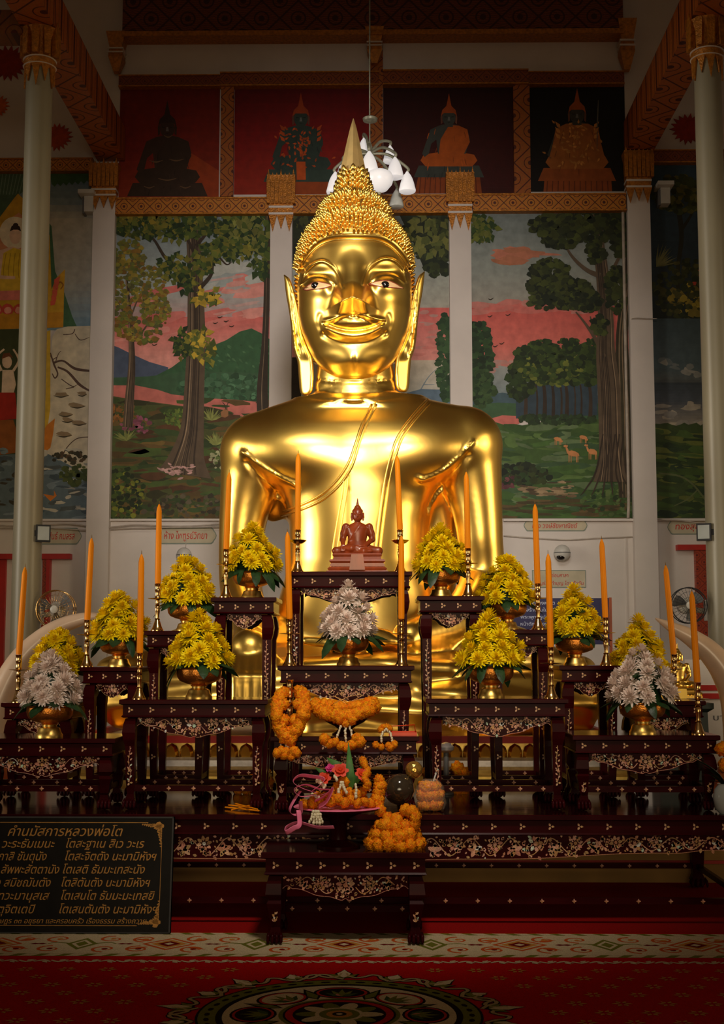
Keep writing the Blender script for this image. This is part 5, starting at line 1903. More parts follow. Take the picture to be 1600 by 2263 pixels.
def apron_depth(u, w, d0, d1):
    """Height of the scalloped apron at offset u from its middle (half width w)."""
    t = abs(u) / w
    q = min(1, max(0, (t - .10) / .78))
    base = d1 - (d1 - d0) * q * q * (3 - 2 * q)
    base += 0.07 * d1 * math.cos(t * PI * 4) * (1 - t)
    if t < 0.06:
        base -= 0.10 * d1 * (1 - t / 0.06)
    if t > 0.86:
        base -= 0.12 * d1 * math.sin((t - 0.86) / 0.14 * PI)
    return base


def inlay_apron(mb, w, d0, d1, y, zt, long=False):
    """Scrolling flowers over the apron face between -w and w, hanging from zt."""
    dep = lambda x: apron_depth(x, w, d0, d1)
    m = d1 * 0.46
    rosette(mb, 0, zt - dep(0) * 0.42, m * 0.86, y, 9)
    for s in (-1, 1):
        raised(mb, petal_shape(s * 0.004, zt - dep(0) * 0.82, m * 0.34, m * 0.10, -PI / 2 + s * 0.6), y, color=pearl())
    step = d1 * 1.05
    for s in (-1, 1):
        x = d1 * 0.95
        k = 0
        prev = (s * d1 * 0.42, zt - dep(0) * 0.5)
        while x < w - d1 * 0.22:
            dd = dep(x)
            up = k % 2 == 0
            cz = zt - dd * (0.36 if up else 0.60)
            r = min(dd * 0.36, d1 * 0.30)
            (rosette if up else star_flower)(mb, s * x, cz, r, y)
            xm = (abs(prev[0]) + x) / 2
            vine(mb, [prev, (s * xm, zt - dep(xm) * (0.82 if up else 0.14)), (s * x, zt - dd * (0.74 if up else 0.2)), (s * (x + step * 0.3), cz)], d1 * 0.035, y)
            prev = (s * (x + step * 0.3), cz)
            x += step * 0.72
            k += 1
    area = 2 * w * (d0 + d1) / 2
    for _ in range(int(area / (d1 * d1) * 34)):
        x = random.uniform(-w * 0.97, w * 0.97)
        z = zt - random.uniform(0.08, 0.9) * dep(x)
        L = d1 * random.uniform(0.08, 0.19)
        raised(mb, petal_shape(x, z, L, L * 0.32, random.uniform(0, 2 * PI)), y, color=pearl())
    # bead along the scalloped edge
    n = 40
    vine(mb, [(lerp(-w, w, i / n), zt - dep(lerp(-w, w, i / n)) + d1 * 0.03) for i in range(n + 1)], d1 * 0.022, y)


TREFOIL = MB()
for _k in range(3):
    _a = PI / 2 + 2 * PI * _k / 3 + 0.5
    raised(TREFOIL, petal_shape(0.0012 * math.cos(_a), 0.0012 * math.sin(_a), 0.0125, 0.0042, _a), 0, 0.0012, random.choice(PEARLS))
TREFOIL_ME = TREFOIL.mesh('trefoil_inlay')
TREFOIL_ME.materials.append(M['pearl'])
DIAMOND = MB()
for _k in range(4):
    _a = PI / 2 * _k
    raised(DIAMOND, petal_shape(0, 0, 0.0095, 0.0032, _a), 0, 0.0012, random.choice(PEARLS))
DIAMOND_ME = DIAMOND.mesh('diamond_inlay')
DIAMOND_ME.materials.append(M['pearl'])


def leg_mesh(h, sx, fy, kz=1.0, th=0.025):
    """Carved leg, its outer front edge bulging at the shoulder; origin at the floor."""
    mb = MB()
    prof = [(0.030, th * .92, 0), (0.06, th * .62, -.003), (0.30 * h, th * .74, -.001), (0.62 * h, th * .86, 0)]
    if h > 0.5:
        prof.insert(3, (0.5 * h, th * .74, 0))
    prof += [(h - .125 * kz, th * .88, 0.001), (h - .10 * kz, th * 1.06, 0.004), (h - .07 * kz, th * 1.16, 0.006), (h - .035 * kz, th * 1.06, 0.004), (h - .012 * kz, th * 0.92, 0)]
    prof.sort()
    mb.frustums([(z, r, r, sx * o, fy * o) for z, r, o in prof])
    return mb


def claw_mesh(sx, fy, th=0.025):
    mb = MB()
    mb.ball((0, 0, .022), th * 1.12, th * 1.12, .024, 10, 6)
    for k in range(4):
        x = (-1.5 + k) * th * 0.56
        mb.tube([(x, -th * 0.55 * 1.0, .040), (x * 1.1, -th * 1.15, .030), (x * 1.15, -th * 1.42, .012), (x * 1.1, -th * 1.36, .004)], [.006, .0072, .0062, .003], 6)
    return mb


def leg_inlay(h, th, y, kz):
    mb = MB()
    z0, z1 = max(0.06, h * 0.30), h - .135 * kz
    L = min(z1 - z0, 0.26)
    zc = z1 - L
    if L < 0.03:
        return None
    vine(mb, [(0, zc), (th * .25, zc + L * .25), (-th * .25, zc + L * .55), (0, zc + L * .85), (0, z1)], .0022, y)
    n = max(4, int(L / 0.011))
    for k in range(n):
        z = zc + L * k / n
        s = 1 if k % 2 else -1
        w = th * (0.75 if k < n * 0.8 else 0.4)
        raised(mb, petal_shape(s * .001, z, w * 0.72, w * 0.20, PI / 2 - s * 0.75), y, color=pearl())
    star_flower(mb, 0, zc + L * 0.3, th * 0.4, y)
    return mb


def make_table(label, xl, xr, ytop, Yf, depth, zfoot, group=None, ap=(0.040, 0.072), trefoils=None, th=0.022, kz=1.0, stretch=0.055, long=False, backs=True, wpx=None):
    """Table whose top front edge runs from pixel xl to xr at row ytop, front face at depth Yf, feet at height zfoot."""
    a, b = P(xl, ytop, Yf), P(xr, ytop, Yf)
    w = b.x - a.x
    h = a.z - zfoot
    t = thing('altar_table', label, 'table', ((a.x + b.x) / 2, Yf, zfoot), 0, group)
    hw = w / 2
    d = depth
    k = kz
    # top: slab with a moulded edge
    mb = MB()
    mb.frustums([(h - .023 * k, hw - .012 * k, d / 2 - .012 * k), (h - .018 * k, hw, d / 2), (h - .003, hw, d / 2), (h, hw - .003, d / 2 - .003)], 0, d / 2)
    tp_ = mb.build('tabletop', M['lacquer'], t)
    tp_.data.materials.append(M['lacquer_top'])
    for pl_ in tp_.data.polygons:
        if pl_.normal.z > .9:
            pl_.material_index = 1
    zf1, zf0 = h - .023 * k, h - .066 * k
    fy = .014 * k
    fr = MB().box(-hw + fy, hw - fy, fy, d - fy, zf0, zf1).build('frieze', M['lacquer'], t)
    n = trefoils or max(3, round(w / 0.10) + 1)
    for i in range(n):
        o = link('trefoil_inlay', TREFOIL_ME, fr, None, (lerp(-hw + .045 * k, hw - .045 * k, i / (n - 1)), fy - .0001, (zf0 + zf1) / 2 + .001))
        o.scale = (k, 1, k)
    rail = MB().frustums([(zf0 - .010 * k, hw - .016 * k, d / 2 - .016 * k), (zf0 - .006 * k, hw - .008 * k, d / 2 - .008 * k), (zf0, hw - .012 * k, d / 2 - .012 * k)], 0, d / 2).build('rail', M['lacquer'], t)
    zt = zf0 - .010 * k
    wa = hw - .022 * k - 2.1 * th
    d0, d1 = ap[0] * k, ap[1] * k

    def apron(wa, y0, y1, mtx=None):
        nn = 44
        pts = [(lerp(-wa, wa, i / nn), zt - apron_depth(lerp(-wa, wa, i / nn), wa, d0, d1)) for i in range(nn + 1)]
        m2 = MB()
        for i in range(nn):
            (x0, z0), (x1, z1) = pts[i], pts[i + 1]
            m2.add([(x0, y0, zt), (x1, y0, zt), (x1, y0, z1), (x0, y0, z0), (x0, y1, zt), (x1, y1, zt), (x1, y1, z1), (x0, y1, z0)],
                   [(3, 2, 1, 0), (4, 5, 6, 7), (2, 3, 7, 6)])
        if mtx is not None:
            m2.v = [tuple(mtx @ Vector(p)) for p in m2.v]
        return m2
    ya = .034 * k
    fa = apron(wa, ya, ya + .014).build('apron', M['lacquer'], t)
    il = MB()
    inlay_apron(il, wa, d0, d1, ya, zt - .002)
    il.build('floral_inlay', M['pearl'], fa, label='pinkish mother-of-pearl flowers and vines')
    if backs:
        apron(wa, d - ya - .014, d - ya).build('apron', M['lacquer'], t)
        wd = d / 2 - .022 * k - 2.1 * th
        for s in (-1, 1):
            apron(wd, -.007, .007, Matrix.Translation((s * (hw - .04 * k), d / 2, 0)) @ Matrix.Rotation(PI / 2, 4, 'Z')).build('apron', M['lacquer'], t)
    lx, ly = hw - .022 * k - th, .022 * k + th
    for s in (-1, 1):
        for front in (1, 0):
            m2 = leg_mesh(h - .068 * k, s, -1 if front else 1, k, th)
            y = ly if front else d - ly
            m2.v = [(x + s * lx, yy + y, z) for x, yy, z in m2.v]
            leg = m2.build('leg', M['lacquer'], t)
            c = claw_mesh(s, -1, th)
            c.v = [(x + s * lx, yy + y, z) for x, yy, z in c.v]
            c.build('claw_foot', M['lacquer'], leg, True)
            if front:
                li = leg_inlay(h - .06 * k, th, 0, k)
                if li is not None:
                    li.v = [(x + s * lx, yy + y - th * 0.93, z) for x, yy, z in li.v]
                    li.build('leg_inlay', M['pearl'], leg, label='mother-of-pearl spray down the leg')
                if h > 0.45:
                    link('trefoil_inlay', TREFOIL_ME, leg, None, (s * lx, y - th * 0.80, h * 0.24))
    if stretch:
        zc = stretch + 0.03
        for y, lab in ((ly, 1), (d - ly, 0)):
            st = MB().box(-lx, lx, y - .009, y + .009, zc - .012, zc + .012).build('stretcher', M['lacquer'], t)
            m = max(2, round(w / (0.12 if not long else 0.135)))
            for i in range(m):
                link('diamond_inlay', DIAMOND_ME, st, None, (lerp(-lx + .06, lx - .06, i / (m - 1)), y - .0091, zc))
        for s in (-1, 1):
            MB().box(s * lx - .009, s * lx + .009, ly, d - ly, zc - .012, zc + .012).build('stretcher', M['lacquer'], t)
    return t


TABLES = {}
ZL = P(800, 1800, 5.5).z          # top of the long base table
long_t = make_table('very long low dark lacquered table carrying all the smaller altar tables', -142, 1693, 1799, 5.5, 1.02, 0.0, None, (0.066, 0.098), 29, 0.036, 1.1, 0.065, True, False)
TABLES['long'] = long_t
GT = 'tiered lacquered altar tables'
EPS = 0.0006


def tab(key, label, xl, xr, ytop, Yf, depth, ap=(0.038, 0.070), tre=None, th=0.0235):
    TABLES[key] = make_table(label, xl, xr, ytop, Yf, depth, ZL + EPS, GT, ap, tre, th)


tab('C1', 'tallest altar table, bearing the small wooden seated figure', 631, 911, 1263, 6.13, .36, (0.030, 0.066), 7)
tab('C2', 'middle altar table bearing the pedestal bowl of white flowers, below the wooden figure', 613, 916, 1471, 5.86, .25, (0.034, 0.078), 7)
tab('C3', 'lowest centre altar table, hung with marigold garlands', 598, 927, 1627, 5.58, .25, (0.036, 0.064), 7)
tab('L1', 'tall narrow altar table beside the wooden figure, on the plaque side', 466, 611, 1320, 6.10, .36, (0.026, 0.064), 4)
tab('R1', 'tall narrow altar table beside the wooden figure, on the dome camera side', 922, 1071, 1317, 6.10, .36, (0.026, 0.064), 4)
tab('L2', 'narrow altar table one step below the tallest side table, plaque side', 318, 463, 1394, 6.11, .34, (0.028, 0.062), 4)
tab('R2', 'narrow altar table one step below the tallest side table, in front of the blue board', 1078, 1222, 1391, 6.11, .34, (0.028, 0.062), 4)
tab('L4', 'narrow altar table two steps down, in front of the curved tusk tip', 176, 314, 1474, 6.12, .34, (0.028, 0.062), 4)
tab('R4', 'narrow altar table two steps down, half hidden by white flowers beside the dome camera', 1236, 1376, 1471, 6.12, .34, (0.028, 0.062), 4)
tab('L5', 'lowest narrow altar table behind the white flowers on the plaque side', 2, 164, 1553, 6.13, .34, (0.028, 0.062), 4)
tab('R5', 'lowest narrow altar table behind the white flowers on the side of the tusk point', 1394, 1560, 1549, 6.13, .34, (0.028, 0.062), 4)
tab('L3', 'wide altar table in the front row with yellow flowers, plaque side of the garlands', 263, 592, 1546, 5.64, .36, (0.036, 0.080), 7)
tab('R3', 'wide altar table in the front row with yellow flowers, dome camera side of the garlands', 941, 1256, 1544, 5.64, .36, (0.036, 0.080), 7)
tab('L6', 'low wide altar table in the front row directly above the black plaque', -74, 254, 1632, 5.62, .36, (0.036, 0.080), 7)
tab('R6', 'low wide altar table in the front row at the tusk point end', 1266, 1592, 1625, 5.62, .36, (0.036, 0.080), 7)
TABLES['front'] = make_table('small low offering table standing alone on the carpet', 577, 949, 1884, 5.14, .36, 0.0035, None, (0.046, 0.080), 7, 0.026, 1.15, 0.0)
for _s in (0,):
    _t = TABLES['front']
    _st = MB().box(-.27, .27, .325, .340, .062, .088).build('stretcher', M['lacquer'], _t)
    for _i in range(5):
        link('diamond_inlay', DIAMOND_ME, _st, None, (lerp(-.22, .22, _i / 4), .3249, .075))


def top_of(key):
    t = TABLES[key]
    return t.location.z + max(v.co.z for v in [c for c in t.children if c.name.startswith('tabletop')][0].data.vertices)


TOP = {k: top_of(k) for k in TABLES}

# ------------------------------------------------------------------ chrysanthemum pyramids in footed bowls
def chrysanthemum(col, col2, seed, R=0.036):
    rng = random.Random(seed)
    mb = MB()
    for i, (n, el, L) in enumerate(((15, -6, 1.0), (14, 14, 0.96), (12, 34, 0.84), (9, 54, 0.66), (6, 74, 0.48))):
        for k in range(n):
            a = 2 * PI * (k + 0.5 * (i % 2)) / n + rng.uniform(-.1, .1)
            e = math.radians(el + rng.uniform(-8, 8))
            l = R * L * rng.uniform(0.85, 1.1)
            w = R * 0.135
            d = Vector((math.cos(a) * math.cos(e), math.sin(a) * math.cos(e), math.sin(e)))
            s = Vector((-math.sin(a), math.cos(a), 0))
            up = d.cross(s) * -1
            o = Vector((0, 0, R * 0.10 * i))
            v = [o + s * w * .35, o - s * w * .35, o + d * l * .6 - s * w - up * R * .04, o + d * l * .6 + s * w - up * R * .04, o + d * l + Vector((0, 0, R * .08)) + s * w * .35, o + d * l + Vector((0, 0, R * .08)) - s * w * .35]
            c = jit(mix(col, col2, rng.random() * 0.5 + 0.12 * i), 0.08)
            mb.add(v, [(0, 1, 2, 3), (3, 2, 5, 4)], c)
    mb.ball((0, 0, -R * .12), R * .42, R * .42, R * .22, 8, 4, mix(col, (0.05, 0.09, 0.02), 0.6))
    me = mb.mesh('flower')
    me.materials.append(M['yellow_petal'])
    return me


YEL = [chrysanthemum(lin(255, 234, 12), lin(246, 204, 4), s) for s in (1, 2, 3)]
WHT = [chrysanthemum(lin(248, 236, 226), lin(238, 214, 204), s) for s in (4, 5, 6)]


def leaf_mesh(L, w, bend, seed):
    rng = random.Random(seed)
    mb = MB()
    vs, fs = [], []
    prof = [(0, .12), (.2, .62), (.42, 1.0), (.62, .86), (.82, .52), (1, .04)]
    for i, (t, k) in enumerate(prof):
        z = -bend * L * t * t
        kk = k * rng.uniform(0.8, 1.15) * w
        vs += [(L * t, -kk, z - .12 * kk), (L * t, 0, z + .10 * kk), (L * t, kk, z - .12 * kk)]
    for i in range(len(prof) - 1):
        for j in (0, 1):
            a = i * 3 + j
            fs.append((a, a + 1, a + 4, a + 3))
    n = len(vs)
    mb.add(vs, fs)
    mb.add([(x, y, z - .0012) for x, y, z in vs], [tuple(reversed(f)) for f in fs])
    me = mb.mesh('leaf', 60)
    me.materials.append(M['leaf'])
    return me


LEAVES = [leaf_mesh(.085, .026, b, s) for b, s in ((.45, 1), (.8, 2), (.25, 3))]
LEAF_S = leaf_mesh(.05, .018, .3, 7)


def bowl_mb(k=1.0):
    mb = MB()
    return mb.lathe([(.052 * k, 0), (.052 * k, .008 * k), (.046 * k, .016 * k), (.043 * k, .026 * k), (.040 * k, .034 * k), (.028 * k, .039 * k), (.0285 * k, .046 * k), (.034 * k, .049 * k), (.029 * k, .053 * k)], 28)


def bowl_top_mb(k=1.0):
    mb = MB()
    return mb.lathe([(.028 * k, .052 * k), (.052 * k, .058 * k), (.076 * k, .068 * k), (.086 * k, .082 * k), (.089 * k, .098 * k), (.088 * k, .112 * k), (.092 * k, .117 * k), (.089 * k, .121 * k), (.082 * k, .119 * k), (.078 * k, .10 * k), (.02, .09 * k)], 32)


FLOWERS = {}


def arrangement(label, key, px, dy, top_px, half_px, kinds, group, k=1.0, seed=0, base_px=None):
    rng = random.Random(seed)
    t = TABLES[key]
    Y = t.location.y + dy
    Z = TOP[key]
    x = P(px, 1500, Y).x
    r = thing('flower_arrangement', label, 'flowers', (x, Y, Z), rng.uniform(0, 6.28), group)
    k *= 1.1
    foot = bowl_mb(k).build('bowl_foot', M['gold_dull'], r, 40, label='gilded foot of the bowl')
    bowl = bowl_top_mb(k).build('bowl', M['copper_gold'], r, 40)
    zr = .118 * k
    H = P(px, top_px, Y).z - Z - zr
    R = half_px * mpp(Y)
    MB().lathe([(.075 * k, zr - .03), (R * .62, zr + .10 * H), (R * .42, zr + .45 * H), (R * .18, zr + .80 * H), (.006, zr + .93 * H)], 12).build('green_stems', M['leaf'], r, True)
    lev = ((0.14, 0.98, 10), (0.32, 0.90, 9), (0.50, 0.74, 7), (0.69, 0.52, 5), (0.84, 0.27, 3), (0.95, 0.0, 1))
    for li, (tz, rr, n) in enumerate(lev):
        for j in range(n):
            a = 2 * PI * (j + 0.5 * (li % 2)) / n + rng.uniform(-.18, .18)
            rad = R * rr * rng.uniform(0.86, 1.06) - .012 * (rr > 0)
            z = zr + H * tz + rng.uniform(-.012, .012)
            o = link('flower', rng.choice(kinds), r)
            o.location = (rad * math.cos(a), rad * math.sin(a), z)
            tilt = math.radians(lerp(62, 30, tz) if rr > 0 else rng.uniform(0, 20)) + rng.uniform(-.15, .15)
            o.rotation_euler = Euler((0, tilt, a), 'XYZ')
            s = rng.uniform(1.05, 1.38) * (1.0 if k >= .95 else .92)
            o.scale = (s, s, s)
    for j in range(11):
        a = 2 * PI * j / 11 + rng.uniform(-.2, .2)
        o = link('leaf', rng.choice(LEAVES), r)
        o.location = (R * .58 * math.cos(a), R * .58 * math.sin(a), zr + .014 + rng.uniform(-.006, .010))
        o.rotation_euler = Euler((rng.uniform(-.3, .3), rng.uniform(-.05, .35), a), 'XYZ')
        s = rng.uniform(.95, 1.3)
        o.scale = (s, s, s)
    for j in range(7):
        a = rng.uniform(0, 6.28)
        tz = rng.uniform(.2, .65)
        o = link('leaf', LEAF_S, r)
        rad = R * lerp(.72, .3, tz)
        o.location = (rad * math.cos(a), rad * math.sin(a), zr + H * tz)
        o.rotation_euler = Euler((rng.uniform(-.4, .4), rng.uniform(-.9, .1), a), 'XYZ')
    return r


GY, GW = 'pyramids of yellow chrysanthemums', 'pyramids of white chrysanthemums'
arrangement('yellow flower pyramid in a bowl on the wide front-row table, plaque side', 'L3', 440, .17, 1358, 66, YEL, GY, 1.0, 1)
arrangement('yellow flower pyramid in a bowl on the wide front-row table, dome camera side', 'R3', 1085, .17, 1356, 66, YEL, GY, 1.0, 2)
arrangement('yellow flower pyramid beside the wooden figure, plaque side', 'L1', 556, .175, 1168, 58, YEL, GY, .95, 3)
arrangement('yellow flower pyramid beside the wooden figure, dome camera side', 'R1', 975, .175, 1172, 58, YEL, GY, .95, 4)
arrangement('yellow flower pyramid one step below the highest ones, plaque side', 'L2', 412, .175, 1236, 58, YEL, GY, .95, 5)
arrangement('yellow flower pyramid one step below the highest ones, before the blue board', 'R2', 1122, .175, 1234, 58, YEL, GY, .95, 6)
arrangement('yellow flower pyramid between two candles, in front of the curved tusk tip', 'L4', 263, .175, 1314, 60, YEL, GY, .95, 7)
arrangement('yellow flower pyramid below the dome camera, darkest red bowl', 'R4', 1272, .175, 1308, 60, YEL, GY, .95, 8)
arrangement('yellow flower pyramid mostly hidden behind white flowers, under the curved tusk', 'L5', 128, .175, 1392, 58, YEL, GY, .95, 9)
arrangement('yellow flower pyramid mostly hidden behind white flowers, beside the tusk point', 'R5', 1412, .175, 1376, 60, YEL, GY, .95, 10)
arrangement('white flower pyramid above the black plaque', 'L6', 112, .12, 1450, 64, WHT, GW, 1.0, 11)
arrangement('white flower pyramid near the tusk point and the tall outer candles', 'R6', 1418, .12, 1436, 68, WHT, GW, 1.0, 12)
arrangement('white flower pyramid below the small wooden figure', 'C2', 770, .10, 1296, 58, WHT, GW, .92, 13)

small_statue('small red-brown wooden seated figure on the tallest altar table', (P(790, 1262, 6.28).x, 6.28, TOP['C1']), P(790, 1097, 6.28).z - TOP['C1'], M['wood'])


# ------------------------------------------------------------------ candles in brass sticks
def stick(label, x, y, z, H, wide=False):
    t = thing('candlestick', label, 'candlestick', (x, y, z), 0, 'brass candlesticks on the altar tables')
    MB().lathe([(.030, 0), (.030, .004), (.026, .008), (.020, .10 * H), (.013, .20 * H), (.010, .235 * H)], 18).build('base', M['brass'], t, 40)
    pr = [(.010, .23 * H), (.0135, .25 * H), (.009, .27 * H), (.0085, .33 * H), (.0115, .42 * H), (.0125, .48 * H), (.0085, .52 * H), (.0125, .54 * H), (.0085, .56 * H), (.0105, .60 * H), (.0085, .645 * H), (.012, .67 * H)]
    MB().lathe(pr, 16).build('stem', M['brass'], t, 40)
    if wide:
        MB().lathe([(.010, .66 * H), (.024, .68 * H), (.036, .72 * H), (.042, .755 * H), (.040, .76 * H), (.012, .735 * H)], 24).build('drip_pan', M['brass'], t, 40)
    else:
        MB().lathe([(.012, .665 * H), (.043, .682 * H), (.046, .690 * H), (.012, .698 * H)], 24).build('drip_pan', M['brass'], t, 40)
    MB().lathe([(.012, .695 * H), (.0145, .72 * H), (.0128, .74 * H), (.0130, .84 * H), (.0150, .86 * H), (.0130, .88 * H), (.0150, .985 * H), (.0165, H - .001), (.0135, H)], 18).build('socket', M['brass'], t, 40)
    return t


CANDLES = [
    # tip px, foot px, table, depth on table, words, wide pan
    (56, 1246, 42, 1447, 'L5', .036, 'outermost one on the plaque side, before the curved tusk', False),
    (203, 1182, 193, 1370, 'L4', .036, 'beside the curved tusk tip', False),
    (313, 1217, 309, 1443, 'L3', .04, 'front-row one on the plaque side, beside yellow flowers', False),
    (352, 1107, 349, 1290, 'L2', .036, 'in front of the red lettered label, plaque side', False),
    (507, 1037, 500, 1214, 'L1', .036, 'before the statue\'s arm, plaque side', False),
    (659, 995, 658, 1171, 'C1', .08, 'tallest one on the plaque side of the wooden figure', True),
    (877, 1000, 884, 1171, 'C1', .08, 'tallest one on the far side of the wooden figure from the plaque', True),
    (635, 1168, 640, 1368, 'C2', .05, 'beside the white flowers below the wooden figure, plaque side', False),
    (887, 1176, 887, 1368, 'C2', .05, 'beside the white flowers below the wooden figure, dome camera side', False),
    (1030, 1036, 1034, 1212, 'R1', .036, 'before the statue\'s arm, dome camera side', False),
    (1182, 1107, 1188, 1290, 'R2', .036, 'in front of the blue board', False),
    (1211, 1216, 1217, 1430, 'R3', .04, 'front-row one below the dome camera, beside yellow flowers', False),
    (1329, 1184, 1338, 1365, 'R4', .036, 'alone at the edge of the blue board', False),
    (1470, 1242, 1489, 1446, 'R5', .036, 'passing in front of the tusk point', False),
    (1528, 1299, 1541, 1508, 'R6', .06, 'outermost one on the front row, crossing the thick tusk', False),
]
candle_t = None
for tx, ty, bx, by, key, dy, words, wide in CANDLES:
    Y = TABLES[key].location.y + dy
    z = TOP[key]
    foot = P(bx, by, Y)
    tip = P(tx, ty, Y)
    stick('brass candlestick ' + words.replace('tallest one', 'with cupped pan').replace('front-row one', 'in the front row').replace('outermost one', 'at the outer end').replace('passing', 'partly').replace('alone', 'standing').replace(', crossing the thick tusk', ' below the thick tusk'), foot.x, Y, z, foot.z - z, wide)
    d = tip - foot
    L = d.length - .016
    c = thing('candle', 'unlit orange candle, ' + words, 'candle', foot + d.normalized() * .001, 0, 'orange candles in brass sticks')
    c.rotation_euler = d.to_track_quat('Z', 'Y').to_euler()
    r = .0142
    MB().lathe([(r * .92, 0), (r, .01), (r * .94, L * .6), (r * .86, L - .034), (r * .66, L - .018), (r * .30, L - .004), (.002, L)], 18).build('wax', M['wax'], c, 50)
    MB().tube([(0, 0, L - .003), (.0008, 0, L + .008), (-.001, 0, L + .016)], [.0016, .0014, .0008], 6).build('wick', M['wick'], c, True)

# a last stick without its candle, wearing the long garland
Y = TABLES['C3'].location.y + .06
stick('brass candlestick without candle inside the long marigold garland', P(641, 1500, Y).x, Y, TOP['C3'], P(641, 1502, Y).z - TOP['C3'])

# ------------------------------------------------------------------ marigolds, jasmine and offerings
def marigold_mesh(seed, r=0.0285):
    rng = random.Random(seed)
    mb = MB()
    nu, nv = 15, 9
    vs, cs = [], []
    for i in range(nv + 1):
        th = PI * i / nv
        for k in range(nu):
            a = 2 * PI * k / nu + 0.2 * (i % 2)
            q = r * (1 + (0.17 if (i + k) % 2 else -0.10) + rng.uniform(-.08, .08))
            vs.append((q * math.sin(th) * math.cos(a), q * math.sin(th) * math.sin(a), -0.82 * q * math.cos(th)))
    for i in range(nv):
        for k in range(nu):
            a, b = i * nu + k, i * nu + (k + 1) % nu
            c = jit(mix(lin(255, 166, 12), lin(242, 118, 0), rng.random()), 0.12)
            mb.add([vs[a], vs[b], vs[b + nu], vs[a + nu]], [(0, 1, 2, 3)], c)
    me = mb.mesh('marigold')
    bm = bmesh.new()
    bm.from_mesh(me)
    bmesh.ops.remove_doubles(bm, verts=bm.verts, dist=1e-5)
    bm.to_mesh(me)
    bm.free()
    me.polygons.foreach_set('use_smooth', [True] * len(me.polygons))
    me.materials.append(M['marigold'])
    return me


MARI = [marigold_mesh(s) for s in (1, 2, 3)]


def marigolds(parent, pts, s=1.0, rng=random, js=0.12):
    for p in pts:
        o = link('marigold', rng.choice(MARI), parent)
        o.location = p
        o.rotation_euler = (rng.uniform(0, 6), rng.uniform(0, 6), rng.uniform(0, 6))
        k = s * rng.uniform(1 - js, 1 + js)
        o.scale = (k, k, k)


def strand(pts, step):
    c = smooth_path(pts, 16)
    out, acc = [c[0]], 0.0
    for a, b in zip(c[:-1], c[1:]):
        acc += (b - a).length
        if acc >= step:
            out.append(b)
            acc = 0.0
    return out


def jasmine_string(parent, pts, r=0.0055, name='jasmine_string'):
    mb = MB()
    for p in strand(pts, r * 1.5):
        a = random.uniform(0, 6.28)
        q = Vector((math.cos(a), math.sin(a), 0)) * r * .35
        mb.ball(Vector(p) + q, r * random.uniform(.8, 1.15), None, r * 1.3, 6, 4)
    return mb.build(name, M['jasmine'], parent, True, label='white jasmine buds')


def rel(o, px, py, Y):
    return P(px, py, Y) - Vector(o.location)


yc3 = TABLES['C3'].location.y
yf = yc3 - .030
g = thing('marigold_garland', 'long heart-shaped marigold garland hung over the empty candlestick', 'garland', (P(643, 1600, yf).x, yf, TOP['C3']), 0, 'marigold garlands')
L_ = [rel(g, x, y, d) for x, y, d in ((628, 1530, yf + .08), (616, 1545, yf + .04), (612, 1575, yf), (618, 1605, yf), (634, 1632, yf - .005))]
R_ = [rel(g, x, y, d) for x, y, d in ((662, 1528, yf + .08), (671, 1542, yf + .04), (672, 1572, yf), (660, 1603, yf), (640, 1636, yf - .005))]
marigolds(g, strand(L_, .021), .98)
marigolds(g, strand(R_, .021), .98)
marigolds(g, [rel(g, x, y, yf + .01) for x, y in ((626, 1556), (660, 1556), (628, 1592), (650, 1592), (640, 1615))], .9)
for x in (627, 637, 648):
    jasmine_string(g, [rel(g, 636, 1640, yf - .01), rel(g, x, 1660, yf - .012)])
marigolds(g, [rel(g, x, y, yf - .012) for x, y in ((613, 1664), (628, 1670), (644, 1671), (655, 1664), (634, 1660), (648, 1660), (622, 1660))], .72)

tr = thing('offering_bowl', 'dark footed lacquer bowl under the draped marigold garland', 'bowl', (P(763, 1625, yc3 + .1).x, yc3 + .10, TOP['C3']))
k = mpp(yc3 + .1)
MB().lathe([(.055, 0), (.055, .006), (.040, .014), (.030, .024), (.045, .036), (.078, .052), (.092, .066), (.094, .070), (.086, .066), (.02, .05)], 28).build('bowl', M['lacquer'], tr, 40)
MB().lathe([(.0945, .064), (.097, .067), (.0945, .070)], 28).build('rim', M['brass'], tr, 40)
g = thing('marigold_garland', 'thick marigold garland draped across the dark bowl with jasmine tails', 'garland', (P(763, 1600, yf).x, yf, TOP['C3']), 0, 'marigold garlands')
marigolds(g, strand([rel(g, x, y, d) for x, y, d in ((694, 1562, yf + .10), (720, 1577, yf + .04), (762, 1582, yf + .02), (802, 1574, yf + .04), (826, 1562, yf + .10))], .019), 1.02)
marigolds(g, strand([rel(g, x, y, d) for x, y, d in ((698, 1556, yf + .13), (730, 1562, yf + .10), (762, 1566, yf + .09), (800, 1560, yf + .10), (822, 1554, yf + .13))], .021), .98)
marigolds(g, [rel(g, x, y, yf + .005) for x, y in ((750, 1590), (765, 1598), (776, 1590))], .8)
for x0, x1, y1 in ((752, 742, 1634), (763, 764, 1640), (772, 782, 1634)):
    jasmine_string(g, [rel(g, x0, 1606, yf - .004), rel(g, (x0 + x1) / 2, 1620, yf - .01), rel(g, x1, y1, yf - .012)])
marigolds(g, [rel(g, x, y, yf - .014) for x, y in ((717, 1634), (728, 1643), (740, 1640), (754, 1648), (768, 1652), (778, 1646), (788, 1632), (796, 1640))], .74)
MB().tube(smooth_path([rel(g, x, y, yf + .03) for x, y in ((735, 1556), (770, 1540), (800, 1536), (772, 1550), (752, 1544), (738, 1538), (768, 1556))], 6), .0012, 5).build('straw_tie', M['brass'], g, True)

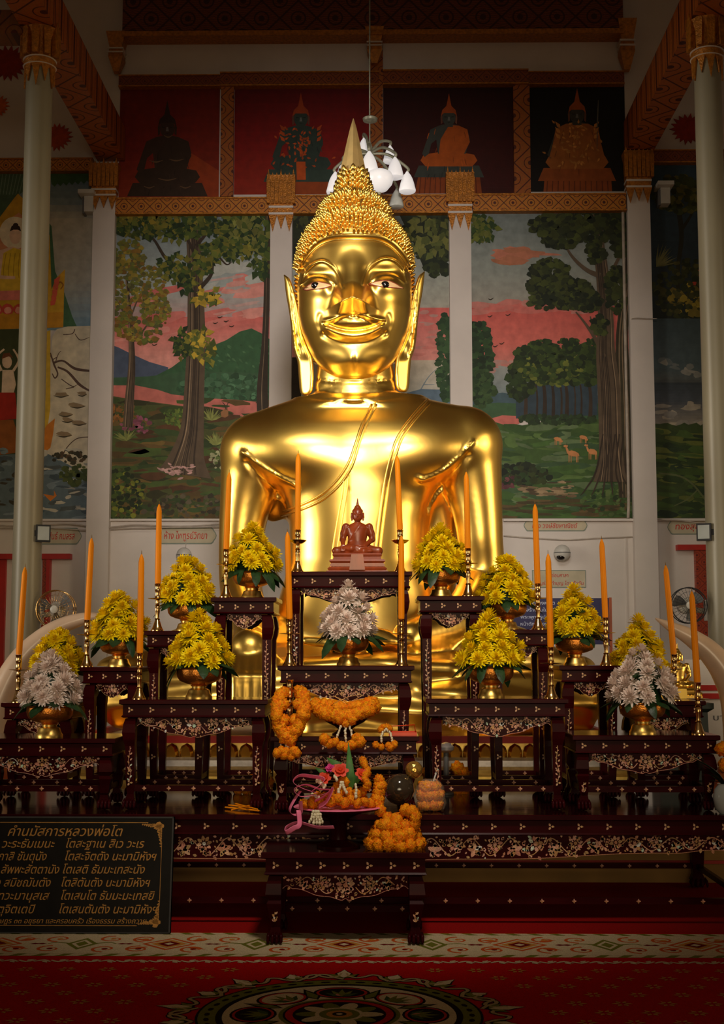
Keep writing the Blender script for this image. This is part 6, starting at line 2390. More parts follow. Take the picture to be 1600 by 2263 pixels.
g = thing('marigold_garland', 'small garland of jasmine loops and four marigolds near the orange tray', 'garland', (P(852, 1615, yf).x, yf, TOP['C3']), 0, 'marigold garlands')
marigolds(g, strand([rel(g, x, y, yf + .02) for x, y in ((842, 1612), (852, 1605), (862, 1610))], .013), .5)
for x1 in (842, 866):
    jasmine_string(g, [rel(g, 853, 1612, yf - .002), rel(g, lerp(853, x1, .8), 1622, yf - .008), rel(g, x1, 1640, yf - .010)])
marigolds(g, [rel(g, x, y, yf - .012) for x, y in ((831, 1646), (843, 1651), (858, 1647), (871, 1645), (863, 1652))], .56)

ot = thing('plastic_tray', 'open orange plastic tray at the end of the lowest centre table', 'tray', (P(890, 1620, yc3 + .12).x, yc3 + .12, TOP['C3']))
MB().box(-.055, .055, -.05, .05, 0, .006).build('base', M['orange_plastic'], ot)
for x0, x1, y0, y1 in ((-.055, .055, -.053, -.050), (-.055, .055, .050, .053), (-.058, -.055, -.053, .053), (.055, .058, -.053, .053)):
    MB().box(x0, x1, y0, y1, 0, .012).build('side', M['orange_plastic'], ot)
MB().tube([(-.05, -.03, .006), (-.045, -.03, .036), (.05, .02, .040), (.055, .03, .006)], .0022, 6).build('handle', M['orange_plastic'], ot, True)

# ---- offerings on the low front table
ft = TABLES['front']
fy0 = ft.location.y
zt = TOP['front']
trY = fy0 + .16
tray = thing('offering_tray', 'dark footed tray of flower offerings with a pink edge on the front table', 'tray', (P(748, 1800, trY).x, trY, zt))
zr = P(748, 1790, trY - .1).z - zt
MB().lathe([(.085, 0), (.085, .008), (.06, .018), (.035, .030), (.030, zr * .55), (.045, zr * .72), (.10, zr * .88), (.165, zr - .006), (.17, zr), (.155, zr - .002), (.02, zr - .012)], 32).build('tray_stand', M['lacquer'], tray, 40)
MB().lathe([(.168, zr - .001), (.176, zr + .002), (.168, zr + .006), (.15, zr + .003)], 32).build('cloth_edge', M['pink'], tray, 40)
ZT = zt + zr


def on_tray(px, py, d=0.0):
    return P(px, py, trY + d)


g = thing('marigold_garland', 'heap of marigolds and jasmine piled on the pink-edged tray', 'garland', (tray.location.x, trY, ZT + .004), 0, 'marigold garlands')
pts = []
for x, y, d in ((672, 1778, -.06), (690, 1776, -.10), (706, 1770, -.08), (730, 1772, -.12), (746, 1766, -.11), (762, 1774, -.12), (776, 1768, -.10), (790, 1776, -.11), (806, 1772, -.08), (818, 1776, -.05), (735, 1756, -.06), (752, 1750, -.08), (770, 1752, -.07), (788, 1756, -.05), (745, 1738, -.03), (760, 1728, -.05), (768, 1722, -.02), (720, 1760, 0), (700, 1762, 0), (800, 1750, 0), (740, 1770, .06), (770, 1770, .06), (800, 1765, .06), (715, 1770, .06)):
    pts.append(rel(g, x, y, trY + d))
marigolds(g, pts, .72)
marigolds(g, strand([rel(g, x, y, trY + d) for x, y, d in ((802, 1680, .02), (806, 1692, -.01), (812, 1706, -.02), (804, 1718, -.04), (812, 1730, -.05), (808, 1745, -.05))], .013), .52)
for a, b in (((755, 1730), (747, 1752)), ((757, 1730), (766, 1752)), ((785, 1735), (788, 1765)), ((700, 1726), (722, 1738)), ((706, 1720), (716, 1742)), ((738, 1716), (748, 1726)), ((690, 1756), (704, 1762))):
    jasmine_string(g, [rel(g, *a, trY - .10), rel(g, *b, trY - .115)], .0062)


def rose(label, px, py, Y, r, m):
    c = P(px, py, Y)
    t = thing('rose', label, 'flower', c, 0, 'red and orange blossoms on the tray')
    for i, (n, el, rr) in enumerate(((6, 15, 1.0), (5, 45, .75), (4, 72, .5))):
        for j in range(n):
            a = 2 * PI * j / n + i * .5
            mb = MB()
            mtx = Matrix.Rotation(a, 4, 'Z') @ Matrix.Rotation(-math.radians(el), 4, 'Y')
            vs = [mtx @ Vector(p) for p in ((0, -.2 * r, 0), (0, .2 * r, 0), (.55 * r * rr, .48 * r, .08 * r), (.55 * r * rr, -.48 * r, .08 * r), (r * rr, .2 * r, -.05 * r), (r * rr, -.2 * r, -.05 * r))]
            mb.add(vs, [(0, 1, 2, 3), (3, 2, 4, 5)])
            mb.build('petal', m, t)
    t.rotation_euler = (math.radians(50), 0, random.uniform(-.4, .4))
    return t


RED = mat('red_orange_petal', lin(226, 62, 24), .6, var=.2)
MAG = mat('magenta_petal', lin(214, 44, 130), .6, var=.2)
rose('largest red blossom beside the tall green leaf on the tray', 752, 1704, trY - .06, .034, RED)
rose('red blossom above the pink ribbon bow on the tray', 716, 1722, trY - .06, .030, RED)
rose('small magenta blossom between the green leaves on the tray', 730, 1698, trY - .05, .020, MAG)
rose('orange blossom at the marigold strand end of the tray', 800, 1712, trY - .03, .030, RED)


def big_leaf(label, base, tip, w, Y, dY):
    a, b = P(*base, Y), P(*tip, Y + dY)
    d = b - a
    L = d.length
    t = thing('leaf', label, 'leaf', a, 0, 'green leaves on the tray')
    s = Vector((d.z, 0, -d.x)).normalized()
    nrm = s.cross(d).normalized()
    mb = MB()
    vs, fs = [], []
    for i, (q, k) in enumerate(((0, .25), (.15, .8), (.3, 1), (.5, .85), (.7, .55), (.88, .25), (1, .01))):
        c = d * q + nrm * (math.sin(q * PI) * L * .08)
        vs += [c - s * w * k, c + nrm * w * .18 * k, c + s * w * k]
    for i in range(6):
        for j in (0, 1):
            q = i * 3 + j
            fs.append((q, q + 1, q + 4, q + 3))
    mb.add(vs, fs)
    mb.add([v + nrm * -.0012 for v in vs], [tuple(reversed(f)) for f in fs])
    mb.build('blade', M['leaf_bright'], t, 60)
    MB().tube([Vector((0, 0, 0)), d * .5 + nrm * L * .085, d * .97], [.0016, .0012, .0004], 5).build('midrib', M['leaf_bright'], t, True)


big_leaf('tall upright green leaf rising from the middle of the tray', (776, 1748), (770, 1640), .017, trY - .05, .01)
big_leaf('broad green leaf leaning over the red blossoms toward the plaque', (762, 1702), (722, 1674), .016, trY - .04, 0)
big_leaf('narrow green leaf behind the pink ribbon bow', (722, 1712), (696, 1696), .010, trY - .03, 0)
big_leaf('green leaf behind the orange strand of the tray', (782, 1735), (800, 1690), .015, trY, 0)

rb = thing('ribbon', 'glossy pink ribbon bow trailing off the tray', 'ribbon', on_tray(690, 1760, -.13))
for nm, pts, w in (('loop', ((700, 1752), (668, 1742), (648, 1728), (662, 1714), (690, 1716), (716, 1722), (706, 1736), (690, 1748)), .010),
                   ('loop', ((696, 1756), (664, 1760), (650, 1744), (676, 1734), (706, 1744), (730, 1746), (716, 1760), (696, 1770)), .010),
                   ('loop', ((700, 1760), (724, 1752), (735, 1742), (722, 1770), (704, 1782)), .009),
                   ('tail', ((664, 1748), (650, 1768), (640, 1790), (648, 1800), (664, 1796), (664, 1770)), .008),
                   ('tail', ((660, 1790), (662, 1822), (650, 1830), (632, 1840), (634, 1828), (660, 1818), (700, 1828), (738, 1828)), .008)):
    c = smooth_path([P(x, y, trY - .135 - .02 * math.sin(i)) - rb.location for i, (x, y) in enumerate(pts)], 6)
    MB().tube(c, w * 1.25, 8, flat=0.10).build(nm, M['pink'], rb, True)

jp = thing('jasmine_pendant', 'bunch of white jasmine buds hanging below the pink-edged tray', 'garland', on_tray(698, 1800, -.19))
for x in (684, 692, 699, 706, 714):
    jasmine_string(jp, [rel(jp, 698 + (x - 698) * .4, 1794, trY - .19), rel(jp, x, 1822 - abs(x - 699) * .3, trY - .195)], .006)

hy = fy0 + .10
g = thing('marigold_garland', 'large heap of marigold garland on the front table beside the smoky jar', 'garland', (P(872, 1850, hy).x, hy, zt), 0, 'marigold garlands')
pts = []
rng2 = random.Random(5)
for layer, (z, r, n) in enumerate(((.022, .085, 14), (.022, .045, 7), (.055, .072, 11), (.055, .03, 5), (.088, .050, 8), (.112, .022, 3))):
    for j in range(n):
        a = 2 * PI * j / n + layer
        pts.append(Vector((r * math.cos(a) * 1.12, r * math.sin(a) * .9, z + rng2.uniform(-.004, .004))))
marigolds(g, pts, .98, rng2)
marigolds(g, strand([rel(g, x, y, d) for x, y, d in ((838, 1724, hy + .06), (840, 1740, hy + .05), (836, 1758, hy + .04), (834, 1776, hy + .03), (842, 1794, hy + .01))], .024), .84, rng2)
marigolds(g, strand([rel(g, x, y, d) for x, y, d in ((896, 1790, hy - .02), (912, 1796, hy - .03), (918, 1812, hy - .03), (912, 1828, hy - .03))], .024), .9, rng2)

jy = hy + .13
jar = thing('glass_jar', 'round smoky glass jar tilted behind the heap of marigolds', 'jar', P(882, 1744, jy))
jar.rotation_euler = (0, math.radians(38), 0)
jar_r = 34 * mpp(jy)
MB().lathe([(.01, -jar_r * .98), (jar_r * .55, -jar_r * .84), (jar_r * .86, -jar_r * .5), (jar_r, 0), (jar_r * .86, jar_r * .5), (jar_r * .5, jar_r * .86), (jar_r * .24, jar_r * 1.0), (jar_r * .22, jar_r * 1.16)], 28).build('body', M['smoke_glass'], jar, True)
MB().lathe([(.008, jar_r * 1.0), (.010, jar_r * 1.14), (.006, jar_r * 1.2)], 14).build('neck', M['brass'], jar, 40)
MB().ball((0, 0, jar_r * 1.55), 19 * mpp(jy), None, None, 14, 9).build('stopper', M['amber_glass'], jar, 20, label='faceted amber stopper')

by = hy + .12
bag = thing('drink_bag', 'clear plastic bag of orange flowers with a white straw', 'bag', (P(950, 1800, by).x, by, ZL + .0006 if by > 5.5 else zt))
bag.location = P(950, 1796, 5.62)
bag.location.z = ZL + .0006
bx = lambda px, py, d=0: P(px, py, 5.62 + d) - bag.location
hB = bx(950, 1722).z
bm = MB()
vs, fs = [], []
rows = ((.0, .62), (.05, .9), (.25, 1.05), (.5, 1.0), (.75, .9), (.9, .66), (1.0, .42))
ns = 18
for t, kk in rows:
    for j in range(ns):
        a = 2 * PI * j / ns
        q = .064 * kk * (1 + .07 * math.sin(a * 5 + t * 9))
        vs.append((q * math.cos(a), q * .7 * math.sin(a), hB * t + .002))
for i in range(len(rows) - 1):
    for j in range(ns):
        fs.append((i * ns + j, i * ns + (j + 1) % ns, (i + 1) * ns + (j + 1) % ns, (i + 1) * ns + j))
fs.append(tuple(reversed(range(ns))))
bm.add(vs, fs)
bm.build('film', M['plastic_bag'], bag, True)
inner = []
for z, r, n in ((.026, .032, 6), (.066, .036, 7), (.104, .028, 5)):
    for j in range(n):
        a = 2 * PI * j / n + z * 40
        inner.append(Vector((r * math.cos(a), r * .5 * math.sin(a), min(z, hB - .03))))
marigolds(bag, inner, .8, rng2)
MB().tube([bx(948, 1760), bx(964, 1707)], .0032, 8).build('straw', M['plastic_white'], bag, True)

# ---- small things on the long table
for i, (x0, y0, x1, y1) in enumerate(((498, 1784, 574, 1792), (505, 1779, 560, 1786), (520, 1776, 570, 1789), (512, 1790, 552, 1780))):
    a, b = PF(x0, y0, ZL + .006 + .006 * i), PF(x1, y1, ZL + .006 + .006 * i)
    t = thing('small_candle', ('thin yellow candle lying nearest the table edge, lowest of the crossed pile', 'thin yellow candle lying second in the crossed pile', 'thin yellow candle lying third in the crossed pile', 'thin yellow candle lying on top of the crossed pile')[i], 'candle', a, 0, 'thin yellow candles lying on the long table')
    t.rotation_euler = (b - a).to_track_quat('Z', 'Y').to_euler()
    L = (b - a).length
    MB().lathe([(.0032, 0), (.0032, L - .006), (.001, L)], 8).build('wax', M['wax'], t, 40)
    MB().tube([(0, 0, L - .002), (0, 0, L + .008)], .0007, 5).build('wick', M['wick'], t)

g = thing('marigold_garland', 'marigold heap on the long table behind the wide plaque-side table', 'garland', (P(556, 1712, 6.29).x, 6.29, ZL), 0, 'marigold garlands')
marigolds(g, [Vector((x, y, z)) for x, y, z in ((-.06, 0, .02), (-.02, -.02, .02), (.03, 0, .02), (.07, -.01, .02), (0, .01, .055), (.045, 0, .055), (.06, .01, .085), (.03, .02, .09), (.075, 0, .055), (-.035, .02, .045))], 1.0, rng2)
g = thing('marigold_garland', 'orange garland around the silver-topped stand behind the wide table', 'garland', (P(985, 1705, 6.30).x, 6.30, ZL), 0, 'marigold garlands')
marigolds(g, [Vector((s * x, y, z)) for s in (-1, 1) for x, y, z in ((.055, 0, .02), (.085, .01, .02), (.06, 0, .06), (.08, .01, .095), (.055, .0, .115))], 1.1, rng2)
st = thing('silver_stand', 'small stand with shiny silver top ringed by orange garland', 'stand', (P(986, 1705, 6.28).x, 6.28, ZL))
zz = P(986, 1640, 6.28).z - ZL
MB().lathe([(.035, 0), (.035, .008), (.014, .02), (.012, zz - .05), (.02, zz - .045)], 18).build('stem', M['grey_plastic'], st, 40)
MB().lathe([(.018, zz - .048), (.036, zz - .036), (.038, zz - .022), (.022, zz - .006), (.004, zz)], 20).build('cap', M['silver'], st, 40)
rp = thing('red_packet', 'crumpled red packet on the long table behind the wide table', 'packet', (P(1022, 1705, 6.32).x, 6.32, ZL))
MB().frustums([(0, .05, .03), (.03, .058, .034), (.07, .045, .026, .01, 0), (.10, .018, .014, .024, 0)]).build('wrapper', M['red_paint'], rp)

vy = 5.555
vs_ = thing('glass_vase', 'round pale glass vase with green leaves cut off by the picture edge', 'vase', (P(1604, 1790, vy).x, vy, ZL))
MB().lathe([(.026, 0), (.044, .02), (.050, .06), (.044, .095), (.030, .115), (.032, .12)], 24).build('vase_body', M['lens'], vs_, 40)
for i, (x, y) in enumerate(((1578, 1682), (1590, 1668), (1572, 1700), (1606, 1660), (1586, 1712))):
    d = P(x, y, vy) - vs_.location - Vector((0, 0, .11))
    o = link('leaf', LEAVES[i % 3], vs_)
    o.data.materials[0] = M['leaf']
    o.location = (0, 0, .11)
    o.rotation_euler = d.to_track_quat('X', 'Z').to_euler()
    kk = d.length / .085
    o.scale = (kk, kk, kk)
marigolds(vs_, [P(1600, 1655, vy) - vs_.location, P(1606, 1690, vy - .02) - vs_.location], 1.1, rng2)

# ------------------------------------------------------------------ carpet with border and medallion
CR, CRD = lin(184, 8, 5), lin(110, 6, 5)
CREAM, OLIVE, DARK, GOLDC, ORNG = lin(206, 186, 150), lin(112, 112, 36), lin(28, 12, 8), lin(196, 132, 56), lin(196, 84, 28)
ct = Painter(lambda x, y, h: (x, y, 0.0022 + h), 0.00016)
X0, X1, Y1C, Y0C = -2.4, 2.4, 5.385, 2.6
ct.poly([(X0, Y0C), (X1, Y0C), (X1, Y1C), (X0, Y1C)], CR)
ct.up()
ct.poly([(X0, 4.965), (X1, 4.965), (X1, 5.375), (X0, 5.375)], OLIVE)
ct.up()
ct.poly([(X0, 5.005), (X1, 5.005), (X1, 5.338), (X0, 5.338)], CREAM)
x = X0
while x < X1:
    for y0, y1, s in ((4.968, 5.003, 1), (5.340, 5.372, -1)):
        ct.poly([(x, y0), (x + .05, y0), (x + .05 + .03 * s, y1), (x + .03 * s, y1)], CREAM)
    x += .085


def ring(cx, cy, r0, r1, col, n=72):
    for k in range(n):
        a, b = 2 * PI * k / n, 2 * PI * (k + 1) / n
        ct.poly([(cx + r0 * math.cos(a), cy + r0 * math.sin(a)), (cx + r1 * math.cos(a), cy + r1 * math.sin(a)), (cx + r1 * math.cos(b), cy + r1 * math.sin(b)), (cx + r0 * math.cos(b), cy + r0 * math.sin(b))], col)


def disc(cx, cy, rx, ry, col, n=20, rot=0.0):
    ct.poly([(cx + rx * math.cos(2 * PI * k / n) * math.cos(rot) - ry * math.sin(2 * PI * k / n) * math.sin(rot), cy + rx * math.cos(2 * PI * k / n) * math.sin(rot) + ry * math.sin(2 * PI * k / n) * math.cos(rot)) for k in range(n)], col)


def spiral(cx, cy, r, turns, a0, w, col, s=1):
    ct.stroke([(cx + r * (1 - .75 * t) * math.cos(a0 + s * t * turns * 2 * PI), cy + r * (1 - .75 * t) * math.sin(a0 + s * t * turns * 2 * PI), w * (1 - .5 * t)) for t in np.linspace(0, 1, 12)], w, col, 2)


ct.up()
bx0 = PF(763, 2068).x
yb = 5.17
for i in range(-8, 9):
    cx = bx0 + i * .33
    if i % 2 == 0:
        for rx, ry, c in ((.105, .105, ORNG), (.085, .085, CREAM), (.07, .07, GOLDC), (.045, .045, CRD), (.02, .02, CREAM)):
            ct.poly([(cx - rx, yb), (cx, yb - ry), (cx + rx, yb), (cx, yb + ry)], c)
            ct.up()
        ct.layer -= 5
        for s in (-1, 1):
            for q in (-1, 1):
                ct.leaf(cx + s * .07, yb + q * .05, .09, .016, math.atan2(q * .5, s), ORNG)
    else:
        for rx, ry, c in ((.06, .10, OLIVE), (.04, .07, CREAM), (.025, .045, OLIVE)):
            ct.poly([(cx - rx, yb), (cx, yb - ry), (cx + rx, yb), (cx, yb + ry)], c)
            ct.up()
        ct.layer -= 3
        for s in (-1, 1):
            ct.stroke([(cx + s * .03, yb, .012), (cx + s * .10, yb + .02, .010), (cx + s * .13, yb, .006)], .01, OLIVE)
    for s in (-1, 1):
        mx = cx + s * .165 * .62
        spiral(mx, yb + .085, .052, 1.1, PI / 2 * s, .014, ORNG, s)
        spiral(mx, yb - .085, .052, 1.1, -PI / 2 * s, .014, ORNG, -s)
        disc(mx, yb + .085, .012, .012, GOLDC, 8)
        disc(mx, yb - .085, .012, .012, CRD, 8)
        ct.leaf(mx + s * .03, yb, .05, .012, 0 if s > 0 else PI, CRD)
ct.layer += 6
x = X0
k = 0
while x < X1:
    s = 1 if k % 2 else -1
    ct.stroke([(x, 4.885 + s * .012, .008), (x + .03, 4.885 - s * .012, .016), (x + .06, 4.885 + s * .014, .008)], .012, CREAM, 3)
    ct.leaf(x + .03, 4.885, .035, .010, s * .9, CREAM)
    x += .058
    k += 1
MC = PF(750, 2246)
r_out = .60
row_i = 0
y = 4.76
FL = lin(196, 132, 60)
while y > 2.9:
    x = X0 + (.07 if row_i % 2 else 0)
    while x < X1:
        if math.hypot(x - MC.x, y - MC.y) > r_out + .03:
            for kk in range(6):
                a = PI / 3 * kk
                ct.leaf(x + .008 * math.cos(a), y + .008 * math.sin(a), .026, .0075, a, FL)
        x += .142
    y -= .108
    row_i += 1
# medallion
cx, cy = MC.x, MC.y
ct.up()
n = 18
pol = lambda r, a: (cx + r * math.cos(a), cy + r * math.sin(a))
for k in range(n):          # scrolling stems between pointed leaves, dark outline first
    a = 2 * PI * k / n + PI / 2
    st = 2 * PI / n
    stem = [(.445, 0), (.475, .22), (.505, .30), (.515, .46), (.485, .58), (.468, .74), (.49, .90), (.53, .95)]
    big = k % 2 == 0
    L = .115 if big else .075
    for lay, extra, cols in ((0, .009, (DARK, DARK, DARK)), (1, 0, (lin(176, 150, 106), CREAM, OLIVE))):
        if lay:
            ct.up()
        for m in (1, -1):
            if m < 0 and big:
                continue
            ct.stroke([pol(r, a + m * q * st) + ((.013 if i < 6 else .008) + extra,) for i, (r, q) in enumerate(stem)], .01, cols[0], 3)
        for t, LL, w, c in ((0, L, .024, cols[1]), (.75, L * .62, .015, cols[2]), (-.75, L * .62, .015, cols[2])):
            x0, y0 = pol(.462 + (0 if not lay else .004), a)
            ca, sa = math.cos(a + t), math.sin(a + t)
            LL, w = LL + extra, w + extra * .8
            ct.poly([(x0 + px_ * ca - py_2 * sa, y0 + px_ * sa + py_2 * ca) for px_, py_2 in ((-extra, 0), (LL * .25, w * .7), (LL * .5, w), (LL * .72, w * .45), (LL, 0), (LL * .72, -w * .45), (LL * .5, -w), (LL * .25, -w * .7))], c)
    ct.layer -= 1
ct.up()
ct.layer += 2
ring(cx, cy, 0, .436, DARK)
ct.up()
ring(cx, cy, .375, .428, OLIVE)
ct.up()
for k in range(44):
    a = 2 * PI * k / 44
    disc(cx + .402 * math.cos(a), cy + .402 * math.sin(a), .018, .009, DARK, 8, a + PI / 2)
ring(cx, cy, .355, .375, DARK)
ring(cx, cy, 0, .355, CREAM)
ct.up()
for k in range(8):
    a = 2 * PI * k / 8 + PI / 2
    ex, ey = math.cos(a), math.sin(a)
    q = lambda r, t: (cx + r * ex - t * ey, cy + r * ey + t * ex)
    mid = q(.262, 0)
    disc(*mid, .072, .092, DARK, 20, a)
    ct.up()
    disc(*mid, .064, .083, lin(186, 40, 24), 20, a)
    ct.up()
    disc(*mid, .056, .074, CREAM if k % 2 else DARK, 20, a)
    ct.up()
    for t in (-.9, -.45, 0, .45, .9):
        L = .09 - .02 * abs(t)
        ct.leaf(*q(.215, 0), L, .013, a + t, OLIVE if abs(t) in (.45, 0) else lin(64, 82, 40))
    disc(*q(.236, 0), .016, .02, lin(206, 120, 110), 10, a)
    ct.layer -= 3
    b = a + PI / 8
    ct.leaf(cx + .19 * math.cos(b), cy + .19 * math.sin(b), .14, .030, b, DARK)
    ct.up()
    ct.leaf(cx + .20 * math.cos(b), cy + .20 * math.sin(b), .11, .018, b, OLIVE)
    ct.layer -= 1
ct.layer += 5
for r, c in ((.185, OLIVE), (.172, DARK), (.165, lin(190, 30, 20)), (.142, DARK)):
    ring(cx, cy, 0, r, c, 48)
    ct.up()
for k in range(10):
    a = 2 * PI * k / 10
    disc(cx + .085 * math.cos(a), cy + .085 * math.sin(a), .05, .026, OLIVE if k % 2 else CREAM, 12, a)
ct.up()
for r, c in ((.075, CREAM), (.062, OLIVE), (.04, GOLDC), (.022, DARK), (.010, CREAM)):
    ring(cx, cy, 0, r, c, 24)
    ct.up()
ct.mb.box(X0, X1, Y0C, Y1C, 0.0003, 0.0020, CR)
carpet = ct.mb.build('carpet', M['carpet'])
tag(carpet, 'red patterned carpet with cream border and round flower medallion', 'carpet')
TABLES['front'].location.z = 0.0022 + ct.layer * ct.step * 0 + 0.0016


# ------------------------------------------------------------------ lettering
def text_mesh(body, shear=0.0, extrude=0.0004, offset=0.0):
    cu = bpy.data.curves.new('lettering', 'FONT')
    cu.body = body
    cu.size = 1.0
    cu.shear = shear
    cu.resolution_u = 3
    cu.offset = offset
    o = bpy.data.objects.new('lettering', cu)
    COL.objects.link(o)
    me = bpy.data.meshes.new_from_object(o.evaluated_get(bpy.context.evaluated_depsgraph_get()))
    bpy.data.objects.remove(o)
    bpy.data.curves.remove(cu)
    return me


def lettering(parent, body, x0, x1, z, hgt, y, m, shear=0.0, offset=0.0, label=None):
    """Lettering facing -Y between x0 and x1 on the baseline z (parent space); hgt scales the letters if given."""
    me = text_mesh(body, shear, 0, offset)
    n = len(me.vertices)
    co = np.empty(n * 3, np.float32)
    me.vertices.foreach_get('co', co)
    co = co.reshape(-1, 3)
    w = co[:, 0].max() - co[:, 0].min()
    sx = (x1 - x0) / w
    sz = hgt if hgt else sx
    out = np.stack([x0 + (co[:, 0] - co[:, 0].min()) * sx, np.full(n, y), z + co[:, 1] * sz], 1)
    me.vertices.foreach_set('co', out.astype(np.float32).ravel())
    me.update()
    me.materials.clear()
    me.materials.append(m)
    return link('lettering', me, parent, label)


# black plaque with a chant in gold letters
bp = PF(372, 2063, 0.0045)
tp = P(386, 1805, bp.y + .062)
lean = math.atan2(tp.y - bp.y, tp.z - bp.z)
PH = math.hypot(tp.y - bp.y, tp.z - bp.z)
PW = 486 * mpp(bp.y + .03)
pq = thing('plaque', 'black stone plaque with gold Thai lettering leaning before the long table', 'sign', (tp.x - .002, bp.y, 0.0045))
pq.rotation_euler = (-lean, 0, 0)
Minv = (Matrix.Translation(pq.location) @ Matrix.Rotation(-lean, 4, 'X')).inverted()


def on_plaque(px, py):
    d = RCAM @ Vector(((px - W_PX / 2) / F_PX, -(py - H_PX / 2) / F_PX, -1.0))
    a, b = Minv @ CAM_LOC, Minv.to_3x3() @ d
    t = -a.y / b.y
    q = a + b * t
    return q.x, q.z


MB().box(-PW, 0, 0, .022, 0, PH).build('panel', M['plaque'], pq)
fr = MB()
for x0, x1, z0, z1 in ((-PW, 0, PH - .006, PH), (-.006, 0, 0, PH), (-PW, 0, 0, .004)):
    fr.box(x0, x1, -.004, .024, z0, z1)
fr.build('edge_strip', M['black_metal'], pq)
ex, ez = on_plaque(361, 1818)
ex2, ez2 = on_plaque(368, 2046)
bl = MB()
bl.box(-PW, ex - .06, -.0012, 0, ez - .0012, ez + .0012)
bl.box(ex - .0045, ex - .0025, -.0012, 0, ez2 + .075, ez - .075)
bl.box(-PW, ex - .09, -.0012, 0, ez2 - .0012, ez2 + .0012)
bl.build('border_line', M['letter_gold'], pq)
for zc, s in ((ez, -1), (ez2, 1)):
    co = MB()
    for i in range(9):
        t = i / 8
        for (ax, az, ang) in ((ex - .006 - .075 * t, zc + s * .004, s * (PI / 2 + .5)), (ex - .004, zc + s * (.006 + .085 * t), PI)):
            L = .026 * (1 - .72 * t)
            raised(co, petal_shape(ax, az, L, L * .36, ang + random.uniform(-.4, .4)), 0, .0012)
            raised(co, petal_shape(ax, az, L * .7, L * .26, ang - s * .9), 0, .0012)
    for i in range(5):
        raised(co, petal_shape(ex - .006, zc + s * .006, .040 - .004 * i, .007, PI + s * -.25 * (i + 1)), 0, .0014)
    co.build('corner_ornament', M['letter_gold'], pq)
LINES = [
    ('คำนมัสการหลวงพ่อโต', 17, 271, 1847, 1.0),
    ('ง วะระธัมเมนะ', -14, 121, 1873, 1), ('โตสะฐาเน สิเว วะเร', 146, 319, 1873, 1),
    ('กาสิ ชันตุนัง', -4, 103, 1901, 1), ('โตสะจิตตัง นะมามิหังฯ', 144, 346, 1901, 1),
    ('สัพพะสัตตานัง', 2, 131, 1930, 1), ('โตเสติ ธัมมะเทสะนัง', 139, 320, 1930, 1),
    ('ง สมิชฌันตัง', -9, 112, 1959, 1), ('โตสิตันตัง นะมามิหังฯ', 136, 332, 1959, 1),
    ('เทวะมานุสเส', -12, 110, 1988, 1), ('โตเสนโต ธัมมะมะเทสยิ', 135, 342, 1988, 1),
    ('ตุจิตเตปิ', -5, 78, 2018, 1), ('โตเสนตันตัง นะมามิหังฯ', 131, 348, 2018, 1),
    ('ราษฎร ๓๓ อยุธยา และครอบครัว เรืองธรรม สร้างถวาย', -16, 324, 2040, 0.6),
]
for body, x0, x1, yb_, k in LINES:
    a, z = on_plaque(x0, yb_)
    b, _ = on_plaque(x1, yb_)
    lettering(pq, body, a, b, z, (.052 if k == 1.0 and yb_ < 1850 else .045) * k / 1.0, -.0014, M['letter_gold'], 0.28, 0.004)


# ------------------------------------------------------------------ things on the back wall
def wall_label(label, x0, x1, y0, y1, body, tx0, tx1, ty, m='letter_red', edge='label_edge', Y=YW):
    a, b = P(x0, y1, Y), P(x1, y0, Y)
    w, h = b.x - a.x, b.z - a.z
    t = thing('name_label', label, 'sign', ((a.x + b.x) / 2, Y, a.z))
    r = h / 2
    pts = []
    for s in (1, -1):
        for k in range(9):
            an = -PI / 2 + PI * k / 8
            rr = r * (1 + .12 * math.cos(an * 4))
            pts.append((s * (w / 2 - r * .6 + rr * .6 * math.cos(an)), r + s * rr * .98 * math.sin(an)))
    MB().plate(pts, -.005, -.001).build('label_plate', EDGE, t)
    MB().plate([(x * .975, r + (z - r) * .86) for x, z in pts], -.008, -.004).build('label_face', M['paper'], t)
    c, d = P(tx0, ty, Y), P(tx1, ty, Y)
    lettering(t, body, c.x - t.location.x, d.x - t.location.x, c.z - a.z, h * .62, -.0088, M[m], 0.12, 0.006)
    return t


EDGE = mat('grey_green_edge', lin(128, 140, 128), .8)
wall_label('cream label with red lettering half behind the plaque-side column', 78, 180, 1168, 1202, 'พันธ์ กมลรส', 106, 166, 1192)
wall_label('cream label with red lettering below the tree and river mural', 346, 478, 1167, 1201, 'ห้าง ไพฑูรย์วิทยา', 363, 458, 1191)
wall_label('cream label with red lettering above the dome camera', 1158, 1297, 1150, 1173, 'ห้าง วงษ์ชัยพาณิชย์', 1176, 1276, 1167)
wall_label('cream label with faint red lettering by the camera-side floodlight', 1476, 1580, 1150, 1180, 'นายทองสุข ใจดี'[3:9], 1492, 1545, 1170)

a, b = P(1176, 1299, YW), P(1294, 1260, YW)
ws = thing('wall_notice', 'rectangular cream notice with two red lines of text under the dome camera', 'sign', ((a.x + b.x) / 2, YW, a.z))
w, h = (b.x - a.x) / 2, b.z - a.z
MB().box(-w, w, -.006, -.001, 0, h).build('notice_edge', EDGE, ws)
MB().box(-w + .006, w - .006, -.009, -.005, .006, h - .006).build('notice_face', M['paper'], ws)
lettering(ws, 'ซ่อมศาลา', -.06, .08, h * .60, h * .30, -.0098, M['letter_red'], .1, .006)
lettering(ws, 'เชิญร่วมทำบุญ โดยทั่วกัน', -w + .02, w - .02, h * .16, h * .28, -.0098, M['letter_red'], .1, .006)


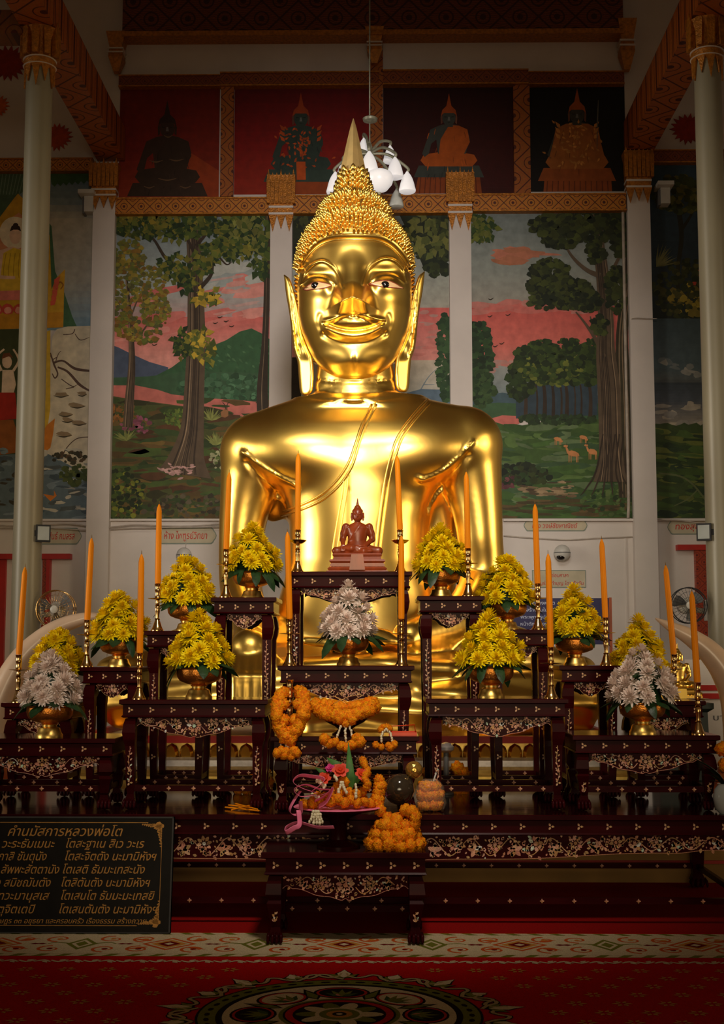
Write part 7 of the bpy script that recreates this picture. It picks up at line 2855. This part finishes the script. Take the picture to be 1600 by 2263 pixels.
def dome_camera(label, px, py, rpx):
    c = P(px, py, YW)
    r = rpx * mpp(YW)
    t = thing('dome_camera', label, 'camera', (c.x, YW, c.z))
    q = Matrix.Rotation(PI / 2, 3, 'X')
    MB().lathe([(r * .75, .001), (r * .75, r * .5), (r * .55, r * .6)], 24, mtx=q).build('mount', M['plastic_white'], t, 40)
    MB().ball((0, -r * 1.0, 0), r, None, None, 24, 14).build('shell', M['plastic_white'], t, True)
    e = MB()
    e.ball((-r * .22, -r * 1.42, -r * .56), r * .56, r * .5, r * .36, 16, 10)
    e.build('lens', M['eye_black'], t, True)
    MB().lathe([(r * 1.0, -.004), (r * 1.05, 0), (r * 1.0, .004)], 24, (0, -r, 0)).build('seam_ring', M['grey_plastic'], t, 40)
    return t


dome_camera('white dome camera with black lens on the bare lower wall', 1240, 1223, 18)
dome_camera('white dome camera mostly hidden behind yellow flowers, under a red lettered label', 409, 1228, 17)


def cable(label, pts, r=.006, Y=YW - .012, n=6):
    q = [P(x, y, Y) for x, y in pts]
    o = q[0].copy()
    t = MB().tube(smooth_path([p - o for p in q], n), r, 8).build('cable', M['cable'], None, True)
    t.location = o
    return tag(t, label, 'cable')


cable('pale cable sagging along the wall below the tree mural', ((-20, 1160), (60, 1163), (150, 1158), (225, 1166), (300, 1160), (400, 1163), (490, 1158)), .006, YW - .06)
cable('second pale cable lying just under the first one, plaque side', ((-20, 1168), (90, 1166), (200, 1172), (265, 1168), (360, 1166), (490, 1164)), .005, YW - .06)
cable('cable running under the notice ledge and up beside the meadow mural', ((1113, 1184), (1160, 1188), (1250, 1193), (1330, 1189), (1400, 1186), (1415, 1180), (1414, 1150), (1400, 1144)), .006)
cable('thick white conduit running down the edge of the meadow mural', ((1376, 440), (1379, 600), (1382, 760), (1386, 950), (1389, 1100), (1388, 1146)), .013, YW - .03)
cable('short cable crossing the pilaster with peeling paint', ((1396, 704), (1410, 703), (1430, 704), (1452, 704)), .004, YW - .125)
cable('sagging pale cable near the camera-side floodlight', ((1400, 1140), (1440, 1146), (1500, 1150), (1560, 1156), (1620, 1152)), .006, YW - .06)
cable('thin vertical wire hanging from the red lettered label', ((413, 1190), (411, 1200), (410, 1212)), .003)

# grooves of the lower wall panelling
for i, (x0, x1, y0, y1) in enumerate(((206, 1690, 1172, 1700), (238, 1690, 1172, 1700), (1388, 1690, 1186, 1700), (1440, 1690, 1176, 1700))):
    a = P(x0, 1500, YW - .002)
    z = P(x0, y0, YW).z
    structure('trim_%d' % (22 + i), MB().box(a.x - .004, a.x + .004, YW - .012, YW, .36, z), M['wall'])

# wall brackets by the outer pilasters
for px, lab, s in ((200, 'pale wooden wall bracket beside the plaque-side gilded capital', -1), (1462, 'pale wooden wall bracket beside the camera-side gilded capital', 1)):
    c = P(px, 455 if s < 0 else 437, YW)
    t = thing('wall_bracket', lab, 'bracket', (c.x, YW, c.z))
    MB().box(-.07, .07, -.20, -.001, .05, .085).build('arm', M['plastic_white'], t)
    MB().box(-.03, .05, -.12, -.001, -.09, .05).build('block', M['plastic_white'], t)
    MB().box(-.05, -.03, -.10, -.001, -.10, .04).build('socket', M['grey_plastic'], t)


def wall_fan(label, px, py, rpx, colx, Y, side, guard):
    c = P(px, py, Y)
    r = rpx * mpp(Y)
    t = thing('wall_fan', label, 'fan', c)
    q = Matrix.Rotation(PI / 2, 3, 'X')
    g = MB()
    g.tube([(r * math.cos(2 * PI * k / 40), -.03, r * math.sin(2 * PI * k / 40)) for k in range(41)], .0042, 6)
    g.tube([(r * math.cos(2 * PI * k / 40), .03, r * math.sin(2 * PI * k / 40)) for k in range(41)], .0035, 6)
    for k in range(28):
        a = 2 * PI * k / 28
        g.tube([(.025 * math.cos(a), -.055, .025 * math.sin(a)), (r * .6 * math.cos(a), -.050, r * .6 * math.sin(a)), (r * math.cos(a), -.03, r * math.sin(a))], .0011, 4)
    for rr in (.45, .75):
        g.tube([(r * rr * math.cos(2 * PI * k / 32), -.052, r * rr * math.sin(2 * PI * k / 32)) for k in range(33)], .0011, 4)
    g.build('guard', guard, t, True)
    for k in range(3):
        b = MB()
        a0 = 2 * PI * k / 3 + .5
        vs, fs = [], []
        for i, rr in enumerate((.16, .45, .75, .90)):
            for j, da in enumerate((-.42, 0, .42)):
                sc = (.5, 1, 1.05, .8)[i]
                an = a0 + da * sc + .25 * rr
                vs.append((r * rr * math.cos(an), -.012 + .022 * da * sc / .42, r * rr * math.sin(an)))
        for i in range(3):
            for j in range(2):
                fs.append((i * 3 + j, i * 3 + j + 1, i * 3 + j + 4, i * 3 + j + 3))
        b.add(vs, fs)
        b.add([(x, y + .003, z) for x, y, z in vs], [tuple(reversed(f)) for f in fs])
        b.build('blade', M['grey_plastic'], t, True)
    MB().lathe([(.012, .03), (.026, .04), (.026, .058), (.016, .064)], 18, mtx=q).build('hub', M['plastic_white'], t, 40)
    MB().lathe([(.045, -.12), (.055, -.10), (.055, -.04), (.03, -.02)], 18, mtx=q).build('motor', M['plastic_white'], t, 40)
    dx = colx - c.x
    MB().tube([(0, .08, 0), (dx * .5, .09, -.03), (dx, .10, -.04)], [.02, .018, .018], 8).build('bracket_arm', M['plastic_white'], t, True)
    MB().box(dx - .03, dx + .03, .07, .13, -.10, .04).build('wall_plate', M['plastic_white'], t)
    return t


wall_fan('pale wall fan on the plaque-side column behind the tusk tip', 124, 1347, 42, xl + .075, YC - .05, 1, M['brass'])
wall_fan('dark-guarded wall fan on the camera-side column behind the tusk point', 1521, 1338, 39, xr - .075, YC - .05, -1, M['black_metal'])


def floodlight(label, px, py, Y, s, colx):
    c = P(px, py, Y)
    t = thing('floodlight', label, 'lamp', c, s * math.radians(22))
    MB().box(-.048, .048, -.02, .02, -.058, .058).build('housing', M['black_metal'], t)
    MB().box(-.038, .038, -.024, -.019, -.046, .046).build('lens_plate', M['lens'], t)
    MB().frustums([(-.05, .036, .02), (.05, .036, .02)], 0, .038).build('heat_sink', M['black_metal'], t)
    MB().box(-s * .08, -s * .04, .0, .02, -.02, .02).build('bracket', M['black_metal'], t)


floodlight('small black floodlight on the plaque-side column', 95, 1179, YC - .05, 1, xl)
floodlight('small black floodlight on the camera-side column', 1556, 1176, YC - .05, -1, xr)

# blue board standing behind the statue's knee
yb2 = 9.6
a, b = P(1120, 1424, yb2), P(1345, 1322, yb2)
bd = thing('notice_board', 'dark blue board with pale writing and red-brown frame behind yellow flowers', 'board', ((a.x + b.x) / 2, yb2, .36))
w = (b.x - a.x) / 2
MB().box(-w, w, 0, .03, a.z - .36, b.z - .36).build('board_face', M['blue_board'], bd)
for x in (-w - .02, w):
    MB().box(x, x + .02, -.01, .035, 0, b.z - .355).build('frame_post', M['wood'], bd)
for i in range(7):
    z = b.z - .36 - .045 - i * .05
    lettering(bd, ('ประวัติหลวงพ่อโต', 'วัดสร้างขึ้นในสมัยอยุธยา', 'พระพุทธรูปปูนปั้นลงรักปิดทอง', 'หน้าตักกว้างและสูง', 'เป็นที่เคารพสักการะ', 'ของประชาชนทั่วไป', 'ขอเชิญร่วมทำบุญ')[i], -w + .10, (-.02, .10, .22, 0, .05, -.05, .12)[i], z, .034, -.001, M['letter_white'], 0, .004)


# ------------------------------------------------------------------ elephant tusks
def tusk(label, pts, Y, dYs):
    q = [P(x, y, Y + d) for (x, y, r), d in zip(pts, dYs)]
    o = q[-1].copy()
    o.z = .36
    t = thing('elephant_tusk', label, 'tusk', o)
    path = smooth_path([p - o for p in q], 8)
    rad = [v.x for v in smooth_path([(r * mpp(Y), 0, 0) for x, y, r in pts], 8)]
    MB().tube(path, rad, 24).build('ivory', M['ivory'], t, True)
    MB().lathe([(.17, 0), (.17, .03), (.15, .05), (.13, .12), (.125, .14)], 24).build('stand', M['wood'], t, 40)


tusk('long curved tusk sweeping up from the plaque side behind the flowers', ((238, 1362, 2), (222, 1362, 7), (190, 1366, 13), (140, 1382, 18), (95, 1410, 22), (50, 1455, 27), (15, 1515, 31), (-10, 1590, 35), (-22, 1720, 38)), 7.1, (0, 0, 0, 0, 0, 0, 0, 0, 0))
tusk('thick straight-pointed tusk entering from the camera-side picture edge', ((1448, 1366, 1.5), (1462, 1374, 6), (1490, 1389, 13), (1530, 1411, 20), (1570, 1443, 26), (1605, 1490, 31), (1630, 1560, 35), (1642, 1720, 38)), 7.1, (0, 0, 0, 0, 0, 0, 0, 0))

# gilded statuette on a dark pedestal, white donation box beside it
py_ = 7.45
pd = thing('pedestal', 'dark green pedestal under the small gilded statuette', 'pedestal', (P(1500, 1545, py_).x, py_, .36))
hp = P(1500, 1552, py_).z - .36
gr = mat('dark_green_lacquer', lin(22, 38, 34), .35)
MB().frustums([(0, .16, .13), (.04, .16, .13), (.05, .14, .115), (hp - .05, .13, .11), (hp - .03, .16, .13), (hp, .16, .13)]).build('block', gr, pd)
small_statue('small gilded seated statuette partly behind the outermost candles', (P(1500, 1545, py_).x, py_, .36 + hp), .33, M['gold'])
db = thing('donation_box', 'tall white donation box with red bands at the picture edge', 'box', (P(1592, 1600, 7.9).x, 7.9, .36))
hb = P(1592, 1458, 7.9).z - .36
MB().box(-.13, .30, 0, .3, 0, hb).build('case', M['wall'], db)
for y0, y1 in ((1514, 1526), (1532, 1544)):
    MB().box(-.14, .31, -.02, .31, P(1592, y1, 7.9).z - .36, P(1592, y0, 7.9).z - .36).build('band', M['red_paint'], db)
MB().box(-.135, .305, -.01, .305, P(1592, 1532, 7.9).z - .36, P(1592, 1526, 7.9).z - .36).build('band', M['wall'], db)
lettering(db, 'ญาติธรรม', P(1577, 1500, 7.9).x - db.location.x, P(1577, 1500, 7.9).x - db.location.x + .26, P(1577, 1502, 7.9).z - .36, .075, -.001, M['letter_dark'], 0, .004)
lettering(db, 'บาท', -.04, .06, P(1592, 1592, 7.9).z - .36, .05, -.001, M['letter_dark'], 0, .003)

# ------------------------------------------------------------------ chandelier hanging behind the head
yh = 9.5
cc = P(817, 345, yh)
ch = thing('chandelier', 'chandelier of lit white glass bells hanging behind the golden spire', 'chandelier', cc)
cr = lambda px, py, d=0.0: P(px, py, yh + d) - cc
MB().tube([cr(817, -60), cr(817, 330)], .0055, 8).build('rod', M['verdigris'], ch, True)
MB().lathe([(.012, -.03), (.052, -.012), (.056, .006), (.03, .022), (.012, .03)], 20, cr(818, 264)).build('boss', M['verdigris'], ch, 40)
MB().lathe([(.010, -.10), (.028, -.07), (.018, -.03), (.03, .0), (.014, .04), (.02, .07), (.008, .11)], 18, cr(817, 345)).build('column', M['verdigris'], ch, 40)
bells = [  # px, py of the middle, half width px, depth, lit
    (862, 342, 15, .12, 1), (873, 372, 18, -.18, 1), (900, 404, 18, -.02, 1), (876, 440, 16, .18, 0), (741, 406, 19, -.02, 1), (760, 378, 17, .20, 1), (804, 322, 13, .30, 1), (816, 362, 20, -.28, 1), (752, 430, 17, .25, 1)]
for px, py, hwp, d, lit in bells:
    c = cr(px, py, d)
    r = hwp * 1.08 * mpp(yh)
    top = c + Vector((0, 0, r * 1.35))
    hub = cr(817, 340)
    midp = (hub + top) / 2 + Vector((0, 0, .06))
    MB().tube(smooth_path([hub, midp, top + Vector((0, 0, .03)), top], 6), [.011] * 18 + [.006], 8).build('arm', M['verdigris'], ch, True)
    prof = [(r * .70, -r * 1.22), (r * .96, -r * 1.08), (r * 1.0, -r * .86), (r * .90, -r * .5), (r * .80, -r * .05), (r * .66, r * .4), (r * .45, r * .85), (r * .22, r * 1.18), (r * .12, r * 1.35)]
    MB().lathe(prof, 20, c).build('glass_bell', M['lamp_glass'] if lit else M['lamp_off'], ch, 50)
c = cr(838, 396, -.34)
r = 33 * mpp(yh - .34)
MB().lathe([(r * .1, -r * .95), (r * .55, -r * .78), (r * .9, -r * .35), (r, .1 * r), (r * .86, r * .42), (r * .5, r * .62), (.02, r * .68)], 26, c).build('glass_bowl', M['lamp_glass'], ch, 50)
MB().ball(c + Vector((0, 0, -r * 1.0)), .014, None, .02, 8, 6).build('finial', M['verdigris'], ch, True)
